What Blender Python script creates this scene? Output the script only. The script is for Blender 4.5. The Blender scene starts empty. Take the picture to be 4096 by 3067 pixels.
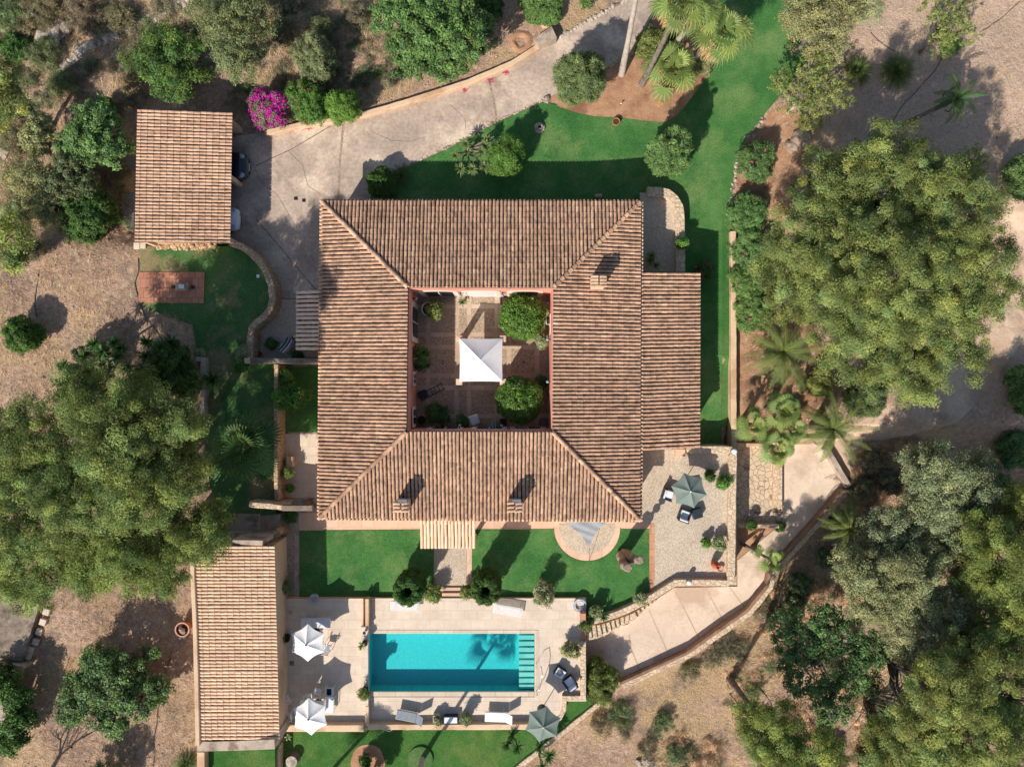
import bpy, bmesh, math, random
import numpy as np
from mathutils import Vector, Matrix, noise
from mathutils.geometry import tessellate_polygon, delaunay_2d_cdt, intersect_point_line
random.seed(7); rng = np.random.default_rng(11)
R = math.radians
sc = bpy.context.scene
COL = sc.collection
# ------------------------------------------------------------------ camera, sky, sun, exposure
H = 45.5; F = 2731.0
cd = bpy.data.cameras.new("camera"); cam = bpy.data.objects.new("camera", cd); COL.objects.link(cam)
cam.location = (0, 0, H); cam.rotation_euler = (0, 0, 0)
cd.sensor_width = 36; cd.lens = 24.0; cd.clip_start = 0.5; cd.clip_end = 3000
sc.camera = cam
SUN_EL = 38.0; SDX, SDY = -0.527, -0.85           # horizontal direction towards the sun
w = bpy.data.worlds.new("World"); sc.world = w; w.use_nodes = True
nt = w.node_tree; bgn = nt.nodes["Background"]
sky = nt.nodes.new("ShaderNodeTexSky"); sky.sky_type = 'NISHITA'; sky.sun_disc = False
sky.sun_elevation = R(SUN_EL); sky.sun_rotation = math.atan2(SDX, SDY)
nt.links.new(sky.outputs[0], bgn.inputs[0]); bgn.inputs[1].default_value = 0.10
sd = bpy.data.lights.new("sun", 'SUN'); sd.energy = 4.8; sd.angle = R(0.5); sd.color = (1.0, 0.93, 0.84)
sun = bpy.data.objects.new("sun", sd); COL.objects.link(sun)
ch = math.cos(R(SUN_EL)); sdir = Vector((SDX*ch, SDY*ch, math.sin(R(SUN_EL))))
sun.rotation_euler = sdir.to_track_quat('Z', 'Y').to_euler(); sun.location = (-30, -40, 60)
sc.view_settings.view_transform = 'Standard'; sc.view_settings.look = 'None'
sc.view_settings.exposure = 0.20; sc.view_settings.gamma = 1.0
sc.cycles.max_bounces = 6; sc.cycles.diffuse_bounces = 3; sc.cycles.transparent_max_bounces = 12
sc.cycles.glossy_bounces = 2; sc.cycles.transmission_bounces = 3
sc.cycles.caustics_reflective = False; sc.cycles.caustics_refractive = False

# ------------------------------------------------------------------ coordinates
def P(x, y, z=0.0):
    k = (H - z) / F
    return Vector(((x-2048)*k, (1533.5-y)*k, z))
def T(ox, oy, pts):
    return [(ox + a*0.46377, oy + b*0.46377) for a, b in pts]
def ss(a, b, x):
    if a == b: return 0.0 if x < a else 1.0
    t = (x-a)/(b-a); t = 0 if t < 0 else (1 if t > 1 else t)
    return t*t*(3-2*t)
def fbm(x, y, s, seed=0.0):
    return noise.noise(Vector((x*s, y*s, seed)))
RAMP = T(2048, 2299, [(930, 940), (1500, 680), (2030, 310), (2208, 90)]) + [(3080, 2290), (3373, 1963), (3434, 1967)]
def g(X, Y):
    u = 2048 + X*60; v = 1533.5 - Y*60
    z = -0.7*ss(2300, 2850, u)
    z -= 0.5*ss(2925, 2950, u)*ss(760, 950, v)
    m = ss(1690, 1790, v)*ss(2915, 2950, u)
    m = max(m, ss(1990, 2250, v)*ss(1085, 1200, u)*ss(3600, 2900, v) if u < 2950 else 0)
    if u >= 2940: m = max(m, ss(1690, 1790, v))
    zs = -2.3 + 0.8*ss(3000, 2400, u)
    z = z*(1-m) + zs*m
    # raised garden in the west
    if u < 2940: z -= .3*ss(1085, 1125, u)*ss(1425, 1470, v)*(1-m)
    wz = ss(940, 800, u)*ss(930, 1010, v) if u > 520 else ss(880, 1010, v)*1.0
    z += 1.0*wz*(1 - m)
    # slope below the ramp wall
    if u > 1700 and v > 1900:
        dmin = 1e9; side = 1
        for (ax, ay), (bx, by) in zip(RAMP[:-1], RAMP[1:]):
            dx, dy = bx-ax, by-ay; L2 = dx*dx+dy*dy
            t = max(0, min(1, ((u-ax)*dx+(v-ay)*dy)/L2))
            d = math.hypot(u-ax-dx*t, v-ay-dy*t)
            if d < dmin:
                dmin = d; side = (dx*(v-ay)-dy*(u-ax))
        if side > 0 and v > 1960: z -= (0.55*ss(45, 130, dmin) + 1.0*ss(60, 900, dmin))*ss(1750, 2480, u)
    # rough wild ground
    wild = max(ss(500, 380, u), ss(3480, 3620, u), ss(300, 150, v)*ss(2100, 1900, u), ss(60, 400, (u-2500)*.55+(v-2850)*.83))
    if wild > 0:
        z += wild*(0.30*fbm(X, Y, .22, 3.1) + 0.12*fbm(X, Y, .9, 8.1))
    return z
def G(x, y, off=0.0):
    z = 0.0
    for _ in range(5):
        p = P(x, y, z); z = g(p.x, p.y) + off
    return P(x, y, z)

# ------------------------------------------------------------------ object helpers
def lab(o, label=None, cat=None, group=None, kind=None):
    if label: o["label"] = label
    if cat: o["category"] = cat
    if group: o["group"] = group
    if kind: o["kind"] = kind
    return o
def thing(name, label, cat, loc=(0, 0, 0), rz=0.0, group=None):
    o = bpy.data.objects.new(name, None); COL.objects.link(o)
    o.empty_display_size = .2
    o.location = loc; o.rotation_euler = (0, 0, rz)
    return lab(o, label, cat, group)
def root_of(o):
    while o.parent: o = o.parent
    return o
def link(name, me, mat, parent=None, smooth=False):
    o = bpy.data.objects.new(name, me); COL.objects.link(o)
    if mat is not None:
        for m_ in (mat if isinstance(mat, (list, tuple)) else [mat]): me.materials.append(m_)
    if parent is not None: o.parent = parent
    if smooth: me.shade_smooth()
    return o
def copy_tree(o, parent=None):
    c = o.copy(); COL.objects.link(c); c.parent = parent
    for k in list(o.children): copy_tree(k, c)
    return c
class MB:
    def __init__(s): s.v = []; s.f = []; s.t = []; s.mi = []; s.tint = (1, 1, 1)
    def add(s, vs, fs, mi=0):
        b = len(s.v); s.v += [tuple(p) for p in vs]; s.t += [s.tint]*len(vs)
        for q in fs: s.f.append([b+i for i in q]); s.mi.append(mi)
        return s
    def box(s, c, d, rz=0.0, top=None, rx=0.0, ry=0.0, mi=0, bev=0.0):
        x, y, z = d[0]/2, d[1]/2, d[2]/2; M_ = Matrix.Rotation(rz, 3, 'Z') @ Matrix.Rotation(ry, 3, 'Y') @ Matrix.Rotation(rx, 3, 'X')
        tx = ty = 1.0
        if top: tx, ty = top
        if bev > 0 and not top:
            b = min(bev, x*.9, y*.9, z*.9)
            L = []
            def ring(ix, iy, zz): return [(-x+ix, -y+iy, zz), (x-ix, -y+iy, zz), (x-ix, y-iy, zz), (-x+ix, y-iy, zz)]
            L = ring(b, b, -z)+ring(0, 0, -z+b)+ring(0, 0, z-b)+ring(b, b, z)
            vs = [Vector(c)+M_ @ Vector(p) for p in L]
            fs = [(3, 2, 1, 0), (12, 13, 14, 15)]
            for r_ in range(3):
                for i in range(4):
                    j = (i+1) % 4; fs.append((r_*4+i, r_*4+j, r_*4+4+j, r_*4+4+i))
            return s.add(vs, fs, mi)
        vs = [(-x, -y, -z), (x, -y, -z), (x, y, -z), (-x, y, -z), (-x*tx, -y*ty, z), (x*tx, -y*ty, z), (x*tx, y*ty, z), (-x*tx, y*ty, z)]
        vs = [Vector(c)+M_ @ Vector(p) for p in vs]
        return s.add(vs, [(3, 2, 1, 0), (4, 5, 6, 7), (0, 1, 5, 4), (1, 2, 6, 5), (2, 3, 7, 6), (3, 0, 4, 7)], mi)
    def tube(s, path, rad, n=8, cap=True, mi=0):
        path = [Vector(p) for p in path]
        if not isinstance(rad, (list, tuple)): rad = [rad]*len(path)
        vs = []; fs = []
        for i, p in enumerate(path):
            d = (path[min(i+1, len(path)-1)] - path[max(i-1, 0)])
            d = d.normalized() if d.length > 1e-9 else Vector((0, 0, 1))
            a = d.cross(Vector((0, 0, 1)) if abs(d.z) < .95 else Vector((1, 0, 0))).normalized(); b = d.cross(a)
            for k in range(n):
                th = 2*math.pi*k/n; vs.append(p + (a*math.cos(th)+b*math.sin(th))*rad[i])
        for i in range(len(path)-1):
            for k in range(n):
                k2 = (k+1) % n; fs.append((i*n+k, i*n+k2, (i+1)*n+k2, (i+1)*n+k))
        if cap: fs.append(tuple(range(n))[::-1]); fs.append(tuple((len(path)-1)*n+k for k in range(n)))
        return s.add(vs, fs, mi)
    def lathe(s, prof, c=(0, 0, 0), n=20, mi=0, cap=False):
        vs = []; fs = []
        for r_, z_ in prof:
            for k in range(n):
                th = 2*math.pi*k/n; vs.append((c[0]+r_*math.cos(th), c[1]+r_*math.sin(th), c[2]+z_))
        for i in range(len(prof)-1):
            for k in range(n):
                k2 = (k+1) % n; fs.append((i*n+k, i*n+k2, (i+1)*n+k2, (i+1)*n+k))
        if cap: fs.append(tuple(range(n))[::-1]); fs.append(tuple((len(prof)-1)*n+k for k in range(n)))
        return s.add(vs, fs, mi)
    def prism(s, pts, z0, z1, holes=(), mi=0, side_mi=None, skip_bottom=True):
        """pts: world xy; top at z1, sides down to z0"""
        loops = [[Vector((p[0], p[1], z1)) for p in pts]] + [[Vector((p[0], p[1], z1)) for p in h] for h in holes]
        tris = tessellate_polygon(loops); flat = [v for L in loops for v in L]
        fs = []
        for t in tris:
            a, b, c = (flat[i] for i in t)
            n_ = (b-a).cross(c-a).z
            fs.append(tuple(t) if n_ > 0 else tuple(t)[::-1])
        s.add(flat, fs, mi)
        for L in loops:
            n = len(L); vs = []; fs = []
            for a in L: vs += [a, Vector((a.x, a.y, z0))]
            for i in range(n):
                j = (i+1) % n; fs.append((2*i, 2*i+1, 2*j+1, 2*j))
            s.add(vs, fs, mi if side_mi is None else side_mi)
        return s
    def build(s, name, mat, parent=None, smooth=False, world=False, loc=None, tint=False):
        vs = s.v
        if world and parent is not None:
            o0 = root_of(parent).location; vs = [(a-o0.x, b-o0.y, c-o0.z) for a, b, c in vs]
        if loc is not None: vs = [(a-loc[0], b-loc[1], c-loc[2]) for a, b, c in vs]
        me = bpy.data.meshes.new(name); me.from_pydata(vs, [], s.f); me.update()
        if any(s.mi): me.polygons.foreach_set("material_index", s.mi)
        if tint:
            at = me.attributes.new("tint", 'FLOAT_COLOR', 'POINT')
            at.data.foreach_set("color", np.array([(a, b, c, 1.0) for a, b, c in s.t], dtype=np.float32).ravel())
        o = link(name, me, mat, parent, smooth)
        if loc is not None and parent is None: o.location = loc
        return o

# ------------------------------------------------------------------ materials
def lin(c):
    return tuple(((x/255)/12.92 if x/255 <= .04045 else ((x/255+.055)/1.055)**2.4) for x in c)
def C4(c): return (c[0], c[1], c[2], 1.0)
class NT:
    def __init__(s, name):
        s.m = bpy.data.materials.new(name); s.m.use_nodes = True; s.t = s.m.node_tree
        s.b = s.t.nodes["Principled BSDF"]; s.geo = s.t.nodes.new("ShaderNodeNewGeometry")
    def n(s, typ, **kw):
        q = s.t.nodes.new(typ)
        for k, v in kw.items(): setattr(q, k, v)
        return q
    def l(s, a, b): s.t.links.new(a, b)
    def pos(s, scale=(1, 1, 1), rot=0.0):
        mp = s.n("ShaderNodeMapping"); s.l(s.geo.outputs["Position"], mp.inputs[0]); mp.inputs["Scale"].default_value = scale; mp.inputs["Rotation"].default_value = (0, 0, rot)
        return mp.outputs[0]
    def noise(s, scale, detail=4, rough=.55, vec=None, dist=0.0):
        q = s.n("ShaderNodeTexNoise"); q.inputs["Scale"].default_value = scale; q.inputs["Detail"].default_value = detail; q.inputs["Roughness"].default_value = rough
        q.inputs["Distortion"].default_value = dist
        s.l(vec if vec is not None else s.geo.outputs["Position"], q.inputs["Vector"]); return q.outputs["Fac"]
    def vor(s, scale, feature='F1', vec=None, out="Distance"):
        q = s.n("ShaderNodeTexVoronoi", feature=feature); q.inputs["Scale"].default_value = scale
        s.l(vec if vec is not None else s.geo.outputs["Position"], q.inputs["Vector"]); return q.outputs[out]
    def ramp(s, fac, stops):
        q = s.n("ShaderNodeValToRGB"); e = q.color_ramp.elements
        while len(e) < len(stops): e.new(.5)
        for i, (p, c) in enumerate(stops):
            e[i].position = p; e[i].color = C4(c) if isinstance(c, tuple) else (c, c, c, 1)
        s.l(fac, q.inputs[0]); return q.outputs[0]
    def mix(s, fac, a, b, mode='MIX'):
        q = s.n("ShaderNodeMix", data_type='RGBA', blend_type=mode); q.clamp_factor = True
        for i, x in ((0, fac), (6, a), (7, b)):
            if isinstance(x, (int, float)): q.inputs[i].default_value = x
            elif isinstance(x, tuple): q.inputs[i].default_value = C4(x)
            else: s.l(x, q.inputs[i])
        return q.outputs[2]
    def attr(s, name="tint"):
        q = s.n("ShaderNodeAttribute"); q.attribute_name = name; return q.outputs["Color"]
    def bump(s, h, strength=.5, dist=.03):
        q = s.n("ShaderNodeBump"); q.inputs["Strength"].default_value = strength; q.inputs["Distance"].default_value = dist
        s.l(h, q.inputs["Height"]); s.l(q.outputs[0], s.b.inputs["Normal"])
    def done(s, col, rough=.85, spec=.3, metal=0.0):
        if isinstance(col, tuple): s.b.inputs["Base Color"].default_value = C4(col)
        else: s.l(col, s.b.inputs["Base Color"])
        s.b.inputs["Roughness"].default_value = rough; s.b.inputs["Specular IOR Level"].default_value = spec; s.b.inputs["Metallic"].default_value = metal
        return s.m
def simple(name, col, rough=.6, var=.12, scale=6.0, spec=.35, metal=0.0, bump=0.0):
    t = NT(name); nz = t.noise(scale, 4)
    a = tuple(max(0, c*(1-var*1.6)) for c in col); b = tuple(min(1, c*(1+var)) for c in col)
    c = t.ramp(nz, [(.3, a), (.7, b)])
    if bump: t.bump(t.noise(scale*6, 3), bump, .01)
    return t.done(c, rough, spec, metal)
def two(name, c1, c2, s1, c3=None, s2=.3, bump=.4, bs=30, bd=.02, rough=.9, fine=None, fs=25, famt=.35, dist=.0):
    """large patches c1/c2, optional c3 blotches, fine speckle"""
    t = NT(name)
    c = t.ramp(t.noise(s1, 5, .6, dist=dist), [(.34, c1), (.66, c2)])
    if c3: c = t.mix(t.ramp(t.noise(s2, 4, .6, vec=t.pos((1, 1, 1), .7)), [(.5, 0.0), (.64, 1.0)]), c, c3)
    if fine: c = t.mix(famt, c, t.mix(t.ramp(t.noise(fs, 3, .7), [(.36, 0.0), (.64, 1.0)]), fine[0], fine[1]), 'MULTIPLY')
    t.bump(t.noise(bs, 4, .65), bump, bd)
    return t.done(c, rough, .15)
MAT = {}
L_ = lin
def mk_materials():
    # wild ground: tan earth, brown litter, straw, with a paler sandy east and browner west
    t = NT("earth")
    base = t.ramp(t.noise(.35, 6, .62), [(.30, L_((154, 126, 106))), (.50, L_((200, 166, 142))), (.70, L_((222, 190, 165)))])
    litter = t.ramp(t.noise(3.4, 8, .78), [(.37, L_((108, 86, 72))), (.49, L_((186, 154, 130))), (.61, L_((236, 210, 184)))])
    c = t.mix(.5, base, litter)
    straw = t.mix(t.ramp(t.noise(.22, 5, .6, vec=t.pos((1, 1, 1), 1.1)), [(.50, 0.0), (.60, .75)]), c, t.mix(t.ramp(t.noise(14, 4, .8, vec=t.pos((1, .35, 1), .9)), [(.35, 0.0), (.65, 1.0)]), L_((162, 132, 98)), L_((236, 206, 158))))
    straw = t.mix(t.ramp(t.noise(.55, 6, .7, vec=t.pos((1, 1, 1), 2.3)), [(.54, 0.0), (.62, .6)]), straw, t.mix(t.ramp(t.noise(11, 5, .8), [(.35, 0.0), (.65, 1.0)]), L_((96, 82, 72)), L_((176, 160, 146))))
    # sandy east path zone
    sx = t.n("ShaderNodeSeparateXYZ"); t.l(t.geo.outputs["Position"], sx.inputs[0])
    mr = t.n("ShaderNodeMapRange"); t.l(sx.outputs[0], mr.inputs[0]); mr.inputs[1].default_value = 17; mr.inputs[2].default_value = 25
    my = t.n("ShaderNodeMapRange"); t.l(sx.outputs[1], my.inputs[0]); my.inputs[1].default_value = -6; my.inputs[2].default_value = 3
    mm = t.n("ShaderNodeMath", operation='MULTIPLY'); t.l(mr.outputs[0], mm.inputs[0]); t.l(my.outputs[0], mm.inputs[1])
    sandy = t.ramp(t.noise(5, 6, .7), [(.3, L_((196, 164, 140))), (.5, L_((222, 194, 170))), (.72, L_((240, 216, 194)))])
    c2 = t.mix(mm.outputs[0], straw, t.mix(.8, straw, sandy))
    c2 = t.mix(.5, c2, t.ramp(t.vor(16, vec=t.pos((1, .6, 1), .6)), [(.0, (1.0, 1.0, 1.0)), (.5, (.80, .77, .74))]), 'MULTIPLY')
    hh = t.n("ShaderNodeMath", operation='ADD'); t.l(t.noise(9, 8, .75), hh.inputs[0]); t.l(t.noise(1.6, 3, .6), hh.inputs[1])
    t.bump(hh.outputs[0], .9, .17); MAT['earth'] = t.done(c2, .95, .1)
    MAT['bedsoil'] = two("garden_soil", L_((176, 132, 102)), L_((206, 164, 130)), 1.2, L_((150, 112, 88)), .5, .8, 14, .06, fine=((.65, .62, .6), (1, 1, 1)), fs=18, famt=.7)
    MAT['path_dirt'] = two("dirt_road", L_((204, 176, 150)), L_((224, 196, 170)), .8, L_((184, 154, 130)), .3, .5, 12, .04, fine=((.7, .68, .66), (1, 1, 1)), fs=14, famt=.6)
    MAT['drive'] = two("driveway_concrete", L_((170, 152, 138)), L_((202, 182, 164)), .42, L_((222, 202, 180)), .33, .2, 40, .01, fine=((.74, .72, .70), (1.08, 1.08, 1.08)), fs=5, famt=.7, dist=.9)
    MAT['drive2'] = two("lower_ramp_concrete", L_((216, 194, 172)), L_((234, 212, 190)), .45, L_((200, 176, 154)), .35, .2, 40, .01, fine=((.86, .84, .82), (1.05, 1.05, 1.05)), fs=7, famt=.5, dist=.8)
    def lawn(nm, a, b, c, dry=None, dryamt=.0):
        t = NT(nm)
        col = t.ramp(t.noise(.42, 5, .6), [(.34, a), (.52, b), (.68, c)])
        if dry: col = t.mix(t.ramp(t.noise(.3, 5, .65, vec=t.pos((1, 1, 1), 2.0)), [(.5, 0.0), (.62, dryamt)]), col, dry)
        col = t.mix(.75, col, t.ramp(t.noise(11, 4, .85), [(.34, (.42, .46, .42)), (.5, (.9, .9, .9)), (.64, (1.35, 1.28, 1.2))]), 'MULTIPLY')
        col = t.mix(.3, col, t.ramp(t.noise(2.6, 4, .7), [(.35, (.62, .66, .6)), (.65, (1.15, 1.12, 1.1))]), 'MULTIPLY')
        t.bump(t.noise(26, 4, .8), 1.0, .08); return t.done(col, .85, .12)
    MAT['lawn'] = lawn("lawn_grass", (.06, .205, .055), (.095, .265, .07), (.155, .32, .10), L_((150, 168, 108)), .38)
    MAT['lawn_w'] = lawn("worn_lawn_grass", (.065, .18, .055), (.105, .225, .07), (.18, .265, .10), L_((172, 152, 116)), .85)
    MAT['lawn_s'] = lawn("bright_lawn_grass", (.055, .17, .035), (.075, .21, .045), (.12, .23, .06), L_((140, 152, 84)), .4)
    MAT['pebble'] = None
    t = NT("pebble_paving")
    c = t.ramp(t.vor(17, out="Color"), [(.1, L_((180, 164, 146))), (.5, L_((218, 202, 180))), (.9, L_((240, 226, 206)))])
    c = t.mix(t.ramp(t.vor(17), [(.25, 0.0), (.6, .6)]), c, L_((178, 166, 152)))
    c = t.mix(.5, c, t.ramp(t.noise(.5, 4), [(.35, L_((222, 212, 200))), (.65, L_((250, 244, 234)))]), 'MULTIPLY')
    t.bump(t.vor(17), .5, .02); MAT['pebble'] = t.done(c, .85, .2)
    t = NT("courtyard_pebble")
    c = t.ramp(t.vor(20, out="Color"), [(.1, L_((138, 122, 106))), (.5, L_((176, 158, 138))), (.9, L_((206, 190, 168)))])
    c = t.mix(.4, c, t.ramp(t.noise(.8, 4), [(.35, L_((190, 170, 150))), (.65, L_((240, 224, 204)))]), 'MULTIPLY')
    t.bump(t.vor(20), .5, .02); MAT['cpebble'] = t.done(c, .8, .25)
    def slabs(nm, a, b, mort, sx_, sy_, rot=0, bw=.5, bh=.5):
        t = NT(nm)
        q = t.n("ShaderNodeTexBrick"); t.l(t.pos((sx_, sy_, 1), rot), q.inputs["Vector"]); q.inputs["Scale"].default_value = 1
        q.inputs["Mortar Size"].default_value = .012; q.inputs["Brick Width"].default_value = bw; q.inputs["Row Height"].default_value = bh
        q.inputs["Color1"].default_value = C4(a); q.inputs["Color2"].default_value = C4(b); q.inputs["Mortar"].default_value = C4(mort); q.inputs["Bias"].default_value = -.1
        c = t.mix(.55, q.outputs[0], t.ramp(t.noise(1.3, 5, .65), [(.35, (.80, .78, .76)), (.65, (1.08, 1.06, 1.04))]), 'MULTIPLY')
        c = t.mix(.3, c, t.ramp(t.noise(12, 4, .7), [(.35, (.8, .8, .8)), (.65, (1.1, 1.1, 1.1))]), 'MULTIPLY')
        t.bump(q.outputs[1], -.3, .01); return t.done(c, .75, .25)
    MAT['deck'] = slabs("limestone_deck", L_((218, 200, 180)), L_((226, 208, 188)), L_((200, 182, 162)), 1.0, 1.0, 0, .9, .6)
    MAT['coping'] = slabs("coping_stone", L_((206, 190, 168)), L_((220, 204, 184)), L_((160, 144, 124)), 1, 1, 0, 1.1, 5)
    MAT['terra'] = slabs("terracotta_paving", L_((196, 140, 108)), L_((212, 162, 128)), L_((150, 112, 90)), 1, 1, 0, .5, .5)
    MAT['terra_p'] = slabs("terracotta_patio", L_((176, 122, 98)), L_((194, 140, 112)), L_((128, 92, 74)), 1, 1, 0, .42, .62)
    MAT['pink'] = slabs("rosy_border_stone", L_((220, 184, 156)), L_((228, 196, 170)), L_((192, 158, 132)), 1, 1, 0, .8, 1.2)
    MAT['brown'] = slabs("courtyard_flag", L_((192, 168, 146)), L_((206, 184, 162)), L_((158, 136, 118)), 1, 1, 0, .9, .9)
    def crazy(nm, stone1, stone2, mort, sc_, w_=.06, bstr=.5):
        t = NT(nm)
        vv = t.vor(sc_, 'DISTANCE_TO_EDGE')
        c = t.ramp(t.vor(sc_, out="Color"), [(.1, stone1), (.9, stone2)])
        c = t.mix(.4, c, t.ramp(t.noise(6, 5), [(.35, (.75, .73, .7)), (.65, (1.05, 1.05, 1.05))]), 'MULTIPLY')
        m_ = t.ramp(vv, [(w_*.35, 1.0), (w_, 0.0)]); c = t.mix(m_, c, mort); t.bump(t.ramp(vv, [(0.0, 0.0), (w_*1.6, 1.0)]), bstr, .03)
        return t.done(c, .85, .2)
    MAT['flag'] = crazy("crazy_flagstone", L_((206, 184, 158)), L_((222, 200, 172)), L_((150, 122, 98)), 2.6, .05)
    MAT['rubble'] = crazy("rubble_stone", L_((178, 150, 120)), L_((220, 192, 158)), L_((170, 138, 106)), 4.5, .09, .9)
    MAT['rubble_w'] = crazy("coping_rubble", L_((206, 184, 156)), L_((228, 206, 178)), L_((188, 158, 128)), 3.6, .07, .7)
    MAT['drywall'] = crazy("dry_stone", L_((150, 138, 122)), L_((206, 192, 172)), L_((70, 60, 50)), 5, .12, 1.0)
    MAT['render_sand'] = two("sand_render", L_((214, 182, 150)), L_((228, 198, 166)), .9, L_((196, 160, 128)), .5, .3, 20, .01, fine=((.85, .84, .82), (1.03, 1.03, 1.03)), fs=10, famt=.5)
    MAT['render_grey'] = two("aged_render", L_((178, 160, 144)), L_((198, 180, 162)), 1.6, L_((140, 124, 110)), 1.1, .4, 20, .01, fine=((.75, .74, .72), (1.05, 1.05, 1.05)), fs=12, famt=.6)
    MAT['render_dark'] = two("lichen_render", L_((128, 114, 100)), L_((160, 144, 128)), 1.6, L_((104, 92, 82)), 1.1, .4, 20, .01, fine=((.6, .6, .6), (1.1, 1.1, 1.1)), fs=8, famt=.7)
    MAT['wall_red'] = two("red_render", L_((214, 146, 126)), L_((226, 162, 142)), .7, L_((206, 136, 118)), .5, .2, 20, .006)
    MAT['cream'] = simple("cream_surround", L_((226, 212, 194)), .7, .06, 3)
    MAT['terra_cop'] = two("terracotta_coping", L_((140, 112, 92)), L_((160, 130, 108)), 1.3, L_((120, 98, 82)), .8, .3, 15, .01)
    MAT['glass'] = simple("dark_glass", (.02, .025, .03), .08, .1, 1, .6)
    MAT['white'] = simple("white_plastic", (.80, .80, .80), .35, .03, 4, .5)
    MAT['whitefab'] = simple("white_canvas", (.90, .88, .85), .85, .03, 5, .1, bump=.1)
    MAT['cushion'] = simple("white_cushion", (.78, .79, .82), .9, .06, 4, .1, bump=.2)
    MAT['greenfab'] = simple("green_canvas", L_((122, 134, 126)), .85, .05, 4, .1, bump=.1)
    MAT['greyfab'] = simple("grey_mesh", L_((138, 144, 152)), .8, .12, 9, .1, bump=.2)
    MAT['rattan'] = simple("dark_rattan", L_((54, 62, 74)), .6, .25, 14, .3, bump=.3)
    MAT['alu'] = simple("pale_metal", L_((190, 190, 188)), .35, .05, 4, .5, .6)
    MAT['iron'] = simple("dark_iron", L_((44, 44, 48)), .5, .2, 8, .4, .3)
    MAT['steel'] = simple("brushed_steel", (.6, .6, .6), .25, .05, 4, .5, .9)
    MAT['pot'] = simple("terracotta_pot", L_((196, 124, 92)), .8, .12, 5, .2)
    MAT['pot_dark'] = simple("dark_pot", L_((62, 48, 42)), .7, .2, 5, .3)
    MAT['pot_red'] = simple("red_clay", L_((190, 104, 82)), .75, .12, 5, .2)
    MAT['pot_pink'] = simple("faded_clay", L_((206, 160, 138)), .8, .12, 5, .2)
    MAT['soil'] = simple("potting_soil", L_((84, 62, 50)), .95, .3, 15, .1, bump=.5)
    MAT['stone'] = two("carved_stone", L_((178, 166, 150)), L_((204, 192, 174)), 2.5, L_((140, 128, 114)), 1.5, .6, 12, .03)
    MAT['sculpt'] = two("weathered_rock", L_((134, 116, 100)), L_((172, 152, 134)), 2.2, L_((108, 94, 84)), 1.2, .9, 9, .05)
    MAT['rockw'] = two("pale_rock", L_((164, 150, 134)), L_((206, 192, 174)), 2.5, L_((120, 108, 96)), 1.2, .9, 6, .08)
    MAT['mosaic'] = None
    t = NT("turquoise_mosaic")
    q = t.n("ShaderNodeTexBrick"); t.l(t.pos((3, 3, 3)), q.inputs["Vector"]); q.inputs["Scale"].default_value = 4; q.offset = 0
    q.inputs["Brick Width"].default_value = .5; q.inputs["Row Height"].default_value = .5; q.inputs["Mortar Size"].default_value = .02
    q.inputs["Color1"].default_value = (.035, .47, .49, 1); q.inputs["Color2"].default_value = (.06, .60, .60, 1); q.inputs["Mortar"].default_value = (.08, .5, .52, 1)
    c = t.mix(.35, q.outputs[0], t.ramp(t.noise(9, 5, .75), [(.35, (.5, .72, .72)), (.68, (1.5, 1.2, 1.15))]), 'MULTIPLY'); MAT['mosaic'] = t.done(c, .5, .3)
    MAT['poolstep'] = two("pale_pool_step", L_((140, 196, 186)), L_((176, 214, 202)), 1.8, None, .3, .2, 20, .01)
    # water: clear tint + surface reflection
    t = NT("water"); out = t.t.nodes["Material Output"]
    tr = t.n("ShaderNodeBsdfTransparent"); tr.inputs[0].default_value = (.66, .97, .985, 1)
    gl = t.n("ShaderNodeBsdfGlossy"); gl.inputs["Roughness"].default_value = .06
    fr = t.n("ShaderNodeFresnel"); fr.inputs[0].default_value = 1.33
    bp = t.n("ShaderNodeBump"); bp.inputs["Strength"].default_value = .25; bp.inputs["Distance"].default_value = .03
    t.l(t.noise(5, 3, .6), bp.inputs["Height"]); t.l(bp.outputs[0], gl.inputs["Normal"]); t.l(bp.outputs[0], fr.inputs["Normal"])
    mx = t.n("ShaderNodeMixShader"); bk = t.n("ShaderNodeMath", operation='SUBTRACT'); bk.inputs[0].default_value = 1.0; t.l(t.geo.outputs["Backfacing"], bk.inputs[1]); fm = t.n("ShaderNodeMath", operation='MULTIPLY'); t.l(fr.outputs[0], fm.inputs[0]); t.l(bk.outputs[0], fm.inputs[1]); t.l(fm.outputs[0], mx.inputs[0]); t.l(tr.outputs[0], mx.inputs[1]); t.l(gl.outputs[0], mx.inputs[2]); t.l(mx.outputs[0], out.inputs[0])
    MAT['water'] = t.m
    # barrel tiles: per-tile tint times lichen noise
    def tiles(nm, base, dark, amt):
        t = NT(nm)
        c = t.mix(1.0, base, t.attr(), 'MULTIPLY')
        lich = t.ramp(t.noise(1.9, 7, .78), [(.44, 0.0), (.62, amt)])
        c = t.mix(lich, c, dark)
        c = t.mix(.45, c, t.ramp(t.noise(22, 4, .8), [(.32, (.68, .65, .63)), (.66, (1.15, 1.12, 1.08))]), 'MULTIPLY')
        c = t.mix(.5, c, t.ramp(t.noise(.35, 4, .6), [(.35, (.84, .82, .82)), (.65, (1.06, 1.05, 1.03))]), 'MULTIPLY')
        t.bump(t.noise(40, 3), .3, .006); return t.done(c, .85, .15)
    MAT['tile_old'] = tiles("weathered_roof_tile", (.585, .385, .27), L_((94, 78, 66)), .56)
    MAT['tile_mid'] = tiles("carport_roof_tile", (.68, .455, .32), L_((112, 88, 72)), .40)
    MAT['tile_new'] = tiles("new_roof_tile", (.95, .69, .485), L_((190, 146, 116)), .10)
    MAT['pan_old'] = two("roof_pan_old", L_((58, 44, 36)), L_((74, 56, 46)), 2, L_((44, 36, 32)), 2, .2, 20, .01)
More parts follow.
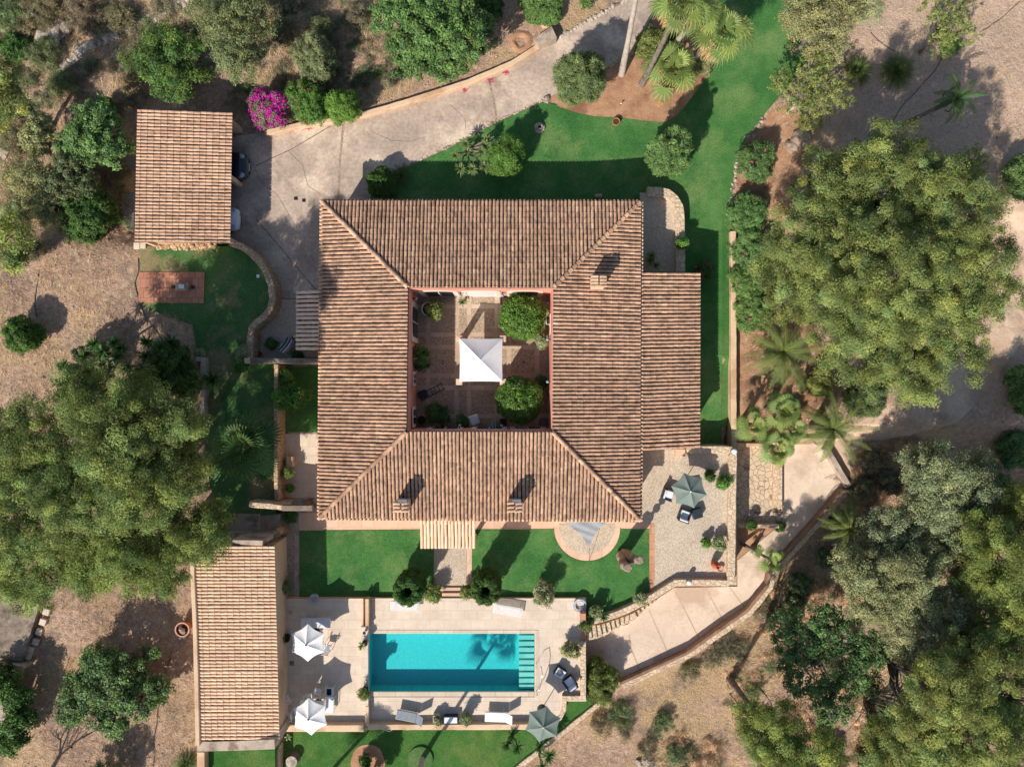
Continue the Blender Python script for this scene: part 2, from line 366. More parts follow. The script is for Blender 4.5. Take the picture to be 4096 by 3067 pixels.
    MAT['pan_new'] = two("roof_pan_new", L_((100, 70, 54)), L_((118, 84, 66)), 2, None, 2, .2, 20, .01)
    # vegetation
    def leaf(nm, base, trans=.25, rough=.55, spec=.3):
        t = NT(nm); out = t.t.nodes["Material Output"]
        c = t.mix(1.0, base, t.attr(), 'MULTIPLY')
        t.l(c, t.b.inputs["Base Color"]); t.b.inputs["Roughness"].default_value = rough; t.b.inputs["Specular IOR Level"].default_value = spec
        tl = t.n("ShaderNodeBsdfTranslucent"); t.l(t.mix(1.0, c, (1.1, 1.25, .6), 'MULTIPLY'), tl.inputs[0])
        mx = t.n("ShaderNodeMixShader"); mx.inputs[0].default_value = trans
        t.l(t.b.outputs[0], mx.inputs[1]); t.l(tl.outputs[0], mx.inputs[2]); t.l(mx.outputs[0], out.inputs[0]); return t.m
    MAT['pine'] = leaf("pine_needles", (.218, .266, .084), .25, .6, .12)
    MAT['olive'] = leaf("olive_leaves", (.31, .335, .175), .15, .6, .12)
    MAT['olive_d'] = leaf("dark_olive_leaves", (.175, .22, .10), .15, .6, .12)
    MAT['carob'] = leaf("carob_leaves", (.14, .245, .08), .2, .5, .25)
    MAT['dark'] = leaf("dark_green_leaves", (.085, .17, .042), .2, .5, .15)
    MAT['fresh'] = leaf("fresh_green_leaves", (.135, .265, .055), .3, .45, .25)
    MAT['citrus'] = leaf("citrus_leaves", (.11, .225, .03), .25, .4, .4)
    MAT['ygreen'] = leaf("yellow_green_leaves", (.22, .27, .08), .3)
    MAT['topi'] = leaf("clipped_leaves", (.15, .26, .08), .25)
    MAT['boug'] = leaf("bougainvillea_bracts", (.72, .05, .50), .3, .6, .1)
    MAT['pinkfl'] = leaf("pink_petals", (.75, .10, .22), .3)
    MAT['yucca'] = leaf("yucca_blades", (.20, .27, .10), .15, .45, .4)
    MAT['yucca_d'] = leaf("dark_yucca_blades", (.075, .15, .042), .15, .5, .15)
    MAT['palm'] = leaf("fan_palm_blades", (.21, .29, .085), .25, .5, .2)
    MAT['date'] = leaf("date_palm_leaflets", (.155, .205, .065), .2, .5, .15)
    MAT['straw'] = leaf("dry_fronds", (.50, .34, .18), .2, .8, .1)
    MAT['grassdry'] = leaf("dry_grass_blades", (.62, .47, .32), .2, .8, .1)
    MAT['scrub'] = leaf("dry_scrub", (.27, .235, .15), .2, .8, .1)
    MAT['bark'] = two("bark", L_((110, 98, 88)), L_((140, 128, 116)), 4, L_((86, 76, 68)), 3, .9, 18, .03)
    MAT['bark_pale'] = two("pale_bark", L_((168, 156, 144)), L_((196, 184, 170)), 4, None, 3, .9, 18, .03)
mk_materials()
# ------------------------------------------------------------------ foliage
def unit(a): return a/np.maximum(np.linalg.norm(a, axis=-1, keepdims=True), 1e-9)
def leaf_mesh(name, c, n, L, W, tint, mat, parent, tri=False):
    N = len(c); r = rng.normal(size=(N, 3)); t = unit(np.cross(n, r)); b = np.cross(n, t)
    L = np.broadcast_to(L, (N,))[:, None]; W = np.broadcast_to(W, (N,))[:, None]
    if tri:
        V = np.stack([c + t*L*.6, c - t*L*.4 + b*W*.5, c - t*L*.4 - b*W*.5], axis=1); k = 3
    else:
        V = np.stack([c + t*L*.5, c + b*W*.5, c - t*L*.5, c - b*W*.5], axis=1); k = 4
    me = bpy.data.meshes.new(name); me.vertices.add(N*k); me.vertices.foreach_set("co", V.astype(np.float32).ravel())
    me.loops.add(N*k); me.loops.foreach_set("vertex_index", np.arange(N*k, dtype=np.int32))
    me.polygons.add(N); me.polygons.foreach_set("loop_start", np.arange(0, N*k, k, dtype=np.int32))
    at = me.attributes.new("tint", 'FLOAT_COLOR', 'POINT')
    tt = np.concatenate([np.repeat(tint, k, axis=0), np.ones((N*k, 1))], axis=1).astype(np.float32)
    at.data.foreach_set("color", tt.ravel()); me.update(); me.validate()
    return link(name, me, MAT[mat], parent)
#            clump radius, leaves/clump, leaf L, W, fill, tint var, yellow var, flatten
KIND = {
 'pine':   dict(rc=.50, nl=230, L=.14, W=.036, k=1.25, tv=.36, yv=.20, fl=.75, up=.5, jit=.28),
 'pine_s': dict(rc=.50, nl=120, L=.18, W=.05, k=1.0, tv=.34, yv=.30, fl=.75, up=.5, jit=.28),
 'olive':  dict(rc=.40, nl=95, L=.13, W=.045, k=1.25, tv=.25, yv=.10, fl=.9, up=.35, jit=.22),
 'carob':  dict(rc=.38, nl=75, L=.15, W=.085, k=1.15, tv=.28, yv=.12, fl=.8, up=.55, jit=.22),
 'bush':   dict(rc=.22, nl=55, L=.11, W=.055, k=1.5, tv=.25, yv=.12, fl=.9, up=.4, jit=.14),
 'long':   dict(rc=.24, nl=55, L=.19, W=.035, k=1.4, tv=.22, yv=.10, fl=1.0, up=.35, jit=.14),
 'clip':   dict(rc=.14, nl=40, L=.085, W=.05, k=2.0, tv=.20, yv=.10, fl=1.0, up=.3, jit=.03),
 'citrus': dict(rc=.20, nl=48, L=.10, W=.06, k=1.6, tv=.25, yv=.15, fl=1.0, up=.35, jit=.10),
 'thin':   dict(rc=.22, nl=26, L=.11, W=.06, k=.55, tv=.25, yv=.15, fl=.8, up=.6, jit=.3),
 'scrub':  dict(rc=.30, nl=60, L=.20, W=.02, k=1.1, tv=.3, yv=.1, fl=.8, up=.3, jit=.25),
}
def crown(lobes, kind, dens=1.0):
    K = KIND[kind]; cs = []; cn = []; cl = []
    for (cx, cy, cz, rx, ry, rz) in lobes:
        area = 2*math.pi*(((rx*ry)**1.6+(rx*rz)**1.6+(ry*rz)**1.6)/3)**(1/1.6)*1.35
        n = max(6, int(K['k']*dens*area/(K['rc']**2*1.5)))
        d = unit(rng.normal(size=(n*3, 3))); d = d[d[:, 2] > -.35][:n]; n = len(d)
        rad = 1 - np.abs(rng.normal(size=n))*K['jit']; inner = rng.random(n) < .18; rad[inner] *= rng.uniform(.45, .85, inner.sum())
        # lumpy outline
        lump = np.array([noise.noise(Vector((q[0]*2.2+cx, q[1]*2.2+cy, q[2]*2.2))) for q in d])
        rad *= 1 + lump*(.42 if kind not in ('clip', 'citrus') else .04)
        p = np.array([cx, cy, cz]) + d*np.array([rx, ry, rz])*rad[:, None]
        cs.append(p); cn.append(d)
    c = np.concatenate(cs); d = np.concatenate(cn); M_ = len(c)
    rc = K['rc']*rng.uniform(.65, 1.25, M_)
    nl = K['nl']; idx = np.repeat(np.arange(M_), nl)
    q = unit(rng.normal(size=(len(idx), 3))); q[:, 2] = np.abs(q[:, 2])*.9 - .15*(rng.random(len(idx)) < .4)
    rr = rng.random(len(idx))**.45
    pos = c[idx] + q*(rc[idx]*rr)[:, None]*np.array([1, 1, K['fl']])
    nrm = unit(q*.75 + d[idx]*.35 + np.array([0, 0, K['up']]) + rng.normal(size=q.shape)*.55)
    tv = np.clip(rng.normal(1, K['tv'], M_), .45, 1.8); yv = np.clip(rng.normal(0, K['yv'], M_), -.3, .9)
    lv = rng.uniform(.75, 1.25, len(idx))
    tt = np.stack([tv*(1+yv*.75), tv*(1+yv*.35), tv*(1-yv*.1)], axis=1)[idx]*lv[:, None]
    tt = tt*rng.uniform(.86, 1.14)*np.array([rng.uniform(.92, 1.12), 1.0, rng.uniform(.85, 1.05)])
    s = rng.uniform(.7, 1.3, len(idx))
    return pos, nrm, K['L']*s, K['W']*s, tt
def crown_obj(name, lobes, kind, mat, parent, dens=1.0):
    pos, nrm, L, W, tt = crown(lobes, kind, dens)
    return leaf_mesh(name, pos, nrm, L, W, tt, mat, parent)
def branches(mb, base, targets, r0, fork=None, seg=4, r1=.03, sag=.25, n=7):
    for t in targets:
        t = Vector(t); b = Vector(base); path = []; rad = []
        for i in range(seg+1):
            s = i/seg; p = b.lerp(t, s); p.z += sag*math.sin(s*math.pi)*(-.5) + 0
            p.x += random.uniform(-.08, .08)*(1 if 0 < i < seg else 0)*t.length*.3; p.y += random.uniform(-.08, .08)*(1 if 0 < i < seg else 0)*t.length*.3
            path.append(p); rad.append(r0*(1-s)+r1*s)
        mb.tube(path, rad, n)
        for _ in range(4):
            i = random.randint(1, seg-1); q = path[i]; e = q + Vector((random.uniform(-1, 1), random.uniform(-1, 1), random.uniform(0, .8)))*t.length*.18
            mb.tube([q, q.lerp(e, .5)+Vector((0, 0, .05)), e], [rad[i]*.5, rad[i]*.3, .012], 5)
def tree(name, label, cat, lobes_px, kind, mat, group=None, trunk_r=.16, fork=.45, dens=1.0, base_px=None, bark='bark'):
    """lobes_px: (x, y, radius px, z centre, rz)   all placed where they stand"""
    L = []
    for (x, y, r, zc, rz) in lobes_px:
        p = P(x, y, zc); rm = (r if isinstance(r, (tuple, list)) else (r, r)); k = (H-zc)/F
        L.append([p.x, p.y, zc, rm[0]*k, rm[1]*k, rz])
    if base_px: b = G(*base_px)
    else:
        bx = sum(l[0] for l in L)/len(L); by = sum(l[1] for l in L)/len(L); b = Vector((bx, by, g(bx, by)))
    t = thing(name, label, cat, (b.x, b.y, b.z), 0, group)
    LL = [(l[0]-b.x, l[1]-b.y, l[2]-b.z, l[3], l[4], l[5]) for l in L]
    crown_obj("crown", LL, kind, mat, t, dens)
    mb = MB(); zf = min(l[2] for l in LL)*fork
    cx = sum(l[0] for l in LL)/len(LL)*.4; cy = sum(l[1] for l in LL)/len(LL)*.4
    f = Vector((cx, cy, zf)); mb.tube([(0, 0, -.4), (cx*.2, cy*.2, zf*.4), f], [trunk_r*1.35, trunk_r*1.05, trunk_r*.9], 9)
    for l in LL:
        tg = [(l[0]+random.uniform(-.3, .3)*l[3], l[1]+random.uniform(-.3, .3)*l[4], l[2]+l[5]*random.uniform(.0, .35)) for _ in range(2 if len(LL) > 3 else 4)]
        for _ in range(5):
            d_ = unit(rng.normal(size=3)); d_[2] = abs(d_[2]); e_ = Vector((l[0]+d_[0]*l[3]*.95, l[1]+d_[1]*l[4]*.95, l[2]+d_[2]*l[5]*.95)); b_ = Vector((l[0], l[1], l[2]-l[5]*.3))
            mb.tube([b_, b_.lerp(e_, .55)+Vector((random.uniform(-.2, .2), random.uniform(-.2, .2), -.1)), e_], [trunk_r*.28, trunk_r*.16, .012], 5)
        tg.append((l[0]+random.uniform(-.6, .6)*l[3], l[1]+random.uniform(-.6, .6)*l[4], l[2]))
        for q in tg:
            branches(mb, f, [q], trunk_r*.55)
    mb.build("trunk", MAT[bark], t)
    return t
def bush(name, label, cat, x, y, r, h, kind, mat, group=None, nl=5, dens=1.0, flowers=None, nf=0, ry=None, zb=None, off=0.0, low=.5, single=False, trunk=.05):
    """small plant: crown centred where its outline shows"""
    if zb is None:
        p0 = G(x, y); zb = p0.z
    zc = zb + off + h*.5; k = (H-zc)/F; p = P(x, y, zc); rx = r*k; ryy = (ry or r)*k
    t = thing(name, label, cat, (p.x, p.y, zb+off), 0, group)
    rz = h*.52; lob = []
    if single: lob = [(0, 0, h*.5, rx*.97, ryy*.97, rz)]
    else:
        lob.append((0, 0, h*.46, rx*.72, ryy*.72, rz))
        for i in range(nl):
            a = 2*math.pi*(i+random.random()*.6)/nl; q = random.uniform(.40, .62); s = random.uniform(.36, .52)
            lob.append((math.cos(a)*rx*q, math.sin(a)*ryy*q, h*random.uniform(.32, .62), rx*s, ryy*s, rz*random.uniform(.6, .85)))
    crown_obj("crown", lob, kind, mat, t, dens)
    mb = MB()
    for i in range(4):
        a = random.random()*6.3; mb.tube([(0, 0, -.15), (math.cos(a)*rx*.2, math.sin(a)*ryy*.2, h*.3), (math.cos(a)*rx*.5, math.sin(a)*ryy*.5, h*.65)], [trunk, trunk*.7, .01], 5)
    mb.build("trunk", MAT['bark'], t)
    if flowers:
        c = []; nn = []
        for _ in range(nf):
            l = random.choice(lob); d = unit(rng.normal(size=3)); d[2] = abs(d[2])
            q = np.array(l[:3]) + d*np.array(l[3:])*random.uniform(.98, 1.14)
            for _ in range(7): c.append(q + rng.normal(size=3)*.055); nn.append(unit(d*.5+rng.normal(size=3)*.6+np.array([0, 0, .5])))
        c = np.array(c); nn = np.array(nn)
        leaf_mesh("blossoms", c, nn, .10, .08, np.repeat(rng.uniform(.6, 1.3, (len(c), 1)), 3, axis=1), flowers, t)
    return t
# ---- blades helper
class Blades:
    def __init__(s): s.v = []; s.f = []; s.t = []
    def strip(s, pts, widths, side, tint):
        b = len(s.v)
        for p, w_ in zip(pts, widths):
            s.v.append(p - side*w_); s.v.append(p + side*w_); s.t += [tint, tint]
        for i in range(len(pts)-1): s.f.append((b+2*i, b+2*i+1, b+2*i+3, b+2*i+2))
    def build(s, name, mat, parent):
        mb = MB(); mb.v = [tuple(p) for p in s.v]; mb.f = [list(f) for f in s.f]; mb.t = s.t; mb.mi = [0]*len(s.f)
        return mb.build(name, MAT[mat], parent, tint=True)
def rt(v=.2): x = random.uniform(1-v, 1+v); y = random.uniform(-.08, .12); return (x*(1+y), x, x*(1-y))
def rosette(B, c, L, n, w_=.035, droop=.25, updeg=(5, 80), v=.2, lightrim=0.0):
    for i in range(n):
        az = i*2.39996+random.uniform(-.2, .2); el = R(random.uniform(*updeg)); l = L*random.uniform(.8, 1.1)
        d = Vector((math.cos(az)*math.cos(el), math.sin(az)*math.cos(el), math.sin(el))); side = Vector((-math.sin(az), math.cos(az), 0))
        pts = [c + d*l*s + Vector((0, 0, -droop*l*s*s*math.cos(el))) for s in (0, .35, .7, 1)]
        B.strip(pts, [w_*.6, w_, w_*.75, .002], side, rt(v))
def yucca(name, label, heads, mat='yucca', group=None, cat="yucca", L=.5, w_=.032, base=None, n=46, zb=None):
    """heads: (x, y, z of the head above ground)"""
    ps = []
    for x, y, h in heads:
        z0 = G(x, y).z if zb is None else zb; ps.append(P(x, y, z0+h))
    b = Vector((sum(p.x for p in ps)/len(ps), sum(p.y for p in ps)/len(ps), 0)); b.z = g(b.x, b.y) if zb is None else zb
    if base: b = G(*base) if zb is None else P(base[0], base[1], zb)
    t = thing(name, label, cat, tuple(b), 0, group); tr = MB()
    for p in ps:
        B = Blades(); q = p-b; rosette(B, q, L*random.uniform(.85, 1.15), n, w_); B.build("leaf_rosette", mat, t)
        m = Vector((q.x*.35+random.uniform(-.1, .1), q.y*.35, q.z*.55)); tr.tube([(0, 0, -.2), m, q], [.09, .07, .06], 7)
    tr.build("trunk", MAT['bark'], t)
    return t
def fan_frond(B, c, az, el, pl, R_, tint, droop=.35, nb=20, spread=R(125)):
    """petiole then a pleated fan"""
    d = Vector((math.cos(az)*math.cos(el), math.sin(az)*math.cos(el), math.sin(el))); side = Vector((-math.sin(az), math.cos(az), 0))
    e = c + d*pl + Vector((0, 0, -droop*.3*pl)); B.strip([c, c+d*pl*.5, e], [.025, .018, .015], side, (tint[0]*1.1, tint[1]*.95, tint[2]*.6))
    dd = (d + Vector((0, 0, -droop))).normalized(); up = side.cross(dd)*-1
    for i in range(nb):
        a = -spread + 2*spread*(i+.5)/nb; l = R_*(1 - .22*abs(a/spread)**2)*random.uniform(.92, 1.05)
        bd = dd*math.cos(a) + side*math.sin(a); bs = (side*math.cos(a) - dd*math.sin(a))
        lift = .10*math.cos(a*1.0)
        pts = [e, e+bd*l*.5+up*lift*l*.3, e+bd*l*.8+Vector((0, 0, -.05*l)), e+bd*l+Vector((0, 0, -(.16+droop*.3)*l))]
        ww = l*math.tan(spread/nb)*.5
        k = .8+.4*(i % 2); B.strip(pts, [.004, ww*.98, ww*.75, .003], bs, (tint[0]*k, tint[1]*k, tint[2]*k))
def fan_palm(name, label, x, y, hz, r, nf=26, group=None, base=None, mat='palm', dry=0, trunk_r=.17, zb=None, thatch=0):
    """x,y = where the head shows, hz its height over ground, r spread in px"""
    z0 = (G(x, y).z if zb is None else zb); c = P(x, y, z0+hz); k = (H-c.z)/F*r
    b = (G(*base) if zb is None else P(base[0], base[1], zb)) if base else Vector((c.x, c.y, z0))
    t = thing(name, label, "palm", tuple(b), 0, group); q = c-b; B = Blades(); D = Blades()
    nf = int(nf*.72)
    for i in range(nf):
        az = i*2.39996+random.uniform(-.3, .3); s = i/nf; el = R(74-80*s+random.uniform(-8, 8)); pl = k*(.16+.46*s**.6+.10*random.random())
        fan_frond(B, q, az, el, pl, k*.46*random.uniform(.85, 1.15), rt(.34), droop=.25+.45*s, spread=R(108), nb=18)
    B.build("fronds", mat, t)
    if dry:
        for i in range(dry):
            az = random.random()*6.3; fan_frond(D, q+Vector((0, 0, -.15)), az, R(random.uniform(-60, -20)), k*.35, k*.5, rt(.2), droop=.8, nb=12)
        for i in range(thatch):
            az = random.random()*6.3; zz = random.uniform(-1.6, -.2); fan_frond(D, q+Vector((0, 0, zz)), az, R(random.uniform(-80, -50)), k*.12, k*.45, rt(.25), droop=.9, nb=9)
        D.build("dry_fronds", 'straw', t)
    m = MB(); m.tube([(0, 0, -.3), (q.x*.02, q.y*.02, .15), (q.x*.3, q.y*.3, q.z*.35), (q.x*.65, q.y*.65, q.z*.7), q], [trunk_r*1.7, trunk_r*1.35, trunk_r, trunk_r*.85, trunk_r*.8], 12)
    m.build("trunk", MAT['bark_pale' if thatch == 0 and hz > 3 else 'bark'], t, smooth=True)
    return t
def date_palm(name, label, x, y, hz, r, nf=34, group=None, mat='date', trunk_r=.22, base=None, zb=None):
    z0 = (G(x, y).z if zb is None else zb); c = P(x, y, z0+hz); k = (H-c.z)/F*r
    b = G(*base) if base else Vector((c.x, c.y, z0))
    t = thing(name, label, "palm", tuple(b), 0, group); q = c-b; B = Blades()
    for i in range(nf):
        az = i*2.39996+random.uniform(-.25, .25); s = (i+.5)/nf; el = R(82-86*s+random.uniform(-6, 6)); Lf = k*(1.0+.25*(1-s))*random.uniform(.9, 1.1)
        d = Vector((math.cos(az), math.sin(az), 0)); side = Vector((-math.sin(az), math.cos(az), 0)); tint = rt(.2)
        pts = []; p = q.copy(); a = el; ns = 15; tw = random.uniform(-.3, .3)
        for j in range(ns+1):
            pts.append(p.copy()); a -= (.09+.11*s); p = p + (d*math.cos(a)+side*tw*.12*j/ns + Vector((0, 0, math.sin(a))))*Lf/ns
        B.strip(pts, [.022*(1-j/ns)+.004 for j in range(ns+1)], side, (tint[0]*1.25, tint[1]*1.1, tint[2]*.8))
        for j in range(1, ns):
            for h_ in (0, .5):
                base_ = pts[j].lerp(pts[j+1], h_); dr = (pts[j+1]-pts[j]).normalized(); s2 = (j+h_)/ns
                ll = k*.16*math.sin(math.pi*min(1, .18+s2*.82))**.6*random.uniform(.85, 1.1); nrm_ = side.cross(dr)
                for sg in (-1, 1):
                    ll *= random.uniform(.8, 1.15); ld = (side*sg*.8 + dr*.62 + nrm_*(.35)).normalized(); ws = ld.cross(nrm_).normalized()
                    B.strip([base_, base_+ld*ll*.55, base_+ld*ll+Vector((0, 0, -.15*ll))], [.010, .020, .003], ws, tint)
    B.build("fronds", mat, t)
    m = MB(); m.tube([(0, 0, -.3), (q.x*.4, q.y*.4, q.z*.4), q], [trunk_r*1.25, trunk_r, trunk_r*1.15], 12); m.build("trunk", MAT['bark'], t, smooth=True)
    return t
def tuft(name, label, x, y, r, mat='date', group=None, n=500, cat="ornamental grass", zb=None):
    z0 = G(x, y).z if zb is None else zb; c = P(x, y, z0); k = (H-z0)/F*r
    t = thing(name, label, cat, tuple(c), 0, group); B = Blades()
    for i in range(n):
        az = random.random()*6.283; el = R(random.uniform(20, 88)); l = k*random.uniform(.8, 1.5); d = Vector((math.cos(az), math.sin(az), 0)); side = Vector((-math.sin(az), math.cos(az), 0))
        p0 = d*random.random()*k*.2; pts = [p0 + d*l*s*math.cos(el) + Vector((0, 0, l*(s*math.sin(el)*.9 - s*s*.45))) for s in (0, .4, .75, 1)]
        B.strip(pts, [.008, .012, .009, .002], side, rt(.3))
    B.build("blades", mat, t); return t
# ------------------------------------------------------------------ barrel-tile roofs
PAL_OLD = [(1, 1, 1), (.93, .9, .88), (.84, .81, .79), (1.06, 1.05, 1.0), (.97, .90, .86), (1.0, .97, .95), (.9, .86, .82), (.98, .95, .93), (1.04, .97, .92), (.95, .93, .92), (1.0, 1.0, .96), (.98, .96, .94), (1.02, .98, .94), (1.0, .96, .9), (.95, .9, .86), (1.0, 1.0, .97), (1.03, 1.0, .95), (.78, .75, .73), (1.22, 1.24, 1.18)]
PAL_NEW = [(1, 1, 1), (1.05, 1.03, 1.0), (.93, .9, .88), (1.08, 1.08, 1.05), (.97, .93, .88)]
def tile_rows(mb, A, B, C, D, pitch, course, r, pal, start=0.0, z_off=.0, cpt=6, var=1.0, fan=False):
    """A,B eave line, C above B, D above A (3D).  tiles run up the slope"""
    A, B, C, D = map(Vector, (A, B, C, D))
    U = (B-A).normalized(); Nn = U.cross(D-A).normalized()
    if Nn.z < 0: Nn = -Nn
    V = Nn.cross(U).normalized()
    if V.z < 0: V = -V
    poly = [((q-A).dot(U), (q-A).dot(V)) for q in (A, B, C, D)]
    Lu = poly[1][0]; n = max(1, int(round(Lu/pitch))); pt = Lu/n
    def vmax(u):
        best = 0
        for i in range(4):
            (u0, v0), (u1, v1) = poly[i], poly[(i+1) % 4]
            if abs(u1-u0) < 1e-6: continue
            if min(u0, u1)-1e-6 <= u <= max(u0, u1)+1e-6: best = max(best, v0+(v1-v0)*(u-u0)/(u1-u0))
        return best
    for i in range(n):
        u = (i+.5)*pt; vm = vmax(u); v = start; A0 = A
        if fan:
            sf = (i+.5)/n; p0_ = A.lerp(B, sf); p1_ = D.lerp(C, sf); V = (p1_-p0_).normalized(); vm = (p1_-p0_).length; A0 = p0_-U*u
        v = start; j = 0; ju = random.uniform(-.012, .012)*var
        rowt = random.uniform(.92, 1.08)
        while v < vm - .03:
            v1 = min(v+course*1.12, vm+.02); pc = random.choice(pal); q = rowt*random.uniform(.97, 1.03); mb.tint = (pc[0]*q, pc[1]*q, pc[2]*q)
            jj = ju+random.uniform(-.008, .008)*var; ja = random.uniform(-.012, .012)*var
            rl = r*1.05; ru = r*.97; vs = []
            for (vv, rr, zz, uu) in ((v, rl, .026, jj-ja), (v1, ru, .0, jj+ja)):
                for k in range(cpt+1):
                    th = math.pi*k/cpt
                    vs.append(A0 + U*(u+uu-math.cos(th)*rr) + V*vv + Nn*(z_off+zz+math.sin(th)*rr*.92))
            for k in range(cpt+1):      # lip thickness
                th = math.pi*k/cpt; vs.append(A0 + U*(u+jj-ja-math.cos(th)*(rl-.012)) + V*(v+.004) + Nn*(z_off+.026+math.sin(th)*(rl*.92-.012)))
            m = cpt+1; fs = []
            for k in range(cpt): fs.append((k, k+1, m+k+1, m+k)); fs.append((2*m+k, 2*m+k+1, k+1, k))
            mb.add(vs, fs); v += course; j += 1
    mb.tint = (1, 1, 1)
def slab(mb, pts, th):
    """thin slab under the tiles, pts top outline"""
    pts = [Vector(p) for p in pts]; n = len(pts); N_ = (pts[1]-pts[0]).cross(pts[2]-pts[0]).normalized()
    if N_.z < 0: N_ = -N_
    low = [p - Vector((0, 0, th)) for p in pts]; fs = [tuple(range(n)), tuple(range(n, 2*n))[::-1]] + [(i, n+i, n+(i+1) % n, (i+1) % n) for i in range(n)]
    mb.add(pts+low, fs)
def slope(parent, A, B, C, D, pal, tile, pan, pitch=.234, course=.37, r=.089, over=.06, label=None, name="roof", var=1.0, fan=False):
    """one roof slope as one part: pan slab and barrel tiles"""
    mb = MB(); mb.tint = (1, 1, 1)
    tile_rows(mb, A, B, C, D, pitch, course, r, pal, start=-over, z_off=.01, var=var, fan=fan)
    nt_ = len(mb.f); slab(mb, (A, B, C, D), .10)
    for i in range(nt_, len(mb.f)): mb.mi[i] = 1
    o = mb.build(name, [MAT[tile], MAT[pan]], parent, world=True, tint=True)
    if label: o["label"] = label
    return o
def cap_run(parent, a, b, r, mat, pal, name="hip_cap", course=.36):
    a, b = Vector(a), Vector(b); mb = MB(); d = (b-a); L = d.length; d.normalize(); side = d.cross(Vector((0, 0, 1))).normalized(); up = side.cross(d).normalized()
    v = 0
    while v < L-.05:
        v1 = min(v+course*1.15, L); pc = random.choice(pal); mb.tint = pc; vs = []
        jo = random.uniform(-.012, .012)
        for vv, rr, zz in ((v, r*1.12, .05), (v1, r*.92, .015)):
            for k in range(9):
                th = math.pi*k/8; vs.append(a + d*vv + side*(math.cos(th)*rr+jo) + up*(math.sin(th)*rr*.9+zz-.02))
        fs = [(k, k+1, 9+k+1, 9+k) for k in range(8)]; mb.add(vs, fs); v += course
    mb.tint = (1, 1, 1)
    return mb.build(name, MAT[mat], parent, world=True, tint=True, smooth=True)
# ------------------------------------------------------------------ walls along a line
def wall_line(name, label, cat, pts, th, ztop, zbot, mat, closed=False, top=None, jit=.0, group=None, parent=None, step=.35, cap=None, part="wall", heights=None):
    """pts: pixel positions of the top centre line; th in m"""
    zt = heights if heights else [ztop]*len(pts)
    W_ = [P(x, y, z) for (x, y), z in zip(pts, zt)]
    # resample
    Q = []
    n = len(W_)
    for i in range(n if closed else n-1):
        a, b = W_[i], W_[(i+1) % n]; m = max(1, int((b-a).length/step))
        for k in range(m): Q.append(a.lerp(b, k/m))
    if not closed: Q.append(W_[-1])
    N_ = len(Q); Lp = []; Rp = []
    for i in range(N_):
        a = Q[i-1] if (i > 0 or closed) else Q[i]; b = Q[(i+1) % N_] if (i < N_-1 or closed) else Q[i]
        d = (b-a); d.z = 0; d.normalize(); s = Vector((-d.y, d.x, 0)); j1 = random.uniform(-jit, jit); j2 = random.uniform(-jit, jit); jz = random.uniform(-jit, jit)*.7
        Lp.append(Q[i]+s*(th/2+j1)+Vector((0, 0, jz))); Rp.append(Q[i]-s*(th/2+j2)+Vector((0, 0, jz)))
    mb = MB(); b_ = .03; vs = []; fs = []
    for i in range(N_):
        l, r_ = Lp[i], Rp[i]; inw = (r_-l).normalized()*b_
        vs += [Vector((l.x, l.y, zbot)), Vector((l.x, l.y, l.z-b_)), l+inw, r_-inw, Vector((r_.x, r_.y, r_.z-b_)), Vector((r_.x, r_.y, zbot))]
    for i in range(N_ if closed else N_-1):
        j = (i+1) % N_
        for k in range(5): fs.append((i*6+k, j*6+k, j*6+k+1, i*6+k+1))
    if not closed: fs.append((0, 1, 2, 3, 4, 5)); e = (N_-1)*6; fs.append((e+5, e+4, e+3, e+2, e+1, e))
    mb.add(vs, fs); c = Q[0]
    if parent is None:
        o = mb.build(name, MAT[mat], None, loc=(c.x, c.y, zbot)); lab(o, label, cat, group)
    else: o = mb.build(part, MAT[mat], parent, world=True)
    return o
def box_px(mb, x0, y0, x1, y1, z0, z1, bev=.02, mi=0):
    """upright block whose top shows in this rectangle"""
    a = P(x0, y0, z1); b = P(x1, y1, z1)
    return mb.box(((a.x+b.x)/2, (a.y+b.y)/2, (z0+z1)/2), (abs(b.x-a.x), abs(b.y-a.y), z1-z0), bev=bev, mi=mi)
def plate(name, pts, z, depth, mat, holes=(), side=None):
    """paved or planted platform at level z (structure)"""
    mb = MB(); mb.prism([tuple(P(x, y, z)[:2]) for x, y in pts], z-depth, z, [[tuple(P(x, y, z)[:2]) for x, y in h] for h in holes], side_mi=1 if side else None)
    o = mb.build(name, [MAT[mat], MAT[side]] if side else MAT[mat]); o["kind"] = "structure"; return o
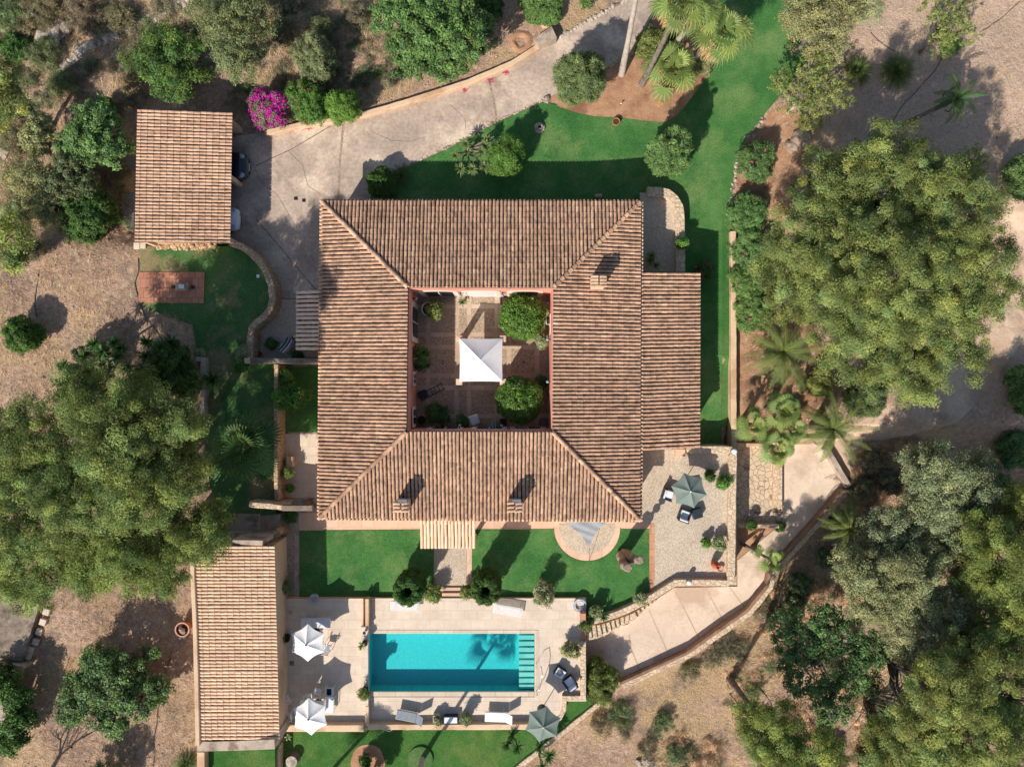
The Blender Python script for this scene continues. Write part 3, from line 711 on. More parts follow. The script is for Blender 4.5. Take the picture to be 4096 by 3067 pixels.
def sheet(name, pts, off, mat, res=.6, holes=(), kind="structure"):
    """sheet draped over the ground"""
    def dens(ps):
        out = []
        for i in range(len(ps)):
            a, b = Vector(ps[i]), Vector(ps[(i+1) % len(ps)]); m = max(1, int((b-a).length/40))
            out += [tuple(a.lerp(b, k/m)) for k in range(m)]
        return out
    loops = [dens(pts)]+[dens(h) for h in holes]; V2 = []; E = []
    for L in loops:
        s = len(V2); V2 += [tuple(G(x, y, off)[:2]) for x, y in L]; E += [(s+i, s+(i+1) % len(L)) for i in range(len(L))]
    xs = [v[0] for v in V2]; ys = [v[1] for v in V2]
    x = min(xs)+res/2
    def inside(px, py, poly):
        c = False; j = len(poly)-1
        for i in range(len(poly)):
            xi, yi = poly[i]; xj, yj = poly[j]
            if (yi > py) != (yj > py) and px < (xj-xi)*(py-yi)/(yj-yi)+xi: c = not c
            j = i
        return c
    n0 = len(loops[0]); outer = V2[:n0]; V2_ = list(V2)
    hp = []; s = n0
    for L in loops[1:]: hp.append(V2[s:s+len(L)]); s += len(L)
    while x < max(xs):
        y = min(ys)+res/2
        while y < max(ys):
            if inside(x, y, outer) and not any(inside(x, y, h) for h in hp): V2_.append((x, y))
            y += res
        x += res
    vo, eo, fo, *_ = delaunay_2d_cdt([Vector(v) for v in V2_], E, [], 0, 1e-5)
    vs = [(v.x, v.y, g(v.x, v.y)+off) for v in vo]; fs = []
    for f in fo:
        cx = sum(vo[i].x for i in f)/len(f); cy = sum(vo[i].y for i in f)/len(f)
        if inside(cx, cy, outer) and not any(inside(cx, cy, h) for h in hp): fs.append(list(f))
    mb = MB(); mb.v = vs; mb.f = fs; mb.mi = [0]*len(fs); mb.t = [(1, 1, 1)]*len(vs)
    o = mb.build(name, MAT[mat]); o["kind"] = kind
    return o
# ================================================================== SETTING
def build_ground():
    def axis(lim):
        a = list(np.arange(-lim, lim+.01, .55)); out = [lim+4, lim+10, lim+25, lim+60, lim+150, lim+400]
        return [-q for q in out[::-1]] + a + out
    xs = axis(38.5); ys = axis(29.7); nx = len(xs); ny = len(ys)
    vs = [(x, y, g(max(-45, min(45, x)), max(-36, min(36, y)))) for y in ys for x in xs]
    fs = [(j*nx+i, j*nx+i+1, (j+1)*nx+i+1, (j+1)*nx+i) for j in range(ny-1) for i in range(nx-1)]
    mb = MB(); mb.v = vs; mb.f = fs; mb.mi = [0]*len(fs); mb.t = [(1, 1, 1)]*len(vs)
    o = mb.build("ground", MAT['earth'], smooth=True); o["kind"] = "structure"
build_ground()
DN = [(925, 545), (1060, 530), (1190, 500), (1330, 480), (1469, 452), (1613, 410), (1747, 368), (1873, 327), (2048, 252), (2155, 183), (2243, 148), (2373, 72), (2512, 0), (2590, -50)]
DS = [(2690, -50), (2642, 0), (2581, 116), (2535, 209), (2442, 264), (2340, 325), (2173, 401), (2048, 457), (1998, 478), (1882, 538), (1780, 594), (1659, 649), (1560, 690), (1500, 740)]
CW = [(920, 970), (962, 984), (1002, 1010), (1037, 1046), (1066, 1092), (1084, 1142), (1090, 1192), (1080, 1236), (1055, 1266), (1020, 1290), (1004, 1312), (1000, 1345), (998, 1436)]
sheet("driveway", [(543, 450), (925, 455)] + DN + DS + [(1478, 830), (1300, 840), (1300, 1192), (1112, 1192)] + [(x+14, y+4) for x, y in CW[:7]][::-1] + [(545, 972)], .03, 'drive')
sheet("pebble_yard", [(1092, 1196), (1300, 1196), (1300, 1445), (1004, 1445), (1004, 1320), (1030, 1296), (1065, 1270), (1090, 1238)], .035, 'pebble')
def strip(name, pts, wpx, off, mat, zfun=G, parent=None):
    mb = MB(); W_ = []
    for i in range(len(pts)-1):
        a, b = Vector(pts[i]), Vector(pts[i+1]); m = max(1, int((b-a).length/18)); W_ += [a.lerp(b, k/m) for k in range(m)]
    W_.append(Vector(pts[-1])); vs = []
    for i, q in enumerate(W_):
        d = (W_[min(i+1, len(W_)-1)] - W_[max(i-1, 0)]).normalized(); s = Vector((-d.y, d.x))*wpx/2*random.uniform(.8, 1.15)
        vs += [zfun(q.x+s.x, q.y+s.y, off), zfun(q.x-s.x, q.y-s.y, off)]
    mb.add(vs, [(2*i, 2*i+1, 2*i+3, 2*i+2) for i in range(len(W_)-1)])
    o = mb.build(name, MAT[mat], parent); 
    if parent is None: o["kind"] = "structure"
    return o
MAT['joint'] = two("pebble_joint", L_((132, 112, 96)), L_((186, 166, 146)), 9, None, 1, .4, 30, .01)
MAT['joint2'] = two("pale_joint", L_((176, 150, 128)), L_((214, 190, 166)), 9, None, 1, .4, 30, .01)
MAT['seam'] = simple("dark_seam", L_((104, 92, 84)), .9, .2, 10)
strip("driveway_joint", T(1024, 0, [(752, 1075), (742, 1200), (722, 1400), (712, 1650)]) + [(1352, 800)], 9, .036, 'joint')
strip("driveway_joint", T(1024, 0, [(2005, 660), (2035, 800), (2060, 930), (2075, 1040)]), 9, .036, 'joint')
strip("driveway_seam", T(1024, 0, [(640, 1090), (300, 1290), (0, 1430)]), 3, .036, 'seam')
strip("driveway_seam", T(1024, 768, [(0, 235), (160, 420), (360, 660), (515, 840)]), 2.6, .036, 'seam')
LAWN_N = [(1478, 800), (1500, 745), (1560, 697), (1659, 656), (1780, 601), (1882, 545), (1998, 486), (2048, 464), (2173, 408), (2240, 424), (2300, 444), (2380, 461), (2480, 464), (2560, 476), (2650, 484), (2692, 468), (2735, 423), (2795, 343), (2855, 260), (2885, 180), (2872, 60), (2850, -50), (3320, -50), (3295, 0), (3248, 209), (3188, 300), (3132, 371), (3072, 440), (2999, 533), (2945, 626), (2929, 742), (2925, 1000), (2925, 1400), (2925, 1786), (2540, 1786), (2540, 812), (2000, 812)]
sheet("north_lawn", LAWN_N, .06, 'lawn')
sheet("palm_bed", [(2190, 393), (2340, 331), (2442, 269), (2540, 213), (2588, 116), (2700, -50), (2856, -50), (2876, 60), (2889, 180), (2859, 264), (2799, 347), (2739, 427), (2694, 473), (2650, 489), (2560, 481), (2480, 469), (2380, 466), (2300, 449), (2240, 429)], .085, 'bedsoil')
sheet("east_garden_soil", [(2950, 640), (3010, 540), (3080, 450), (3190, 400), (3280, 520), (3200, 700), (3120, 900), (3100, 1200), (3260, 1300), (3340, 1500), (3300, 1690), (2955, 1760), (2952, 1200)], .03, 'bedsoil')
MAT['lawn_far'] = MAT['lawn_w']
plate("west_lawn", [(560, 985), (700, 985), (900, 985), (925, 978), (962, 990), (1000, 1016), (1030, 1050), (1058, 1095), (1076, 1143), (1082, 1192), (1070, 1232), (1045, 1260), (1012, 1282), (996, 1305), (992, 1345), (990, 1450), (1100, 1452), (1100, 2058), (900, 2070), (840, 1950), (810, 1700), (800, 1480), (770, 1300), (600, 1240), (560, 1215)], 1.07, 2.2, 'lawn_w')
plate("terracotta_patio", [(555, 1088), (818, 1088), (814, 1212), (553, 1210)], 1.12, .4, 'terra_p')
sheet("dirt_road", [(3150, 1745), (3290, 1715), (3480, 1640), (3560, 1585), (3720, 1500), (3810, 1400), (3900, 1280), (3970, 1130), (4000, 900), (3990, 700), (4200, 700), (4160, 1000), (4120, 1290), (4050, 1430), (3950, 1570), (3830, 1690), (3640, 1740), (3540, 1800), (3440, 1880), (3400, 1950), (3345, 1850), (3315, 1790)], .03, 'path_dirt')
# --- alley and south side
plate("alley_paving", [(1112, 1446), (1300, 1446), (1300, 2128), (1200, 2128), (1200, 2398), (1112, 2398)], .0, 1.5, 'render_grey')
plate("alley_lawn", [(1142, 1466), (1300, 1466), (1300, 1728), (1142, 1728)], .04, .3, 'lawn')
plate("alley_cobbles", [(1121, 2046), (1178, 2046), (1178, 2388), (1121, 2388)], .02, .2, 'cpebble')
plate("alley_slabs", [(1140, 1735), (1300, 1735), (1300, 1990), (1140, 1990)], .02, .2, 'deck')
plate("house_apron", [(1196, 2050), (2600, 2050), (2618, 2086), (2618, 2398), (1196, 2398)], .005, 3, 'pink')
plate("front_lawn", [(1197, 2122), (1735, 2118), (1735, 2390), (1197, 2390)], .04, .3, 'lawn')
arc = [(2348+133*math.cos(a), 2112+133*math.sin(a)) for a in np.linspace(math.pi, 0, 22)]
plate("garden_lawn", [(1887, 2118), (2212, 2116)] + arc + [(2484, 2116), (2597, 2116), (2597, 2386), (2548, 2414), (2484, 2446), (2420, 2468), (2352, 2476), (2345, 2391), (1887, 2391)], .04, 3, 'lawn')
plate("round_patio", [(2348+112*math.cos(a), 2095+122*math.sin(a)) for a in np.linspace(math.pi, 0, 24)], .022, .2, 'pebble')
plate("garden_path", [(1738, 2100), (1866, 2100), (1866, 2346), (1738, 2346)], .022, .2, 'pebble')
plate("east_terrace", [(2545, 1800), (2950, 1792), (2946, 2338), (2700, 2338), (2622, 2388), (2600, 2396), (2600, 2088), (2545, 2088)], .1, 4, 'pebble', side='rubble')
plate("terrace_border", [(2600, 2092), (2618, 2092), (2618, 2384), (2600, 2392)], .112, .1, 'terra')
DK = .35
plate("pool_deck", [(1462, 2392), (2345, 2392), (2345, 2804), (2250, 2804), (2246, 2850), (2222, 2880), (2190, 2902), (1462, 2902)], DK, 3, 'deck', holes=[[(1478, 2533), (2138, 2533), (2138, 2764), (1478, 2764)]], side='rubble')
plate("west_terrace", [(1114, 2393), (1463, 2393), (1463, 2902), (1114, 2902)], DK+.08, 3, 'deck', side='render_sand')
plate("south_lawn", [(1122, 2918), (2120, 2910), (2240, 2870), (2255, 2800), (2375, 2795), (2385, 2822), (2205, 2962), (2080, 3060), (2010, 3120), (1122, 3120)], -.15, 2.2, 'lawn_s', side='rubble')
plate("pool_house_lawn", [(815, 2990), (1100, 2990), (1100, 3120), (815, 3120)], 1.05, 1.5, 'lawn_s')
plate("dirt_circle", [(1471+68*math.cos(a)*(1+.05*math.sin(5*a)), 3042+66*math.sin(a)) for a in np.linspace(0, 6.2, 26)], -.128, .1, 'bedsoil')
plate("pale_grass_circle", [(1681+50*math.cos(a), 3036+50*math.sin(a)) for a in np.linspace(0, 6.2, 26)], -.03, .3, 'lawn_w')
# pool coping rows and basin
def flat(name, rects, z, d, mat):
    mb = MB()
    for x0, y0, x1, y1 in rects: box_px(mb, x0, y0, x1, y1, z-d, z, bev=.008)
    o = mb.build(name, MAT[mat]); o["kind"] = "structure"; return o
flat("pool_coping", [(1484, 2519, 2156, 2532.5), (1484, 2766, 2140, 2784), (2139.5, 2532.6, 2156, 2765)], DK+.02, .05, 'coping')
flat("drain_slot", [(1480, 2784.5, 2140, 2787.5)], DK+.006, .02, 'seam')
mb = MB(); a = P(1478, 2533, DK); b = P(2138, 2764, DK); zf = DK-.98
x0, x1, y1, y0 = a.x+.006, b.x-.006, a.y-.006, b.y+.006
mb.add([(x0, y0, zf), (x1, y0, zf), (x1, y1, zf), (x0, y1, zf)], [(0, 1, 2, 3)])
mb.add([(x0, y0, DK-.02), (x1, y0, DK-.02), (x1, y1, DK-.02), (x0, y1, DK-.02), (x0, y0, zf), (x1, y0, zf), (x1, y1, zf), (x0, y1, zf)], [(0, 4, 5, 1), (1, 5, 6, 2), (2, 6, 7, 3), (3, 7, 4, 0)])
o = mb.build("pool_basin", MAT['mosaic']); o["kind"] = "structure"
mb = MB(); zw = DK-.12; nx_, ny_ = 90, 34; vs = []
for j in range(ny_+1):
    for i in range(nx_+1):
        X = x0+.002+(x1-x0-.004)*i/nx_; Y = y0+.002+(y1-y0-.004)*j/ny_; vs.append((X, Y, zw+.006*fbm(X, Y, 1.6, 5)))
mb.add(vs, [(j*(nx_+1)+i, j*(nx_+1)+i+1, (j+1)*(nx_+1)+i+1, (j+1)*(nx_+1)+i) for j in range(ny_) for i in range(nx_)])
o = mb.build("pool_water", MAT['water'], smooth=True); o["kind"] = "structure"
mb = MB()
for k in range(9):
    ya = 2540+k*24.6; box_px(mb, 2076, ya, 2136.5, ya+17.5, zf, DK-.20-.04*0, bev=.01)
o = mb.build("pool_step_block", MAT['poolstep']); lab(o, "row of nine pale submerged step blocks at the right end of the turquoise pool", "pool steps")
# --- south-east ramp
sheet("lower_ramp", [(2345, 2540), (2512, 2496), (2544, 2461), (2623, 2398), (2697, 2350), (2950, 2345), (2950, 2241), (3118, 2100), (3132, 2096), (3132, 1775), (3300, 1770), (3318, 1833), (3386, 1944), (3362, 1960), (3070, 2284), (3058, 2331), (2978, 2432), (2736, 2602), (2478, 2724), (2420, 2664), (2345, 2640)], .04, 'drive2')
sheet("flagstone_path", [(2945, 1778), (3094, 1778), (3094, 2048), (3131, 2052), (3131, 2096), (2945, 2096)], .06, 'flag')
sheet("triangle_bed", [(2945, 2110), (3100, 2110), (2945, 2236)], .07, 'bedsoil')
for q in ([(1405, 130), (1620, 560)], [(1180, 300), (1330, 640), (1345, 690)], [(1010, 520), (1030, 640), (1100, 820)], [(1670, 110), (1835, 420)], [(1880, 110), (2020, 300)]):
    strip("ramp_joint", T(2048, 2299, q), 4.5, .046, 'joint2')

# ================================================================== WALLS (things)
wall_line("retaining_wall", "long curved sand-coloured wall edging the upper side of the driveway", "wall", DN[1:10], .34, .38, -.3, 'render_sand', jit=.01)
wall_line("retaining_wall", "tall curved rough wall between the tree-shaded lawn and the driveway", "wall", CW, .42, 1.32, -.2, 'rubble', jit=.02)
wall_line("garden_wall", "straight grey wall running from the curved wall to the house", "wall", [(1000, 1442), (1288, 1443)], .34, 2.05, 0, 'render_dark', jit=.006)
mb = MB(); box_px(mb, 977, 1431, 1000, 1454, 0, 2.07); lab(mb.build("gate_pier", MAT['rubble_w'], None), "pale square stone pier at the left end of the straight grey wall", "pier")
wall_line("retaining_wall", "long straight wall between the west lawn and the narrow side yard", "wall", [(1104, 1458), (1103, 1700), (1103, 1935), (1106, 2000)], .26, 1.5, -.2, 'rubble', jit=.008)
wall_line("stone_wall", "short stone-topped wall left of the iron gate", "wall", [(996, 2018), (1060, 2022), (1127, 2029)], .34, 2.2, 0, 'rubble_w', jit=.025)
mb = MB(); box_px(mb, 1128, 2021, 1250, 2043, 1.95, 2.25); mb.box((P(1135, 2032, 0).x, P(1135, 2032, 2.2).y, 1), (.3, .34, 1.94)); mb.box((P(1243, 2032, 0).x, P(1243, 2032, 2.2).y, 1), (.3, .34, 1.94)); lab(mb.build("gate_lintel", MAT['render_dark']), "speckled grey lintel slab above the side yard gateway", "lintel")
wall_line("stone_wall", "short wall with an angled corner beside the dark tree in the west", "wall", [(782, 1436), (810, 1436), (809, 1560), (806, 1690)], .30, 1.65, .5, 'render_grey', jit=.006)
wall_line("garden_wall", "low wall along the east strip of lawn beside the oleanders", "wall", [(2934, 925), (2936, 1200), (2936, 1500), (2937, 1790)], .36, -.45, -1.6, 'render_sand', jit=.012)
wall_line("stone_wall", "low coping wall at the top of the flagstone path beside the fan palms", "wall", [(2950, 1779), (3075, 1779), (3210, 1758), (3290, 1758)], .26, -1.45, -2.6, 'render_sand', jit=.01)
wall_line("terrace_wall", "broad stone parapet along the top and right side of the pebbled terrace", "wall", [(2748, 1798), (2900, 1798), (2934, 1800), (2932, 1900), (2929, 2100), (2926, 2330)], .50, .55, -2.6, 'rubble_w', jit=.012)
wall_line("terrace_wall", "stone parapet closing the bottom of the pebbled terrace and bending down to the stairs", "wall", [(2915, 2332), (2800, 2329), (2704, 2330), (2660, 2356), (2610, 2388), (2550, 2420), (2486, 2450), (2420, 2472), (2356, 2488)], .42, .5, -2.6, 'rubble_w', jit=.012)
hs = [P(x, y, -1.8) for x, y in RAMP]
wall_line("ramp_wall", "long terracotta-topped wall following the outer edge of the lower ramp", "wall", [(x, y) for x, y in RAMP], .22, 0, -4, 'terra_cop', jit=.012, heights=[g(q.x, q.y)+.62 for q in hs])
wall_line("ramp_ledge", "pale rough ledge running outside the terracotta-topped ramp wall", "wall", [(x+12, y+9) for x, y in RAMP[:-1]], .36, 0, -4.5, 'rubble_w', jit=.03, heights=[g(q.x, q.y)+.25 for q in hs[:-1]])
wall_line("ramp_wall", "short wall closing the lower left end of the ramp beside the feathery shrub", "wall", [(2479, 2735), (2440, 2680), (2418, 2652)], .22, -.95, -3, 'render_sand', jit=.01)
wall_line("ramp_wall", "pale straight wall on the upper right side of the ramp below the date palm", "wall", [(3306, 1790), (3340, 1850), (3396, 1945)], .42, -1.75, -3, 'render_grey', jit=.012)
wall_line("stone_wall", "low cream wall above the triangular soil bed", "wall", [(2952, 2104), (3116, 2104)], .26, -1.75, -3, 'rubble_w', jit=.012)
mb = MB(); box_px(mb, 3094, 1856, 3110.5, 2030, -3, -1.95); box_px(mb, 3111.5, 1856, 3130, 2036, -3, -1.75); lab(mb.build("stone_bench", MAT['rubble_w']), "narrow two-level stone bench between the flagstones and the ramp", "bench")
wall_line("pool_wall", "low sand-coloured wall along the bottom of the pool deck behind the loungers", "wall", [(1470, 2907), (1700, 2907), (1900, 2907), (2122, 2906)], .38, DK+.42, -1, 'render_sand', jit=.012)
wall_line("pool_wall", "wide low wall at the bottom of the terrace with the white umbrellas", "wall", [(1136, 2912), (1300, 2912), (1454, 2912)], .46, DK+.50, -1, 'render_sand', jit=.006)
wall_line("pool_wall", "curved stone edge of the deck beside the lower green umbrella", "wall", [(2259, 2802), (2258, 2840), (2240, 2872), (2205, 2902)], .26, DK+.12, -1, 'rubble_w', jit=.02)
mb = MB(); box_px(mb, 1461, 2394, 1475, 2504, DK, DK+.5); box_px(mb, 1450, 2394, 1454, 2504, DK, DK+.4); lab(mb.build("divider_wall", MAT['render_sand']), "double low divider wall between the umbrella terrace and the pool, upper part", "wall")
mb = MB(); box_px(mb, 1443, 2506, 1473.5, 2822, DK, DK+.42); lab(mb.build("divider_ledge", MAT['deck']), "wide stone ledge with pots on it along the left end of the pool", "ledge")
mb = MB(); box_px(mb, 1460, 2823, 1475, 2896, DK, DK+.42); lab(mb.build("divider_wall", MAT['render_sand']), "short divider wall below the stone ledge, reaching the bottom wall", "wall")
mb = MB(); box_px(mb, 2322, 2565, 2344, 2798, DK, DK+.28); box_px(mb, 2249, 2782, 2344, 2801, DK, DK+.26); lab(mb.build("deck_kerb", MAT['rubble_w']), "raised pale kerb at the right end of the pool deck beside the wicker chair", "kerb")
mb = MB(); box_px(mb, 2322, 2452, 2344, 2480, DK, DK+.6); box_px(mb, 2325, 2500, 2344, 2562, DK, DK+.18); lab(mb.build("deck_kerb", MAT['terra']), "terracotta block at the head of the curved stairs", "kerb")
wall_line("garden_wall", "narrow stone wall cutting diagonally across the bottom of the green lawn", "wall", [(2397, 2812), (2373, 2834), (2285, 2904), (2201, 2970), (2076, 3067), (2020, 3115)], .30, .02, -3, 'rubble_w', jit=.03)
wall_line("garden_wall", "narrow sand wall running down from the tiled pool house corner", "wall", [(1116, 2740), (1113, 2850), (1109, 2960), (1107, 3110)], .22, .75, -.5, 'render_sand', jit=.006)
wall_line("garden_wall", "pale wall stub below the left corner of the pool house", "wall", [(803, 3008), (803, 3110)], .5, 1.6, .5, 'render_sand', jit=.006)
# curved walled patio in the north-east corner
wall_line("patio_wall", "curved pale stone wall wrapping the small pebble patio", "wall", [(2590, 765), (2640, 766), (2672, 774), (2698, 795), (2716, 826), (2721, 870), (2722, 960), (2723, 1092)], .62, .25, -1.2, 'rubble_w', jit=.012)
plate("corner_patio", [(2560, 770), (2640, 772), (2670, 782), (2695, 805), (2708, 840), (2712, 900), (2712, 1100), (2560, 1100)], -.1, 1.2, 'pebble')
# dry stone lines
def stones(name, label, cat, pts, spread, n, rr, mat='rockw', kind=None, group=None, zoff=0.0, zf=None):
    mb = MB(); W_ = [Vector(p) for p in pts]; seg = [(W_[i+1]-W_[i]).length for i in range(len(W_)-1)]; tot = sum(seg)
    for k in range(n):
        s = random.random()*tot if n > 60 else (k+.5)/n*tot; i = 0
        while i < len(seg)-1 and s > seg[i]: s -= seg[i]; i += 1
        q = W_[i].lerp(W_[i+1], s/max(seg[i], 1e-6)); x = q.x+random.gauss(0, spread); y = q.y+random.gauss(0, spread)
        p = G(x, y) if zf is None else P(x, y, zf); r_ = random.uniform(*rr); rock(mb, p+Vector((0, 0, r_*.25+zoff)), r_, tint=random.uniform(.75, 1.15))
    c = G(*pts[0]); o = mb.build(name, MAT[mat], None, loc=tuple(c)); lab(o, label, cat, group, kind or ('stuff' if name != 'dry_stone_wall' else None)); return o
def rock(mb, c, r, tint=1.0, flat_=.65):
    a = [Vector(v) for v in ((1, 0, 0), (-1, 0, 0), (0, 1, 0), (0, -1, 0), (0, 0, 1), (0, 0, -1), (.7, .7, .35), (-.7, .7, .3), (-.7, -.7, .35), (.7, -.7, .3), (.6, .0, .75), (-.5, .1, .75), (.1, .6, .7), (0, -.6, .7))]
    M_ = Matrix.Rotation(random.random()*6.3, 3, 'Z'); s = Vector((random.uniform(.7, 1.3), random.uniform(.7, 1.1), flat_*random.uniform(.7, 1.2)))
    bm = bmesh.new()
    for v in a:
        q = v.normalized()*random.uniform(.82, 1.12); bm.verts.new((q.x*s.x, q.y*s.y, q.z*s.z))
    bmesh.ops.convex_hull(bm, input=bm.verts); bm.verts.ensure_lookup_table(); bm.verts.index_update()
    vs = [c + (M_ @ v.co)*r for v in bm.verts]; fs = [tuple(v.index for v in f.verts) for f in bm.faces]; bm.free()
    mb.tint = (tint, tint, tint); mb.add(vs, fs); mb.tint = (1, 1, 1)
stones("dry_stone_wall", "tumbled dry stone wall climbing through the dry grass at the top left", "wall", T(0, 0, [(1640, 0), (1480, 80), (1180, 230), (900, 350), (720, 420), (620, 530), (480, 650)]), 9, 420, (.08, .24))
stones("stone_edging", "row of pale stones edging the driveway past the concrete block", "stone edging", [(2240, 150), (2310, 108), (2373, 72), (2440, 36), (2512, 0)], 1.5, 40, (.12, .2), 'rockw')
stones("stone_edging", "thin line of small stones between the driveway and the north lawn", "stone edging", [(1560, 692), (1659, 650), (1780, 595), (1882, 539), (1998, 479), (2048, 458), (2165, 405)], 1.5, 110, (.05, .11), 'rockw')
stones("stone_edging", "curved line of stones at the left edge of the palm bed", "stone edging", [(2442, 268), (2490, 240), (2535, 209), (2560, 170)], 2, 26, (.1, .18), 'rubble')
stones("stone_edging", "scattered stones along the right edge of the north lawn", "stone edging", [(3060, 470), (2995, 545), (2950, 640), (2932, 760), (2930, 900)], 5, 60, (.06, .16), 'rockw')
stones("rubble_strip", "strip of broken stones under the lower edge of the carport roof", "rubble", [(630, 985), (730, 990), (860, 985)], 5, 130, (.07, .17), 'rubble', zf=1.1)
o = stones("rock_outcrop", "white boulder outcrop in the shaded slope at the top left corner", "boulder", T(0, 0, [(380, 330), (560, 260)]), 10, 26, (.25, .7), 'rockw')
stones("rock_outcrop", "grey boulder among the scrub on the left side", "boulder", T(0, 0, [(40, 1310), (150, 1270)]), 6, 14, (.2, .55), 'rockw')
stones("rock_outcrop", "dark rough boulders beneath the sparse tree right of the lawn", "boulder", T(3072, 0, [(180, 1260), (330, 1180)]), 6, 16, (.25, .6), 'sculpt')
stones("rock_outcrop", "small pale rocks on the dry slope at the bottom", "boulder", T(2048, 2299, [(1090, 1620), (1200, 1600)]), 6, 18, (.1, .3), 'rockw')

# ================================================================== HOUSE
ZE, ZR, CF = 3.1, 4.3, .5
hc = P(1920, 1437, 0); house = thing("courtyard_house", "large square tiled-roof house built round an open courtyard", "house", (hc.x, hc.y, 0))
O = [P(1290, 809, ZE+.1), P(2558, 811, ZE+.1), P(2555, 2074, ZE+.1), P(1282, 2066, ZE+.1)]      # NW NE SE SW
I = [P(1632, 1150, ZR), P(2213, 1151, ZR), P(2209, 1727, ZR), P(1626, 1727, ZR)]
slope(house, O[1], O[0], I[0], I[1], PAL_OLD, 'tile_old', 'pan_old', label="north slope, brown weathered barrel tiles")
slope(house, O[0], O[3], I[3], I[0], PAL_OLD, 'tile_old', 'pan_old', label="west slope, sunlit barrel tiles")
slope(house, O[3], O[2], I[2], I[3], PAL_OLD, 'tile_old', 'pan_old', label="south slope with two chimneys")
rE = slope(house, O[2], O[1], I[1], I[2], PAL_OLD, 'tile_old', 'pan_old', label="east slope meeting the lower wing")
for a, b in zip(O, I): cap_run(house, a+Vector((0, 0, .08)), b+Vector((0, 0, .1)), .13, 'tile_old', [(1.15, 1.1, 1.02), (.8, .76, .72), (1.3, 1.26, 1.15), (.95, .88, .84)])
E_ = [P(1281, 799, ZE-.06), P(2571, 801, ZE-.06), P(2568, 2087, ZE-.06), P(1270, 2078, ZE-.06)]
PAL_CR = [(1.5, 1.5, 1.35), (1.35, 1.3, 1.2), (1.6, 1.62, 1.5), (1.1, 1.0, .95)]
for k, pal in ((0, PAL_OLD), (1, PAL_CR), (2, PAL_CR), (3, PAL_CR)):
    a, b = E_[k], E_[(k+1) % 4]; d = (b-a).normalized(); inn = Vector((d.y, -d.x, 0)); up = inn*.5+Vector((0, 0, .08))
    mb = MB(); A_, B_ = (b, a) if False else (a, b)
    tile_rows(mb, A_, B_, B_+up, A_+up, .234, .6, .085, pal, z_off=.0); n0 = len(mb.f); slab(mb, (A_, B_, B_+up, A_+up), .07)
    for i in range(n0, len(mb.f)): mb.mi[i] = 1
    mb.build("eave", [MAT['tile_old'], MAT['pan_old']], house, world=True, tint=True)
# outer walls
def wall_box(parent, name, a, b, z0, z1, th, mat, out=None):
    """wall between world points a,b ; th towards its left"""
    d = Vector((b[0]-a[0], b[1]-a[1], 0)); L = d.length; d.normalize(); s = Vector((-d.y, d.x, 0)); c = Vector((a[0], a[1], 0)) + d*L/2 + s*th/2
    mb = MB(); mb.box((c.x, c.y, (z0+z1)/2), (L, th, z1-z0), rz=math.atan2(d.y, d.x)); return mb.build(name, MAT[mat], parent, world=True)
Ow = [P(1300, 820, ZE), P(2548, 822, ZE), P(2545, 2064, ZE), P(1293, 2056, ZE)]
for k in range(4):
    a, b = Ow[k], Ow[(k+1) % 4]; d = (b-a).normalized()
    wall_box(house, "wall", b - d*(.0), a + d*.302, -.9, ZE-.02, .3, 'render_sand')
Iw = [P(1632, 1150, ZR), P(2213, 1151, ZR), P(2209, 1727, ZR), P(1626, 1727, ZR)]
ins = .05
Iw = [Iw[0]+Vector((-ins*-1, -ins, 0)), Iw[1]+Vector((-ins, -ins, 0)), Iw[2]+Vector((-ins, ins, 0)), Iw[3]+Vector((ins, ins, 0))]
for k in range(4):
    a, b = Iw[k], Iw[(k+1) % 4]; d = (b-a).normalized(); wall_box(house, "courtyard_wall", a - d*.0, b + d*.298, CF-.3, ZR-.12, .3, 'wall_red')
def arch_door(parent, c, dirx, nrm, w_, h_, glass='glass', name="door", label=None, frame='cream', fw=.28, arch=.35):
    """opening centred at c (on the floor) along dirx, facing nrm"""
    c = Vector(c); U = Vector(dirx); N_ = Vector(nrm); Z = Vector((0, 0, 1))
    def prof(hw, hh, ar): return [(-hw, 0), (-hw, hh-ar)] + [(-hw*math.cos(t), hh-ar+ar*math.sin(t)) for t in np.linspace(0, math.pi, 11)[1:-1]] + [(hw, hh-ar), (hw, 0)]
    o_ = prof(w_/2+fw, h_+fw*.6, arch*1.1); i_ = prof(w_/2, h_, arch); mb = MB(); n = len(o_); vs = []
    for q in o_: vs.append(c+U*q[0]+Z*q[1]+N_*.05)
    for q in i_: vs.append(c+U*q[0]+Z*q[1]+N_*.05)
    for q in o_: vs.append(c+U*q[0]+Z*q[1]-N_*.02)
    for q in i_: vs.append(c+U*q[0]+Z*q[1]+N_*.010)
    fs = []
    for k in range(n-1): fs += [(k, k+1, n+k+1, n+k), (2*n+k, 2*n+k+1, k+1, k), (n+k, n+k+1, 3*n+k+1, 3*n+k)]
    mb.add(vs, fs); o = mb.build(name, MAT[frame], parent, world=True)
    if label: o["label"] = label
    mb = MB(); mb.add([c+U*q[0]+Z*q[1]+N_*.014 for q in i_], [tuple(range(n))]); mb.build("pane", MAT[glass], o, world=True)
    if glass == 'glass':
        mb = MB()
        for s in (-.5, 0, .5): p = c+U*(s*w_*.98)+N_*.03+Z*(h_*.42); mb.box(p, (.06 if abs(U.x) > .5 else .04, .04 if abs(U.x) > .5 else .06, h_*.84))
        mb.build("frame", MAT['cream'], o, world=True)
    return o
zn = Iw[0].y
def on_n(x): return (P(x, 1178, CF).x, zn, CF)
arch_door(house, on_n(1768), (1, 0, 0), (0, -1, 0), 1.9, 2.7, label="dark arched doorway in the shaded corner of the courtyard")
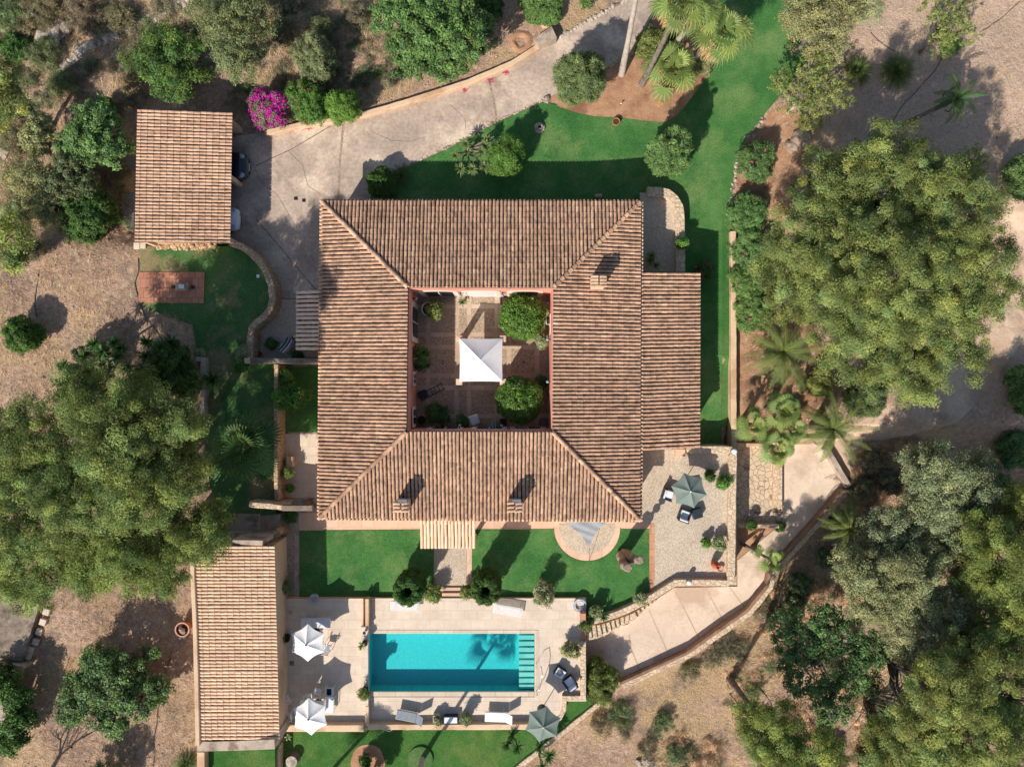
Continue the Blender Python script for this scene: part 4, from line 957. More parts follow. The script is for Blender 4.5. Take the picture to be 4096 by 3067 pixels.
o = arch_door(house, on_n(1930), (1, 0, 0), (0, -1, 0), 1.9, 2.7, glass='white', label="white arched door in the sunlit courtyard wall")
arch_door(house, on_n(2098), (1, 0, 0), (0, -1, 0), 1.7, 2.7, label="dark arched doorway behind the upper round tree")
xw = Iw[0].x
def on_w(y, z=CF): return (xw, P(1660, y, 1.5).y, z)
arch_door(house, on_w(1292), (0, 1, 0), (1, 0, 0), 2.0, 2.7, label="arched opening in the left courtyard wall")
arch_door(house, on_w(1515, 1.5), (0, 1, 0), (1, 0, 0), .6, 1.1, name="window", fw=.15, arch=.05)
arch_door(house, on_w(1665, 1.5), (0, 1, 0), (1, 0, 0), 1.0, 1.2, name="window", fw=.15, arch=.05)
ys_ = Iw[2].y
for x in (1790, 1960, 2110): arch_door(house, (P(x, 1700, CF).x, ys_, CF), (1, 0, 0), (0, 1, 0), 1.7, 2.6)
xe = Iw[1].x
for y in (1300, 1600): arch_door(house, (xe, P(2190, y, 1.5).y, CF+.9), (0, 1, 0), (-1, 0, 0), 1.0, 1.2, name="window", fw=.15, arch=.05)
# outer openings (low, mostly hidden under the eaves)
for x in (1400, 1520, 2000, 2140, 2450): arch_door(house, (P(x, 2060, 1.5).x, Ow[2].y, 1.0), (1, 0, 0), (0, -1, 0), 1.0, 1.2, name="window", fw=.15, arch=.05)
arch_door(house, (P(1790, 2060, 1.5).x, Ow[2].y, .02), (1, 0, 0), (0, -1, 0), 1.5, 2.3)
for x in (1600, 1850, 2200): arch_door(house, (P(x, 830, 1.5).x, Ow[0].y, 1.0), (1, 0, 0), (0, 1, 0), 1.0, 1.2, name="window", fw=.15, arch=.05)
# courtyard lamps
MAT['lampblue'] = simple("blue_glass_shade", (.32, .48, .66), .2, .1, 3, .6)
def wall_lamp(p, n_):
    mb = MB(); p = Vector(p); n_ = Vector(n_); mb.box(p+n_*.03, (.10, .10, .14)); mb.tube([p+n_*.05, p+n_*.16+Vector((0, 0, .05)), p+n_*.2], .015, 6)
    o = mb.build("wall_lamp", MAT['iron'], house, world=True)
    m2 = MB(); m2.lathe([(.02, .13), (.09, .02), (.11, -.12), (.02, -.13)], tuple(p+n_*.2), 10); m2.build("lamp_shade", MAT['lampblue'], o, world=True, smooth=True)
for x in (1842, 2010): wall_lamp((P(x, 1160, 2.6).x, zn, 2.6), (0, -1, 0))
wall_lamp((xw, P(1650, 1193, 2.6).y, 2.6), (1, 0, 0))
for x in (1838, 2007): wall_lamp((P(x, 1715, 2.6).x, ys_, 2.6), (0, 1, 0))
for y in (1357, 1526): wall_lamp((xe, P(2200, y, 2.6).y, 2.6), (-1, 0, 0))
# east wing
W4 = [P(2566, 1087, 3.0), P(2796, 1089, 2.35), P(2794, 1791, 2.35), P(2563, 1803, 3.0)]
slope(house, W4[2], W4[1], W4[0], W4[3], PAL_OLD, 'tile_old', 'pan_old', label="lower east wing roof", fan=True)
for a, b in ((P(2784, 1778, 2.3), P(2784, 1102, 2.3)), (P(2784, 1102, 2.3), P(2560, 1102, 2.3)), (P(2560, 1785, 2.3), P(2784, 1778, 2.3))):
    wall_box(house, "wing_wall", a, b, -1.5, 2.22, .25, 'render_sand')
# little north-west porch, south porch
Q = [P(1190, 1402, 2.45), P(1192, 1162, 2.45), P(1288, 1162, 2.85), P(1288, 1402, 2.85)]
slope(house, Q[1], Q[0], Q[3], Q[2], [(.95, .92, .95), (.9, .88, .9), (1.0, .97, 1.0)], 'tile_new', 'pan_old', pitch=.262, r=.10, label="small west porch roof of smooth dusty tiles", name="porch_roof")
for y in (1175, 1388): 
    mb = MB(); p = P(1200, y, 2.3); mb.box((p.x, p.y, 1.15), (.2, .2, 2.3)); mb.build("post", MAT['render_grey'], house, world=True)
Q = [P(1682, 2187, 2.6), P(1902, 2187, 2.6), P(1900, 2068, 2.98), P(1680, 2068, 2.98)]
slope(house, Q[0], Q[1], Q[2], Q[3], PAL_NEW, 'tile_new', 'pan_new', pitch=.215, course=.8, r=.092, label="small south porch roof of new pink tiles", name="porch_roof")
for x in (1692, 1892):
    mb = MB(); p = P(x, 2174, 2.5); mb.box((p.x, p.y, 1.24), (.22, .22, 2.48), bev=.02); mb.build("post", MAT['render_sand'], house, world=True)
# chimneys
def chimney(x0, y0, x1, y1, zt, z0, cowl, lbl):
    a, b = P(x0, y0, zt), P(x1, y1, zt); cx, cy = (a.x+b.x)/2, (a.y+b.y)/2; wx, wy = b.x-a.x, a.y-b.y
    mb = MB(); mb.box((cx, cy, (z0+zt-.25)/2), (wx*.9, wy*.86, zt-.25-z0), bev=.02)
    for sx in (-1, 1):
        for sy in (-1, 1): mb.box((cx+sx*wx*.36, cy+sy*wy*.34, zt-.17), (.12, .12, .2))
    mb.box((cx, cy, zt-.06), (wx*.98, wy*.96, .06), bev=.01)
    o = mb.build("chimney", MAT['render_sand'], rE, world=True); o["label"] = lbl
    m2 = MB()
    for sx in (-1, 1):
        c = cx+sx*wx*.29; e = cx+sx*wx*.06
        pts = [Vector((cx+sx*wx*.52, cy-wy*.5*1, zt)), Vector((cx+sx*wx*.52, cy+wy*.5, zt)), Vector((e, cy+wy*.5, zt+.10)), Vector((e, cy-wy*.5, zt+.10))]
        tile_rows(m2, pts[0], pts[1], pts[2], pts[3], .2, .6, .085, PAL_NEW, z_off=-.02)
    m2.build("chimney_cap", [MAT['tile_mid']], o, world=True, tint=True)
    if cowl:
        m3 = MB(); m3.box((cx+.10, cy+wy*.55, zt+.12), (wx*.62, .22, .04), rx=.35); m3.box((cx+wx*.48, cy, zt-.05), (.02, wy*.7, .3)); m3.build("cowl", MAT['steel_d'], o, world=True)
    return o
MAT['steel_d'] = simple("dull_sheet_metal", L_((88, 98, 110)), .6, .1, 5, .3, .0)
chimney(2366, 1100, 2424, 1150, 5.0, 3.4, False, "pale chimney with tiled cap on the east slope")
chimney(1575, 2004, 1632, 2050, 4.9, 3.2, True, "left chimney with metal cowl")
chimney(2030, 2004, 2088, 2050, 4.9, 3.2, True, "right chimney with metal cowl")
# courtyard floor
a, c_ = P(1650, 1165, CF), P(2200, 1712, CF)
mb = MB(); mb.box(((Iw[0].x+Iw[1].x)/2, (Iw[0].y+Iw[3].y)/2, CF-.1), (Iw[1].x-Iw[0].x+.1, Iw[0].y-Iw[3].y+.1, .2)); o = mb.build("courtyard_floor", MAT['brown']); o["kind"] = "structure"
def zf4(x, y): return (1620+x/3.687, 1140+y/3.687)
def zf5(x, y): return (1620+x/3.687, 1440+y/3.687)
mb = MB(); XS = [(185, 312), (375, 728), (793, 912), (978, 1320), (1390, 1500), (1565, 1915), (1985, 2120)]
YS = [(zf4(0, 180)[1], zf4(0, 283)[1]), (zf4(0, 347)[1], zf4(0, 700)[1]), (zf4(0, 763)[1], zf4(0, 880)[1]), (zf4(0, 945)[1], zf5(0, 195)[1]), (zf5(0, 258)[1], zf5(0, 372)[1]), (zf5(0, 440)[1], zf5(0, 792)[1]), (zf5(0, 858)[1], zf5(0, 985)[1])]
for xa, xb in XS:
    for ya, yb in YS:
        if xa == 1985 and ya < 1200: continue
        box_px(mb, 1620+xa/3.687, ya, 1620+xb/3.687, yb, CF, CF+.006, bev=.001)
o = mb.build("courtyard_pebbles", MAT['cpebble']); o["kind"] = "structure"
for x, y in ((1769, 1446), (2093, 1446)):
    mb = MB()
    for k in range(4): box_px(mb, x-5, y-5+k*4, x+6, y-3.4+k*4, CF, CF+.014, bev=.001)
    lab(mb.build("floor_drain", MAT['iron']), "slotted floor drain in the %s courtyard paving" % ("shaded left" if x < 1800 else "sunlit right"), "drain")

# ================================================================== CARPORT
cc = P(734, 705, 0); cp = thing("carport", "open tiled carport sheltering two cars at the left end of the driveway", "carport", (cc.x, cc.y, 0))
K = [P(552, 436, 3.25), P(927, 450, 2.45), P(918, 973, 2.45), P(541, 968, 3.25)]
slope(cp, K[2], K[1], K[0], K[3], PAL_OLD[:5]+PAL_NEW, 'tile_mid', 'pan_old', pitch=.2125, course=.385, r=.082, fan=True)
wall_box(cp, "wall", P(548, 960, 3.1), P(560, 445, 3.1), -.2, 3.0, -.25, 'render_sand')
wall_box(cp, "wall", P(562, 452, 3.0), P(905, 466, 2.4), -.2, 2.35, -.2, 'render_sand')
wall_box(cp, "wall", P(562, 952, 3.0), P(900, 956, 2.4), -.2, 2.35, .2, 'render_sand')
for y in (470, 700, 955): p = P(905, y, 2.3); mb = MB(); mb.box((p.x, p.y, 1.1), (.28, .28, 2.3), bev=.02); mb.build("pillar", MAT['render_sand'], cp, world=True)
mb = MB(); a, b = P(912, 458, 2.36), P(906, 966, 2.36); mb.box(((a.x+b.x)/2, (a.y+b.y)/2, 2.28), (.16, abs(a.y-b.y), .16)); mb.build("beam", MAT['bark'], cp, world=True)
# ================================================================== POOL HOUSE
cc = P(950, 2570, 1); ph = thing("pool_house", "long narrow pool house with new pale tiles beside the umbrella terrace", "building", (cc.x, cc.y, 0))
K = [P(775, 2180, 4.1), P(1092, 2180, 3.25), P(1112, 2955, 3.25), P(795, 2957, 4.1)]
slope(ph, K[2], K[1], K[0], K[3], PAL_NEW, 'tile_new', 'pan_new', pitch=.2135, course=.36, r=.082, over=.1, fan=True)
wall_box(ph, "wall", P(1080, 2190, 3.1), P(1100, 2945, 3.1), -.2, 3.1, -.25, 'render_sand')
wall_box(ph, "wall", P(800, 2190, 4.0), P(1080, 2192, 3.1), -.2, 3.1, -.22, 'render_sand')
wall_box(ph, "wall", P(812, 2948, 4.0), P(1098, 2948, 3.1), -.2, 3.1, .22, 'render_sand')
wall_line("", None, None, [(768, 2170), (769, 2299), (778, 2500), (784, 2700), (790, 2980)], .26, 4.28, .2, 'render_sand', parent=ph, part="parapet")
wall_line("", None, None, [(788, 2985), (950, 2981), (1098, 2975)], .62, 3.6, .2, 'render_grey', parent=ph, part="parapet")
# stone surround and stairs north of the pool house
plate("stair_landing", [(905, 2054), (1040, 2054), (1040, 2128), (905, 2128)], 1.08, 1.2, 'render_grey')
mb = MB()
for k, x in enumerate((1040, 1058, 1076, 1092)): box_px(mb, x+.5, 2056, 1120, 2126, -.1, .86-.2*k, bev=.015)
lab(mb.build("side_stairs", MAT['render_grey'], None), "narrow flight of worn steps between the iron gate and the pool house", "stairs")
wall_line("stone_wall", "pale band of rough paving stones above the pool house roof", "wall", [(910, 2146), (1010, 2147), (1060, 2149)], .62, 1.35, 0, 'render_grey', jit=.02)
wall_line("stone_wall", "angled stone shoulder at the top right corner of the pool house", "wall", [(1060, 2160), (1095, 2140), (1116, 2125)], .5, 1.6, 0, 'rubble', jit=.02)
wall_line("stone_wall", "lichen-stained coping at the head of the pool house roof", "wall", [(930, 2168), (1050, 2170)], .32, 3.6, .5, 'render_grey', jit=.01)
# curved stairs down to the ramp
st = T(2048, 2299, [(640, 435), (680, 435), (720, 433), (760, 430), (800, 420), (840, 405), (880, 392), (920, 380), (965, 362), (1010, 345), (1060, 322), (1095, 298), (1130, 275), (1165, 252), (1205, 232), (1240, 212)])
sb = T(2048, 2299, [(645, 562), (690, 558), (735, 547), (780, 528), (820, 513), (860, 492), (897, 467), (932, 450), (965, 432), (1005, 412), (1085, 368), (1115, 330), (1145, 302), (1180, 272), (1215, 248), (1248, 222)])
mb = MB()
for k in range(15):
    zt = DK-.10-k*.135; q = [P(*st[k], zt), P(*st[k+1], zt), P(*sb[k+1], zt), P(*sb[k], zt)]; q = [(p.x, p.y) for p in q][::-1]; mb.prism(q, -3, zt)
lab(mb.build("curved_stairs", MAT['rubble_w']), "curved flight of stone steps from the pool deck down to the ramp", "stairs")
# two steps from the path to the deck
mb = MB(); box_px(mb, 1770, 2349, 1850, 2370, -.1, .13, bev=.01); box_px(mb, 1768, 2371, 1852, 2391.5, -.1, .25, bev=.01)
lab(mb.build("garden_steps", MAT['pink']), "two wide steps linking the garden path to the pool deck", "stairs")
# ================================================================== FURNITURE AND SMALL THINGS
WT = DK+.08
def put(t, x, y, z, rz=0.0): p = P(x, y, z); t.location = (p.x, p.y, z); t.rotation_euler = (0, 0, rz); return t
def place(proto, used, x, y, zfloor, ztop, rz, label, group=None):
    """first use takes the prototype itself; outline centre shows at x,y (height ztop)"""
    o = proto if not used else copy_tree(proto); p = P(x, y, ztop); o.location = (p.x, p.y, zfloor); o.rotation_euler = (0, 0, rz); o["label"] = label
    if group: o["group"] = group
    return o
def umbrella(fab, Rr, rim, apex, ang):
    t = thing("parasol", "parasol", "parasol"); mb = MB(); n = 6; m = 6; ns = 5; vs = []; fs = []
    for k in range(n):
        for s in range(m+1):
            a0, a1 = ang+2*math.pi*k/n, ang+2*math.pi*(k+1)/n; c0 = Vector((math.cos(a0), math.sin(a0), 0))*Rr; c1 = Vector((math.cos(a1), math.sin(a1), 0))*Rr
            u = s/m; e = c0.lerp(c1, u)*(1-.09*math.sin(math.pi*u))
            for q in range(ns+1):
                v = q/ns; z = apex + (rim-apex)*(v**1.08) - .05*math.sin(math.pi*u)*math.sin(math.pi*min(1, v*1.0))*1.0
                vs.append((e.x*v, e.y*v, z))
    for k in range(n):
        for s in range(m):
            for q in range(ns):
                i = k*(m+1)*(ns+1)+s*(ns+1)+q; fs.append((i, i+1, i+ns+2, i+ns+1))
    mb.add(vs, fs); c = mb.build("canopy", MAT[fab], t, smooth=False)
    sd_ = c.modifiers.new("thick", 'SOLIDIFY'); sd_.thickness = .012
    mb = MB()
    for k in range(n):
        a = ang+2*math.pi*k/n; d = Vector((math.cos(a), math.sin(a), 0)); mb.tube([Vector((0, 0, apex-.06)), d*Rr*.97+Vector((0, 0, rim-.02))], .012, 5); mb.tube([Vector((0, 0, rim-.35)), d*Rr*.5+Vector((0, 0, (apex+rim)/2-.05))], .01, 5)
    mb.build("ribs", MAT['alu'], t)
    mb = MB(); mb.tube([(0, 0, .05), (0, 0, apex)], .027, 10); mb.build("pole", MAT['alu'], t)
    mb = MB(); mb.lathe([(.0, .07), (.10, .07), (.28, .05), (.30, 0)], n=18); mb.build("base", MAT['iron'], t)
    mb = MB(); mb.lathe([(.05, apex-.01), (.055, apex+.03), (.02, apex+.05), (.018, apex+.10), (.0, apex+.12)], n=10); mb.build("finial", MAT['iron'] if fab == 'whitefab' else MAT['white'], t)
    return t
u = umbrella('whitefab', 1.19, 1.78, 2.17, R(90)); place(u, 0, 1231, 2570, WT, WT+1.78, 0, "white hexagonal parasol beside the blue-shaded white lounger, the upper of two", "white parasols on the terrace")
place(u, 1, 1240, 2865, WT, WT+1.78, R(5), "white hexagonal parasol overlapping the bottom terrace wall, the lower of two", "white parasols on the terrace")
u = umbrella('greenfab', 1.17, 2.0, 2.45, R(106)); place(u, 0, 2756, 1961, .1, 2.1, 0, "grey-green parasol standing on the pebbled terrace", "grey-green parasols")
place(u, 1, 2172, 2893, DK, DK+1.95, R(-28), "grey-green parasol at the bottom right corner of the pool deck", "grey-green parasols")

def lounger(fab, frame, back_up, slats=False, name="sun_lounger", Lh=1.95, W_=.66, h=.34):
    t = thing(name, "x", "sun lounger"); bl = .62 if back_up else .0; sl = Lh-bl
    mb = MB()
    for s in (-1, 1): mb.box((-Lh/2+sl/2, s*(W_/2-.02), h), (sl, .04, .05), bev=.008)
    mb.box((-Lh/2+.02, 0, h), (.04, W_-.08, .05)); mb.box((-Lh/2+sl-.02, 0, h-.01), (.04, W_-.08, .04)); mb.build("frame", MAT[frame], t)
    for sx in (-Lh/2+.18, -Lh/2+sl-.12 if back_up else Lh/2-.2):
        for s in (-1, 1): mb = MB(); mb.tube([(sx, s*(W_/2-.03), h-.02), (sx+.03, s*(W_/2-.0), 0)], .02, 6); mb.build("leg", MAT[frame], t)
    mb = MB()
    if slats:
        n = int(sl/.075)
        for i in range(n): mb.box((-Lh/2+.06+i*(sl-.08)/n+.02, 0, h+.035), (.048, W_-.02, .018), bev=.004)
    else: mb.box((-Lh/2+sl/2, 0, h+.03), (sl-.03, W_-.05, .035), bev=.012)
    mb.build("seat", MAT[fab], t)
    if back_up:
        a = R(42); mb = MB(); c = Vector((-Lh/2+sl+math.cos(a)*bl/2, 0, h+.03+math.sin(a)*bl/2)); mb.box(c, (bl, W_-.04, .035), ry=-a, bev=.01); mb.build("backrest", MAT[fab], t)
    elif not slats:
        mb = MB(); mb.box((-Lh/2+.26, 0, h+.07), (.46, W_-.10, .07), bev=.03); mb.build("headrest", MAT[fab], t)
    return t
l1 = lounger('cushion', 'white', False); place(l1, 0, 1261, 2492, WT, WT+.4, R(1), "flat white padded lounger partly covered by the upper white parasol")
l2 = lounger('white', 'white', False, slats=True, Lh=1.9, W_=.62); place(l2, 0, 1619, 2423, DK, DK+.37, R(-1), "white slatted lounger half hidden under the left ring-shaped clipped tree", "white slatted loungers")
place(l2, 1, 2031, 2441, DK, DK+.37, R(-10), "white slatted lounger set at a slant beside the right clipped tree", "white slatted loungers")
l3 = lounger('greyfab', 'alu', True, h=.42); place(l3, 0, 1643, 2868, DK, DK+.5, R(-11), "grey mesh lounger with raised back by the bottom pool wall", "reclined loungers below the pool")
l4 = lounger('white', 'white', True, slats=False, h=.42); place(l4, 0, 1999, 2869, DK, DK+.5, R(-2), "white lounger with raised back by the bottom pool wall", "reclined loungers below the pool")

def mono_chair():
    t = thing("plastic_chair", "x", "chair"); mb = MB(); mb.box((0, 0, .42), (.44, .44, .03), bev=.012); mb.build("seat", MAT['white'], t)
    mb = MB()
    for i in range(5): mb.box((-.24-.02, -.17+i*.085, .66), (.02, .05, .44), ry=-.15)
    mb.box((-.30, 0, .88), (.03, .46, .08), ry=-.15, bev=.01); mb.build("backrest", MAT['white'], t)
    for s in (-1, 1):
        mb = MB(); mb.box((0, s*.25, .64), (.46, .05, .025), bev=.01); mb.tube([(.2, s*.25, .63), (.22, s*.25, .43)], .02, 6); mb.build("armrest", MAT['white'], t)
    for sx in (-1, 1):
        for sy in (-1, 1): mb = MB(); mb.tube([(sx*.19, sy*.19, .42), (sx*.25, sy*.25, 0)], [.022, .016], 6); mb.build("leg", MAT['white'], t)
    return t
c_ = mono_chair(); G_ = "white plastic chairs on the terrace"
place(c_, 0, 1271, 2766, WT, WT+.42, R(165), "white plastic chair left of the small table with a dark mat", G_)
place(c_, 1, 1147, 2797, WT, WT+.42, R(30), "white plastic chair alone in the shade near the left terrace edge", G_)
place(c_, 1, 1154, 2863, WT, WT+.42, R(-170), "white plastic chair tucked at the left of the lower white parasol", G_)
place(c_, 1, 1236, 2786, WT, WT+.42, R(-80), "white plastic chair at the top of the large slatted table", G_)
place(c_, 1, 1309, 2590, WT, WT+.42, R(80), "white plastic chair peeping out right of the upper white parasol", G_)
def slat_table(L_x, L_y, h, mat, n=7):
    t = thing("garden_table", "x", "table"); mb = MB(); w_ = L_x/n
    for i in range(n): mb.box((-L_x/2+w_*(i+.5), 0, h), (w_*.93, L_y, .025), bev=.006)
    mb.build("tabletop", MAT[mat], t)
    mb = MB()
    for s in (-1, 1): mb.box((0, s*(L_y/2-.06), h-.045), (L_x-.08, .04, .05))
    mb.build("apron", MAT[mat], t)
    for sx in (-1, 1):
        for sy in (-1, 1): mb = MB(); mb.tube([(sx*(L_x/2-.07), sy*(L_y/2-.07), h-.02), (sx*(L_x/2-.04), sy*(L_y/2-.04), 0)], .025, 6); mb.build("leg", MAT[mat], t)
    return t
place(slat_table(1.55, 1.0, .72, 'white', 11), 0, 1247, 2830, WT, WT+.72, R(-3), "large white slatted table mostly under the lower white parasol")
place(slat_table(.58, .58, .52, 'white', 5), 0, 1317, 2766, WT, WT+.52, R(-2), "small square white table with a dark mat and a bowl")
MAT['navy'] = simple("navy_mat", (.02, .025, .05), .7, .2, 10)
mb = MB(); p = P(1316, 2766, WT+.54); mb.box((p.x, p.y, WT+.538), (.30, .40, .008)); lab(mb.build("place_mat", MAT['navy']), "dark blue mat lying on the small white table", "mat")
mb = MB(); mb.lathe([(.04, 0), (.10, .03), (.125, .07), (.11, .07), (.08, .035), (0, .02)], (p.x-.02, p.y-.06, WT+.543), 16); lab(mb.build("fruit_bowl", MAT['ygreen'], smooth=True), "pale round bowl on the dark blue mat", "bowl")
t = thing("lounge_chair", "white cushioned lounge chair right of the large slatted table", "chair")
mb = MB(); mb.box((0, 0, .33), (1.0, .52, .09), bev=.03); mb.build("seat", MAT['cushion'], t)
mb = MB(); mb.box((.60, 0, .52), (.32, .52, .07), ry=-.9, bev=.02); mb.build("backrest", MAT['cushion'], t)
for s in (-1, 1): mb = MB(); mb.box((.1, s*.30, .42), (.9, .04, .04), bev=.01); mb.tube([(-.3, s*.3, .42), (-.33, s*.3, 0)], .02, 6); mb.tube([(.5, s*.3, .42), (.53, s*.3, 0)], .02, 6); mb.build("armrest", MAT['white'], t)
put(t, 1318, 2820, WT+.35, R(88)); t.location.z = WT

def arm_chair(seat_mat='cushion', cover=True):
    t = thing("wicker_armchair", "x", "armchair"); mb = MB()
    mb.box((0, 0, .20), (.72, .70, .26), bev=.02); mb.build("base", MAT['rattan'], t)
    mb = MB(); mb.box((-.33, 0, .52), (.10, .72, .46), ry=-.18, bev=.03); mb.build("backrest", MAT['rattan'], t)
    for s in (-1, 1): mb = MB(); mb.box((.02, s*.35, .44), (.66, .09, .24), bev=.03); mb.build("armrest", MAT['rattan'], t)
    if cover:
        mb = MB(); mb.box((.03, 0, .38), (.62, .58, .12), bev=.04); mb.build("seat_cushion", MAT[seat_mat], t)
        mb = MB(); mb.box((-.24, 0, .60), (.12, .56, .40), ry=-.25, bev=.04); mb.build("back_cushion", MAT[seat_mat], t)
    for sx in (-1, 1):
        for sy in (-1, 1): mb = MB(); mb.box((sx*.31, sy*.30, .035), (.05, .05, .07)); mb.build("leg", MAT['rattan'], t)
    return t
ac = arm_chair(); GA = "dark wicker armchairs with white cushions"
place(ac, 0, 2673, 1978, .1, .55, R(-18), "dark wicker armchair with white cushions left of the upper green parasol", GA)
place(ac, 1, 2738, 2062, .1, .55, R(70), "dark wicker armchair with white cushions below the upper green parasol", GA)
place(ac, 1, 2281, 2733, DK, DK+.45, R(125), "dark wicker armchair with white cushions near the pool handrail", GA)
def wicker_box(L_x, L_y, h, topmat=None, name="wicker_stool", cat="stool"):
    t = thing(name, "x", cat); mb = MB(); n = 6
    mb.box((0, 0, h/2), (L_x-.03, L_y-.03, h-.02))
    for i in range(n): mb.box((0, 0, h*(i+.5)/n), (L_x, L_y, h/n*.8), bev=.01)
    mb.build("body", MAT['rattan'], t); mb = MB()
    if topmat: mb.box((0, 0, h+.03), (L_x-.06, L_y-.06, .06), bev=.02); mb.build("cushion", MAT[topmat], t)
    else:
        for i in range(7): mb.box((0, -L_y/2+L_y*(i+.5)/7, h+.012), (L_x, L_y/7*.8, .02), bev=.004)
        mb.build("slat_top", MAT['rattan'], t)
    return t
place(wicker_box(.62, .62, .42), 0, 2790, 2055, .1, .5, R(18), "dark slatted wicker stool beside the lower armchair on the terrace")
place(wicker_box(.9, .62, .40), 0, 2765, 1950, .1, .5, R(10), "dark low coffee table under the upper green parasol")
place(wicker_box(.92, .46, .40, 'cushion'), 0, 1803, 2879, DK, DK+.43, 0, "black wicker box seat with a pale cushion between two square planters")
tb = wicker_box(.66, .60, .42, 'cushion', "wicker_side_table", "side table"); place(tb, 0, 2241, 2692, DK, DK+.45, R(-32), "black wicker side table holding a black ring near the pool handrail")
mb = MB(); p = P(2239, 2690, DK+.52); q = [(p.x+.17*math.cos(a), p.y+.17*math.sin(a), DK+.53) for a in np.linspace(0, 6.283, 25)]; mb.tube(q, .022, 6, cap=False); lab(mb.build("black_ring", MAT['iron'], smooth=True), "black round ring tray lying on the wicker side table", "tray")

def planter_square(x, y, s_px, h, zf, label, kind, mat, plant_label, r, ph_, box='stone', group=None, **kw):
    k = (H-zf-h)/F; s = s_px*k; p = P(x, y, zf+h); t = thing("square_planter", label, "planter", (p.x, p.y, zf), 0, group); mb = MB()
    for dx, dy, lx, ly in ((0, s/2-.025, s, .05), (0, -s/2+.025, s, .05), (s/2-.025, 0, .05, s-.1), (-s/2+.025, 0, .05, s-.1)): mb.box((dx, dy, h/2), (lx, ly, h), bev=.008)
    mb.build("box", MAT[box], t); mb = MB(); mb.box((0, 0, h-.09), (s-.1, s-.1, .06)); mb.build("soil", MAT['soil'], t)
    if plant_label: bush(kw.get('pn', 'potted_shrub'), plant_label, "plant", kw.get('px', x), kw.get('py', y), r, ph_, kind, mat, zb=zf+h-.06, dens=kw.get('dens', 1.0), nl=4, trunk=.02)
    return t
GP = "square planters by the pool wall"
planter_square(1746, 2876, 29, .45, DK, "square stone planter left of the black box seat, nearly bare", 'thin', 'olive', "sparse little plant in the left square planter", 10, .35, group=GP, px=1750, py=2885)
planter_square(1862, 2874, 29, .45, DK, "square stone planter right of the black box seat", 'bush', 'olive_d', "wispy green plant in the right square planter", 21, .6, group=GP)
def pot(x, y, r, h, zf, label, mat='pot', rim=None, soil=True, cat="pot", name="clay_pot", group=None):
    k = (H-zf-h)/F; R_ = r*k; p = P(x, y, zf+h); t = thing(name, label, cat, (p.x, p.y, zf), 0, group); mb = MB()
    mb.lathe([(0, 0), (R_*.62, 0), (R_*.78, h*.4), (R_*.93, h*.86), (R_, h*.88), (R_, h), (R_*.86, h), (R_*.84, h*.8), (0, h*.78)], n=26); mb.build("body", MAT[mat], t, smooth=False)
    if rim: mb = MB(); mb.lathe([(R_*.86, h+.005), (R_*1.02, h+.005), (R_*1.02, h-.03)], n=26); mb.build("rim", MAT[rim], t)
    if soil: mb = MB(); mb.lathe([(0, h*.84), (R_*.83, h*.82)], n=20); mb.build("soil", MAT['soil'], t)
    return t
pot(1556, 2911, 14, .45, DK-.2, "round pot with a white rim set into the wall below the grey lounger", 'pot', 'white')
pot(1715, 1236, 29, .55, CF, "large round pot with a white rim in the shaded courtyard corner", 'pot_dark', 'white')
bush("banana_plant", "bright yellow-green leafy plant in the white-rimmed courtyard pot", "plant", 1738, 1240, 28, 1.5, 'carob', 'ygreen', zb=CF+.5, dens=.5, nl=4)
pot(1142, 2553, 17, .5, WT, "dark round pot at the left edge of the umbrella terrace", 'pot_dark')
bush("potted_shrub", "leafy plant leaning beside the dark round terrace pot", "plant", 1118, 2560, 18, .8, 'long', 'dark', zb=WT+.2)
pot(1457, 2531, 8, .25, WT+.4, "small white pot on the stone ledge left of the pool", 'white')
pot(1459, 2573, 12, .28, DK+.42, "black pot holding an agave on the stone ledge", 'pot_dark')
yucca("agave", "spiky agave in the black pot on the stone ledge", [(1447, 2580, .32)], 'yucca', L=.42, zb=DK+.42, n=26)
planter_square(1459, 2765, 22, .3, DK+.42, "black box planter on the stone ledge left of the pool", 'bush', 'ygreen', "bushy flowering plant in the black box planter", 22, .55, box='iron', px=1456, py=2775)
pot(1685, 1680, 17, .45, CF, "dark empty pot in the lower left courtyard corner", 'pot_dark')
bush("broadleaf_plant", "large broad-leaved plant in the shaded lower part of the courtyard", "plant", 1748, 1655, 44, 1.5, 'carob', 'dark', zb=CF, dens=.7)
bush("courtyard_shrub", "small round shrub beside the towel-covered chair in the courtyard", "shrub", 1850, 1687, 24, 1.0, 'bush', 'dark', zb=CF)
bush("courtyard_shrub", "dark shrub with red flowers against the left courtyard wall", "shrub", 1672, 1432, 42, 2.2, 'carob', 'dark', zb=CF, flowers='pinkfl', nf=10)
bush("courtyard_shrub", "small pale shrub below the upper round courtyard tree", "shrub", 2170, 1366, 24, 1.1, 'bush', 'olive', zb=CF)
bush("courtyard_shrub", "small dark shrub to the right of the lower round courtyard tree", "shrub", 2166, 1527, 24, .9, 'bush', 'dark', zb=CF)
yucca("agave", "pale spiky agave by the sunlit courtyard wall", [(1850, 1208, .5)], 'yucca', L=.45, zb=CF, n=36)
planter_square(2013, 1202, 25, .5, CF, "square rusty planter with a pale inner tile in the courtyard", None, None, None, 0, 0, box='pot_dark')
planter_square(2014, 1687, 25, .4, CF, "dark square box planter near the lower round courtyard tree", None, None, None, 0, 0, box='pot_dark')
